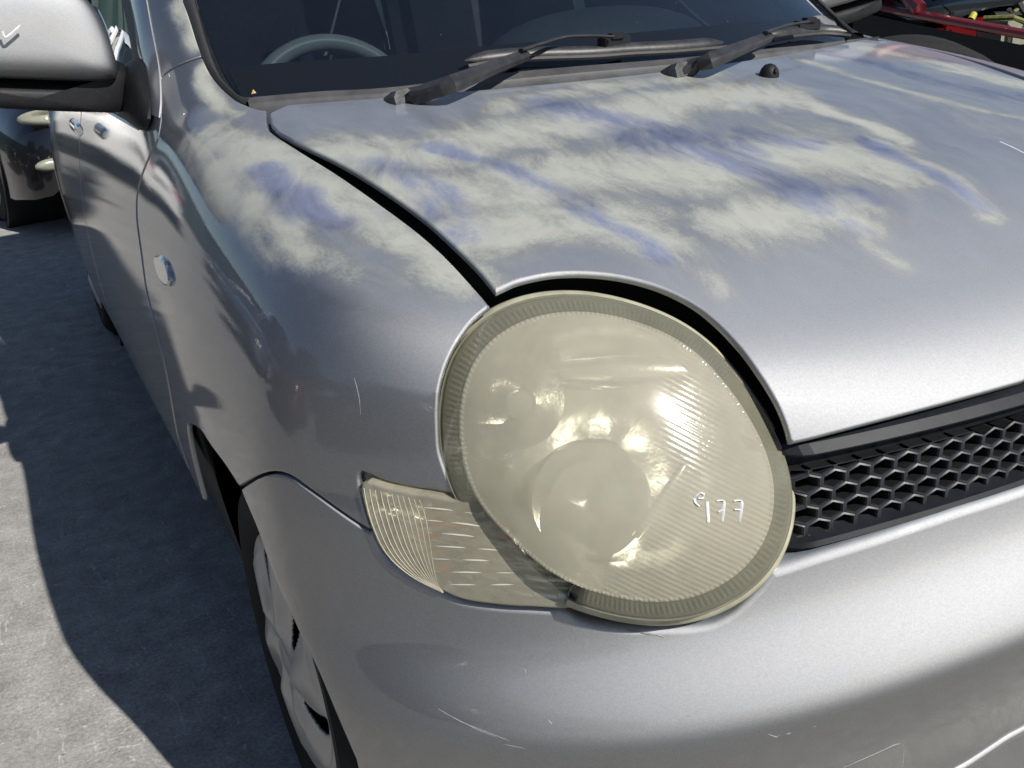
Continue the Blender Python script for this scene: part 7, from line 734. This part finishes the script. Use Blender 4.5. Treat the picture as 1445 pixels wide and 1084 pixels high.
# ---- head lamp
cH = np.array(LAMP['c']); nH = np.array(LAMP['n']); uH = np.array(LAMP['u']); vH = np.array(LAMP['v']); RH = np.array(LAMP['R'])
def RHf(a): return np.interp(np.mod(a, 2 * math.pi), np.linspace(0, 2 * math.pi, 73), np.r_[RH, RH[0]])
def lampP(rho, a, hgt): 
    r = RHf(a) * rho; return cH + np.outer(r * np.cos(a), uH) + np.outer(r * np.sin(a), vH) + np.outer(np.broadcast_to(hgt, a.shape), nH)
def dome(rho): return .052 * (1 - rho ** 2.4)
def head_lamp(mirror=False):
    k = np.array([-1, 1, 1]) if mirror else np.array([1, 1, 1])
    NA = 1152 if not mirror else 160; a = np.linspace(0, 2 * math.pi, NA, endpoint=False)
    ribs = 192
    hl = mesh('headlight', [], [], M['flange'], car)
    # outer lens: smooth dome, ribbed band, rolled edge
    rows = []
    rr_ = np.r_[np.linspace(0.004, .80, 22), np.linspace(.82, 1.0, 30)]
    for rho in rr_:
        hgt = dome(rho) + 0 * a
        env = np.clip((rho - .885) / .015, 0, 1) * np.clip((.962 - rho) / .015, 0, 1)
        hgt = hgt + env * .00026 * np.cos(a * ribs)
        env2 = math.exp(-((rho - .868) / .009) ** 2)
        hgt = hgt + env2 * (.0006 + .00035 * np.cos(a * ribs * 1.0))
        hgt = hgt - .0016 * math.exp(-((rho - .99) / .006) ** 2)
        rows.append(lampP(rho, a, hgt) * k)
    ni = int(np.searchsorted(rr_, .872)) + 1
    m_ = MB().loft([r.tolist() for r in rows[:ni]], True); m_.F.append(tuple(range(NA)))
    m_.build('lens', M['lens'], hl)
    rim = rows[ni - 1:] + [lampP(1.004, a, -.004 + 0 * a) * k, lampP(1.003, a, -.03 + 0 * a) * k]
    sink = .016 * np.exp(-((a - LAMP['A0']) / .06) ** 2) + .022 * np.exp(-((a - LAMP['A1']) / .06) ** 2)
    rim = [r - np.outer(sink * min(1, i / 5), nH * k) for i, r in enumerate(rim)]
    def cut(mb_, n_):
        A0, A1 = LAMP['A0'], LAMP['A1']
        mb_.F = [f for f in mb_.F if not (A0 < 2 * math.pi * (f[0] % n_) / n_ < A1)]
        return mb_
    cut(MB().loft([r.tolist() for r in rim], True), NA).build('lens_rim', M['lens_rim'], hl)
    # housing flange seen above the lens
    ao = np.linspace(0, 2 * math.pi, 200, endpoint=False)
    fl = [lampP(r_, ao, h_ + 0 * ao) * k for r_, h_ in ((1.0, -.012), (1.035, -.016), (1.05, -.022), (1.052, -.075))]
    cut(MB().loft([r.tolist() for r in fl], True), 200).build('lens_flange', M['flange'], hl)
    # reflector bowl with facets
    NB = 192; ab = np.linspace(0, 2 * math.pi, NB, endpoint=False); rows = []
    for i, rho in enumerate(np.linspace(.89, .12, 26)):
        dep = -.012 - .085 * (1 - (rho / .89) ** 2)
        fac = .0006 * np.sin(ab * 5 + (i // 5)) * (rho < .88)
        rows.append(lampP(rho, ab, dep + fac) * k)
    MB().loft([r.tolist() for r in rows], True).build('reflector', M['reflector'], hl)
    rows = [lampP(r_, ao, h_ + 0 * ao) * k for r_, h_ in ((.985, -.006), (.96, -.014), (.92, -.018), (.885, -.024), (.88, -.04))]
    cut(MB().loft([r.tolist() for r in rows], True), 200).build('bezel', M['black'], hl)
    # inner pieces: bulb shield, small round reflectors, projecting shelf
    P = lambda x, y, h: (cH + uH * x + vH * y + nH * h) * k
    ax = nH * k
    MB().lathe([(.004, -.062), (.026, -.052), (.046, -.030), (.050, -.024), (.047, -.028)], P(-.095, .062, 0), ax, 36).build('inner_bowl', M['reflector'], hl)
    MB().lathe([(.0, -.030), (.012, -.031), (.016, -.036), (.017, -.055)], P(-.090, .060, 0), ax, 20).build('bulb_shield', M['reflector'], hl)
    MB().lathe([(.062, -.085), (.064, -.045), (.060, -.040), (.052, -.055), (.040, -.072), (.0, -.082)], P(-.025, -.045, 0), ax, 48).build('inner_bowl', M['reflector'], hl)
    for x0, y0, x1, y1, r_ in ((-.045, .088, .085, .082, .020), (.02, -.085, .075, -.015, .006), (.055, .055, .07, .01, .009)):
        MB().tube([P(x0, y0, -.045), P((x0 + x1) / 2, (y0 + y1) / 2, -.036), P(x1, y1, -.045)], [r_ * .8, r_, r_ * .8], 14).build('reflector_fin', M['reflector'], hl)
    # turn signal: clear cover with cast flutes, chromed steps and modelled amber glints behind
    return hl
hl = head_lamp(); hl['label'] = 'large round yellow-hazed headlight with orange turn signal beside it'
head_lamp(True)
tp = np.array(PAN['turn_lens'][0]); tc = tp.mean(0)
def flutes(P, N):
    # moulded flutes on the wrap-round end
    q = P - tc; s = q[:, 2] * 1.0 + q[:, 1] * .55 - q[:, 0] * .25
    amp = np.clip((-.715 - P[:, 0]) / .02 + .3, .12, 1) * .0012
    return P + N * (amp * np.sin(s * 520))[:, None]
for mi in (False, True):
    tl = panel('turn_lens', 'turn_lens', M['turn_lens'], hl if not mi else car,   .006 if not mi else .012, off=.009, skirt=.02, mirror=mi, disp=None)
def fxz(x, z):
    P = np.stack([x, 0 * x, 0 * x + z], -1); lo = np.full(len(P), -.3); hi = np.full(len(P), .9)
    for _ in range(36):
        m = (lo + hi) / 2; P[:, 1] = m; pos = F(P) > 0; lo = np.where(pos, m, lo); hi = np.where(pos, hi, m)
    P[:, 1] = lo; return P
# chromed stepped reflector behind the turn lens, facing forward
def turn_back():
    xs = np.linspace(-.748, -.575, 110); n_st = 9; per = 12; rows = []
    for i in range(n_st):
        for j in range(per):
            u = j / (per - 1); z = .566 + (i + u) * .0195; arc = (u - .5) ** 2 * 4
            y = fxz(xs, np.full_like(xs, z))[:, 1]
            fr = ((xs - xs[0]) / .021 + .3 * i) % 1.0
            rows.append(np.stack([xs, y +   .018 + .012 * arc + .013 * (1 - fr) * np.clip((-.60 - xs) / .05, .2, 1), z + 0 * xs], 1).tolist())
    tm = MB().loft(rows)
    def rho(p):
        d = np.array(p) - cH; x, y = d @ uH, d @ vH
        return math.hypot(x, y) / float(RHf(np.array([math.atan2(y, x)]))[0])
    rv = [rho(p) for p in tm.V]
    tm.F = [f for f in tm.F if min(rv[i] for i in f) > .86]
    tm.build('turn_reflector', M['bright_reflector'], hl)
turn_back()
for q, wd in AMBER:  # amber tubes put in for bulb glints refracted by the lens
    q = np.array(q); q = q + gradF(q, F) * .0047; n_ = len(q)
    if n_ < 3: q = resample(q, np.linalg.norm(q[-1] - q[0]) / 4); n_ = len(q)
    MB().tube(q, [wd * (.35 + .65 * math.sin(math.pi * (i + .3) / (n_ - .4))) for i in range(n_)], 10, flat=(.35, 1.0)).build('amber_glint', M['amber'], hl)
rb = MB(); rc = MB()  # rb: moulded ribs; rc: reflector highlights put in as pale bars
for i, q in enumerate(RIBS_AND_GLINTS):
    q = np.array(q)
    if i < 11: rb.tube(q + gradF(q, F) * .0064, [.0008] * len(q), 6)
    else: rc.tube(q + gradF(q, F) * .0068, [.0015 * abs(math.sin(.9 * i + j * .37)) * (.2 + .8 * math.sin(math.pi * (j + .5) / len(q))) for j in range(len(q))], 6)
rb_o = rb.build('lens_ribs', M['rib'], hl); rb_o['kind'] = 'stuff'
rc_o = rc.build('reflector_glints', M['bar_glint'], hl); rc_o['kind'] = 'stuff'
# pen writing on the lens and other pen marks
m_ = MB()
for s_ in MARKS: m_.tube(s_, .0015, 6, flat=(1, .2))
m_.build('pen_writing', M['marker_white'], hl)
m_ = MB()
for s_ in HOODMARK: m_.tube(s_, .0011, 6, flat=(1, .5))
m_.build('pen_mark', M['marker_white'], car)

sfm = MB()
for pts, wd in SCUFFS:
    pp = resample(np.array(pts), .004); n_ = len(pp)
    g_ = gradF(pp, F)
    sfm.tube(pp + g_ * .0002, [wd * (.35 + .65 * abs(math.sin(3.1 * i / max(n_ - 1, 1) + .05)) * rng.uniform(.5, 1.2)) for i in range(n_)], 6, flat=(1, .35))
sf_o = sfm.build('paint_scuffs', M['primer'], bumper); sf_o['kind'] = 'stuff'
# ---- grille between bonnet and bumper
def gy(x, z): 
    P = np.stack([x, 0 * x, 0 * x + z], -1); lo = np.full(len(P), -.3); hi = np.full(len(P), .9)
    Pz = P.copy(); Pz[:, 2] = .665
    for _ in range(36):
        m = (lo + hi) / 2; Pz[:, 1] = m; pos = F(Pz) > 0; lo = np.where(pos, m, lo); hi = np.where(pos, hi, m)
    return lo
XG = np.linspace(-.47, .47, 95); YG = gy(XG, .665)
yg = lambda x: np.interp(x, XG, YG) + .05 * np.clip((np.abs(x) - .365) / .045, 0, 1.4) ** 2
def grille():
    gr = mesh('grille', [], [], M['black'], car)
    xs = np.linspace(-.405, .405, 80)
    top = lambda x: .7365 - .085 * x * x; low = lambda x: .635 - .16 * x * x
    def bar(prof, zf):
        return [np.stack([xs, yg(xs) + dy, zf(xs) + dz], 1).tolist() for dy, dz in prof]
    MB().loft(bar([(.05, .008), (.022, .002), (.020, .000), (.0135, -.0065), (.0145, -.0085), (.026, -.012), (.029, -.026), (.036, -.027)], top)).build('grille_bar', M['black_gloss'], gr, False)
    MB().loft(bar([(.032, .016), (.026, .012), (.006, .009), (.003, .004), (.010, .000), (.012, -.006), (.05, -.012)], low)).build('grille_bar', M['black_gloss'], gr)
    # hexagon mesh
    p = .0262; rz = .0178; b = MB(); t = .0019; dep = .020
    for r in range(-2, 8):
        for c_ in range(-18, 19):
            cx = c_ * p + (p / 2 if r % 2 else 0); cz0 = .700 - r * rz
            if abs(cx) > .398: continue
            sh = -.12 * cx * cx; cz = cz0 + sh
            if cz > top(cx) - .020 or cz < low(cx) + .001: continue
            def ring(s, d):
                out_ = []
                for j in range(6):
                    an = math.radians(60 * j + 30); x = cx + math.cos(an) * p / math.sqrt(3) * s; z = cz + math.sin(an) * rz / 1.5 * s - .24 * cx * (x - cx)
                    z = min(z, top(x) - .024); z = max(z, low(x) + .005)
                    out_.append((x, float(yg(x)) + .016 + d, z))
                return out_
            A = ring(1.0, 0.0); B_ = ring(1 - t / (p / 2) , -.0012); B2 = ring(1 - 1.5 * t / (p / 2), .001); D_ = ring(1 - 1.1 * t / (p / 2), dep); E_ = ring(.72, dep + .018); 
            k = len(b.V); b.loft([A, B_, B2, D_, E_], True)
    go = b.build('grille_mesh', [M['mesh_face_lit'], M['mesh']], gr)
    go.data.polygons.foreach_set('material_index', [0 if (i % 24) < 12 else 1 for i in range(len(go.data.polygons))])
    return gr
grille()
# tow-eye cover, lip
tw = panel('tow_cover', 'tow_cover', M['paint'], bumper, .006, off=.0011, skirt=.004)
lp = np.array(WIP['lip']); 
xs = np.linspace(-.30, .30, 60); zz = np.interp(xs, [-.30, -.22, -.11, -.05, .05, .11, .22, .30], [.190, .206, .226, .246, .246, .226, .206, .190])
MB().tube(fxz(xs, zz) + np.array([0, .003, 0]), .008, 10).build('intake_lip', M['paint'], bumper)

# ---- side marker lamp
sm = panel('side_marker', 'side_marker', M['clear_lamp'], car, .004, off=.006, skirt=.01)
panel('side_marker', 'side_marker', M['clear_lamp'], car, .006, off=.006, skirt=.01, mirror=True)

# ---- door mirror, sash, handle
for sx in (1, -1):
    k = np.array([sx, 1, 1])
    mm = mesh('door_mirror', [], [], M['black'], car)
    MB().inflate(np.array(WIP['mirror_shell']) * k, (0, -1, 0.12), .075, 14, 4.2, .05, .9).build('mirror_shell', M['paint'], mm)
    MB().inflate(np.array(WIP['mirror_body']) * k, (0, -1, -.25), .05, 8, 3.0, .05, .9).build('mirror_body', M['black'], mm)
    MB().inflate(np.array(WIP['mirror_foot']) * k, (-.95 * sx, -.3, .1), .022, 8, 2.4).build('mirror_foot', M['black'], mm)
    MB().box(np.array([-1.0 * sx, 1.485, 1.085]), (.19, .008, .11), None).build('mirror_glass', M['chrome'], mm)
    strip('door_sash', np.array(WIP['sash']) * k, np.array(WIP['sash2']) * k, M['paint'], 40, car, .004, 5, (-sx, -.2, .25))
    strip('sash_trim', np.array(WIP['sash_in']) * k, np.array(WIP['sash']) * k, M['black_gloss'], 40, car, .003, 4, (-sx, -.2, .25))
    H = np.array(WIP['handle']) * k; H = resample(H, .02)
    dh = MB().tube(H, [.008] + [.0125] * (len(H) - 2) + [.008], 10, flat=(.8, 1.2)).build('door_handle', M['chrome'], car)
tk = np.array(WIP['tick'])
# project the tick onto the mirror shell front
MB().tube(tk, .0022, 6).build('pen_mark', M['marker_white'], car)

# ---- wheels
def wheel(cx, cy, cz, R_, sx):
    wh = mesh('wheel', [], [], M['steel'], car)
    ax = (sx, 0, 0); c_ = (cx, cy, cz)
    t = MB().lathe([(.190, .0), (.196, .004), (.215, .012), (.245, .014), (R_ - .022, .004), (R_ - .006, -.012), (R_, -.03), (R_, -.145), (R_ - .012, -.165), (.24, -.175), (.19, -.15)], c_, ax, 96)
    # tread blocks and raised wall lettering ribs
    for j in range(72):
        an = 2 * math.pi * j / 72
        e1 = Vector((0, math.cos(an), math.sin(an))); tn = Vector((0, -math.sin(an), math.cos(an)))
        rot = Matrix((Vector((1, 0, 0)), tn, e1)).transposed()
        t.box(Vector(c_) + e1 * (R_ - .004) + Vector((sx * -.028, 0, 0)), (.030, .016, .012), rot, .15)
    t.build('tyre', M['tyre'], wh)
    NA = 240; rh = np.r_[np.linspace(.002, .045, 4), np.linspace(.05, .186, 34)]; an = np.linspace(0, 2 * math.pi, NA, endpoint=False)
    V = []; Fc = []; holes = []
    ns = 6
    for i, r in enumerate(rh):
        f = r / .186; tw_ = .55 * f
        q = (an + tw_) * ns
        spoke = .5 + .5 * np.cos(q)
        hgt = .016 * (1 - f ** 2) + .012 * spoke * np.clip((f - .2) / .2, 0, 1) * np.clip((1.0 - f) / .12, 0, 1) - .004 * f
        hgt = hgt + .006 * np.exp(-((f - .97) / .03) ** 2) - .006 * (f < .2)
        for j in range(NA): V.append((cx + sx * (hgt[j] + .002), cy + math.cos(an[j]) * r, cz + math.sin(an[j]) * r))
    for i in range(len(rh) - 1):
        f = .5 * (rh[i] + rh[i + 1]) / .186
        for j in range(NA):
            q = math.cos((an[j] + .55 * f) * ns)
            if .42 < f < .86 and q < -.80 - .6 * abs(f - .72) ** 1.2 + .10 * (f - .5): continue
            Fc.append((i * NA + j, i * NA + (j + 1) % NA, (i + 1) * NA + (j + 1) % NA, (i + 1) * NA + j))
    hc = mesh('hubcap', V, Fc, M['hub'], wh)
    mod = hc.modifiers.new('thick', 'SOLIDIFY'); mod.thickness = .003
    MB().lathe([(.0, -.05), (.10, -.055), (.16, -.05), (.185, -.02), (.188, .0)], c_, ax, 48).build('rim', M['steel'], wh)
    MB().lathe([(.030, .010), (.028, .016), (.0, .018)], c_, ax, 24).build('hub_badge', M['hub'], wh)
    return wh
for sx in (-1, 1):
    wheel(sx * .792, .665, .28, .280, sx)
    wheel(sx * .795, 3.38, .285, .285, sx)

# ---- cabin
cb = MB()
cb.loft([[(x, y, z) for x in (-.66, -.3, 0, .3, .66)] for y, z in ((1.05, .985), (1.2, .995), (1.4, .99), (1.52, .97), (1.58, .90), (1.55, .6), (1.3, .3))])
cb.build('dashboard', M['dash'], car)
MB().inflate([(.24 + .30 * math.cos(a), 1.42 + .12 * math.sin(a), .985) for a in np.linspace(0, 2 * math.pi, 40, endpoint=False)], (0, 0, 1), .115, 8, 2.2).build('instrument_hood', M['dash_light'], car)
cb = MB().loft([[(x, y, z) for x in (-.74, 0, .74)] for y, z in ((1.3, .3), (2.2, .3), (3.9, .35), (3.95, .9))])
for sx in (-1, 1): cb.loft([[(sx * x, y, z) for y in (1.1, 2.4, 3.9)] for x, z in ((.70, .3), (.755, .6), (.735, .93))])
cb.loft([[(x, y, z) for x in (-.48, 0, .48)] for y, z in ((2.06, 1.585), (2.8, 1.60), (3.85, 1.56))])
cb.build('cabin_trim', M['dash'], car)
for x in (-.37, .37):
    st = MB().box((x, 2.12, .62), (.50, .50, .16), Matrix.Rotation(.1, 3, 'X'), .3).box((x, 2.42, .95), (.48, .15, .62), Matrix.Rotation(-.28, 3, 'X'), .35)
    so_ = st.build('seat', M['seat'], car)
    MB().box((x, 2.53, 1.36), (.26, .10, .18), Matrix.Rotation(-.2, 3, 'X'), .35).build('headrest', M['seat'], so_)
# steering wheel
SW = MB(); cw = Vector((-.325, 1.62, .885)); e1 = Vector((1, 0, 0)); e2 = Vector((0, .38, .92)).normalized(); R1, r1 = .192, .0165; V = []; NN_ = 64
rows = []
for i in range(NN_ + 1):
    a = 2 * math.pi * i / NN_; d = e1 * math.cos(a) + e2 * math.sin(a); nz = e1.cross(e2)
    rows.append([cw + d * R1 + (d * math.cos(b) + nz * math.sin(b)) * r1 * 1.15 for b in np.linspace(0, 2 * math.pi, 14, endpoint=False)])
SW.loft(rows, True)
so_ = SW.build('steering_wheel', M['steering'], car)
MB().box(cw + Vector((0, -.01, 0)), (.17, .05, .15), Matrix.Rotation(-.4, 3, 'X'), .3).box(cw + Vector((-.12, 0, 0)), (.14, .025, .03)).box(cw + Vector((.12, 0, 0)), (.14, .025, .03)).build('steering_hub', M['dash'], so_)
# interior mirror and visor shapes hanging behind the glass
MB().box((0.02, 1.83, 1.47), (.24, .03, .07), Matrix.Rotation(.15, 3, 'X'), .3).tube([(0.02, 1.84, 1.49), (.02, 1.90, 1.56)], .008, 8).build('rear_view_mirror', M['black'], car)

# ------------------------------------------------------------------ other cars of the yard
def ss(a, b, x): t = min(max((x - a) / (b - a), 0), 1); return t * t * (3 - 2 * t)
def other_car(label, col, loc, rot, L=4.3, Wd=1.7, Hh=1.42, open_bonnet=False, group='cars parked around the yard', round_tail=False):
    """nose towards local -y; loc is the ground point under the nose"""
    root = thing('parked_car', label, 'car', loc, rot, group)
    pm = simple('car_paint', col, .30, .25, .06, 20, 0, 1.0)
    gm = M['car_glass']
    def sec(y, hw, z0, z1, pw=4.0, n=26):
        row = []
        for j in range(n + 1):
            a = math.pi * j / n; ca, sa = math.cos(a), math.sin(a)
            x = hw * (1 if ca > 0 else -1) * abs(ca) ** (2 / pw); z = z0 + (z1 - z0) * abs(sa) ** (2 / pw)
            row.append((x, y, z))
        return row
    hw = Wd / 2
    st = [(0, .70, .30, .58), (.03, .80, .24, .66), (.12, .90, .22, .72), (.35, .97, .20, .78), (.8, 1.0, .20, .85), (1.15, 1.0, .20, .90), (1.6, 1.0, .20, .93), (2.6, 1.0, .20, .95), (3.5, 1.0, .22, .97), (4.0, .97, .24, .98), (4.2, .92, .26, .92), (4.3, .82, .34, .74)]
    if open_bonnet: st = [(1.12, 1.0, .20, .90)] + st[6:]
    rows = [sec(y * L / 4.3, hw * s_, a, b) for y, s_, a, b in st]
    body = MB().loft(rows); body.F += [tuple(range(27)), tuple(range((len(rows) - 1) * 27, len(rows) * 27))[::-1]]
    body.build('body', pm, root)
    cab = [(1.12, .93, .86, .90), (1.55, .88, .86, 1.18), (1.95, .84, .86, Hh - .04), (2.5, .83, .86, Hh), (3.2, .82, .86, Hh - .02), (3.75, .82, .86, 1.26), (4.12, .86, .86, .96)]
    rows = [sec(y * L / 4.3, hw * s_, a, b, 5.0) for y, s_, a, b in cab]
    c_ = MB().loft(rows); c_.F += [tuple(range(27)), tuple(range((len(rows) - 1) * 27, len(rows) * 27))[::-1]]
    cg = c_.build('window', gm, root)
    # roof skin and pillars proud of the glass
    rr2 = [[(x, y * L / 4.3, z) for x in np.linspace(-hw * .68, hw * .68, 9) for z in [zz + .012 - .05 * (x / hw) ** 2]] for y, zz in ((1.85, Hh - .07), (2.0, Hh - .02), (2.5, Hh + .005), (3.2, Hh - .012), (3.5, Hh - .10))]
    MB().loft(rr2).build('roof', pm, root)
    for sx in (-1, 1):
        for ya, za, yb, zb in ((1.15, .92, 1.92, Hh - .04), (2.55, .93, 2.6, Hh - .02), (4.05, .98, 3.45, Hh - .06)):
            MB().tube([(sx * hw * .93, ya * L / 4.3, za), (sx * hw * .865, (ya + yb) / 2 * L / 4.3, (za + zb) / 2 + .03), (sx * hw * .73, yb * L / 4.3, zb)], .035, 8).build('pillar', pm, root)
        for wy in (.82, 3.45):
            y = wy * L / 4.3
            wh = MB().lathe([(.19, 0), (.22, .006), (.27, .0), (.30, -.03), (.30, -.16), (.2, -.2)], (sx * (hw - .005), y, .30), (sx, 0, 0), 40).build('wheel', M['tyre'], root)
            m_ = MB().lathe([(.0, .012), (.04, .014), (.06, .0), (.16, -.004), (.185, .006), (.19, -.01)], (sx * (hw - .004), y, .30), (sx, 0, 0), 30)
            for k in range(7):
                a = 2 * math.pi * k / 7; d = Vector((0, math.cos(a), math.sin(a)))
                m_.tube([Vector((sx * (hw + .008), y, .30)) + d * .03, Vector((sx * (hw + .006), y, .30)) + d * .18], .014, 6)
            m_.build('rim', M['hub'], wh)
            MB().lathe([(.345, -.30), (.345, .004), (.318, .006), (.315, -.30)], (sx * (hw - .006), y, .30), (sx, 0, 0), 40).build('wheel_arch', M['inner'], root)
        if not open_bonnet:
            MB().inflate([(sx * (.60 + .16 * math.cos(a)) * hw / .85, .05 + .05 * abs(sx * math.cos(a)), .64 + .042 * math.sin(a)) for a in np.linspace(0, 2 * math.pi, 24, endpoint=False)], (sx * .35, -.9, .3), .05, 6, 2.6, .03).build('headlight', M['pale_lamp'], root)
            MB().inflate([(sx * (.64 + .10 * math.cos(a)) * hw / .85, .035, .40 + .036 * math.sin(a)) for a in np.linspace(0, 2 * math.pi, 20, endpoint=False)], (sx * .35, -.9, .1), .045, 5, 2.4, .03).build('fog_lamp', M['pale_lamp'], root)
        mi = MB().box((sx * (hw + .09), 1.50 * L / 4.3, .99), (.20, .10, .13), None, .35); mi.build('door_mirror', pm, root)
        for q, zt in ((0, .80), (1, .80)) if round_tail else ((0, .80),):
            MB().lathe([(.0, .03), (.05, .024), (.07, .0), (.075, -.03)], (sx * (.66 - .19 * q) * hw / .85, L - .02 - .02 * q, zt), (0, 1, 0), 24).build('tail_light', M['tail_red'], root)
    if not open_bonnet:
        MB().box((0, .0, .46), (.9, .06, .12), None, .3).build('grille', M['black'], root)
    MB().box((0, -.005 if not open_bonnet else 1.1, .30), (1.2, .05, .10), None, .3).build('lower_grille', M['black'], root)
    MB().box((0, L + .01, .62), (.52, .02, .13), None, .2).build('number_plate', M['hub'], root)
    return root, pm
M['car_glass'] = simple('dark_car_glass', (.010, .013, .015), .03, 0, 0)
M['pale_lamp'] = simple('cloudy_lamp', (.26, .27, .21), .18, .2, .1, 30, 0, 1.0)
M['tail_red'] = simple('red_tail_lens', (.45, .015, .02), .18, 0, .1, 40, 0, 1.0)
other_car('dark navy car parked right behind the silver hatchback, pale cloudy lamps', (.006, .006, .009), (-.17, 5.35, 0), .17, 4.2, 1.60)
other_car('white car with round red tail lights standing beyond the dark car', (.72, .72, .70), (-2.55, 14.6, 0), math.pi, 4.3, 1.7, round_tail=True)
other_car('tall blue grey van added out of view left of the silver hatchback to block sky light', (.06, .075, .11), (-3.0, 4.9, 0), 1.50, 4.7, 1.85, 2.15)  # unseen vans, made tall to cut sky light and darken side reflections
other_car('tall dark red van added out of view left of the silver hatchback to block sky light', (.10, .010, .012), (-3.1, 2.2, 0), 1.6, 4.7, 1.85, 2.15)
other_car('tall charcoal van added out of view left of the silver hatchback to block sky light', (.03, .03, .035), (-3.2, -.6, 0), 1.55, 4.7, 1.85, 2.1)
other_car('black car in the row left of the silver hatchback', (.015, .015, .016), (-3.8, 8.0, 0), 1.55)
# red car with its engine bay open, at the far right
root, pm = other_car('stripped red car with its engine bay open beyond the faded bonnet', (.11, .004, .007), (3.75, 1.75, 0), .0, 4.3, 1.75, open_bonnet=True)
def fender_rail(sx):
    P = [(sx * .80, 1.55, .955), (sx * .80, 1.2, .90), (sx * .80, .8, .845), (sx * .785, .4, .79), (sx * .74, .15, .74)]
    MB().tube(resample(P, .05), .026, 10, flat=(1.2, .8)).build('fender_rail', pm, root)
    rows = [[(x + sx * .02, y, z - .04), (x + sx * .02, y, z - .5)] for x, y, z in P]
    MB().loft(rows).build('wheel_liner', M['inner'], root)
for sx in (-1, 1): fender_rail(sx)
MB().box((0, .10, .52), (1.5, .12, .28), None, .3).build('front_panel', M['steel'], root)
MB().loft([[(x, y, z) for x in (-.8, 0, .8)] for y, z in ((1.25, .92), (1.18, .4), (.1, .3))]).build('engine_bay', M['inner'], root)
MB().box((.0, .62, .62), (.62, .50, .30), None, .15).box((.05, .60, .80), (.40, .22, .08), None, .3).build('engine', M['worn_metal'], root)
MB().box((.52, .45, .72), (.20, .26, .22), None, .08).build('battery', M['black'], root)
MB().box((-.45, .95, .78), (.24, .20, .14), None, .25).build('fluid_bottle', M['pale_lamp'], root)
M['yellow'] = simple('yellow_cap', (.30, .28, .03), .5); M['olive'] = simple('olive_wiring', (.10, .11, .02), .7, 0, .4)
MB().lathe([(.0, .04), (.016, .04), (.017, .0)], (-.62, 1.02, .86), (.6, .2, .5), 16).build('oil_cap', M['yellow'], root)
for k, (m_, r) in enumerate((('olive', .012), ('black', .02), ('worn_metal', .012), ('black', .026), ('olive', .010), ('worn_metal', .016))):
    a = [(-.66 + rng.uniform(0, .3) + k * .05, 1.15 - rng.uniform(0, .2), .80 + rng.uniform(0, .12)) for _ in range(1)]
    for q in range(6): a.append((a[-1][0] + rng.uniform(.02, .2), a[-1][1] - rng.uniform(-.06, .14), .80 + rng.uniform(-.06, .14)))
    MB().tube(resample(a, .04), r, 7).build('hose', M[m_], root)
MB().box((-.80, 1.36, 1.00), (.05, .10, .05), Matrix.Rotation(.2, 3, 'X'), .2).build('sticker', M['hub'], root)
# raised bonnet on its stay
bn = MB().loft([[(x, 1.18 - .02 * abs(x) + 0 * u + .25 * u, .98 + 1.0 * u - .04 * (x / .8) ** 2) for x in np.linspace(-.72, .72, 9)] for u in np.linspace(0, .95, 8)])
bo = bn.build('bonnet', pm, root); md = bo.modifiers.new('t', 'SOLIDIFY'); md.thickness = .03
MB().tube([(-.62, .35, .80), (-.45, 1.28, 1.55)], .008, 8).build('bonnet_stay', M['worn_metal'], root)
# black plastic bumper skin / tyre lying beside the hatchback
ty = thing('old_tyre', 'worn black tyre standing behind the far edge of the bonnet', 'tyre', (1.60, 1.80, .0), 0)
t_ = MB().lathe([(.33, -.05), (.36, -.085), (.42, -.095), (.46, -.08), (.475, -.05), (.478, .05), (.46, .08), (.42, .095), (.36, .085), (.33, .05)], (0, 0, .45), (.35, .88, .12), 64)
tb = t_.build('tyre_casing', M['tyre'], ty)

wl = thing('yard_wall', 'teal green corrugated yard wall beyond the row of parked cars', 'wall', (-11, 6, 0))
M['teal'] = simple('teal_sheet', (.010, .028, .027), .6, 0, .15, 3)
rows = []
for z in (0, 2.6): rows.append([(.05 * math.sin(k * 1.9), -24 + k * .12, z) for k in range(420)])
MB().loft(rows).build('corrugated_sheet', M['teal'], wl)
MB().box((.12, 1.2, 2.62), (.14, 50.6, .10)).build('capping', M['steel'], wl)
wl = thing('yard_wall', 'dark green corrugated yard wall closing the far end of the yard', 'wall', (0, 27, 0))
rows = []
for z in (0, 2.8): rows.append([(-30 + k * .12, .05 * math.sin(k * 1.9), z) for k in range(500)])
MB().loft(rows).build('corrugated_sheet', M['teal'], wl)
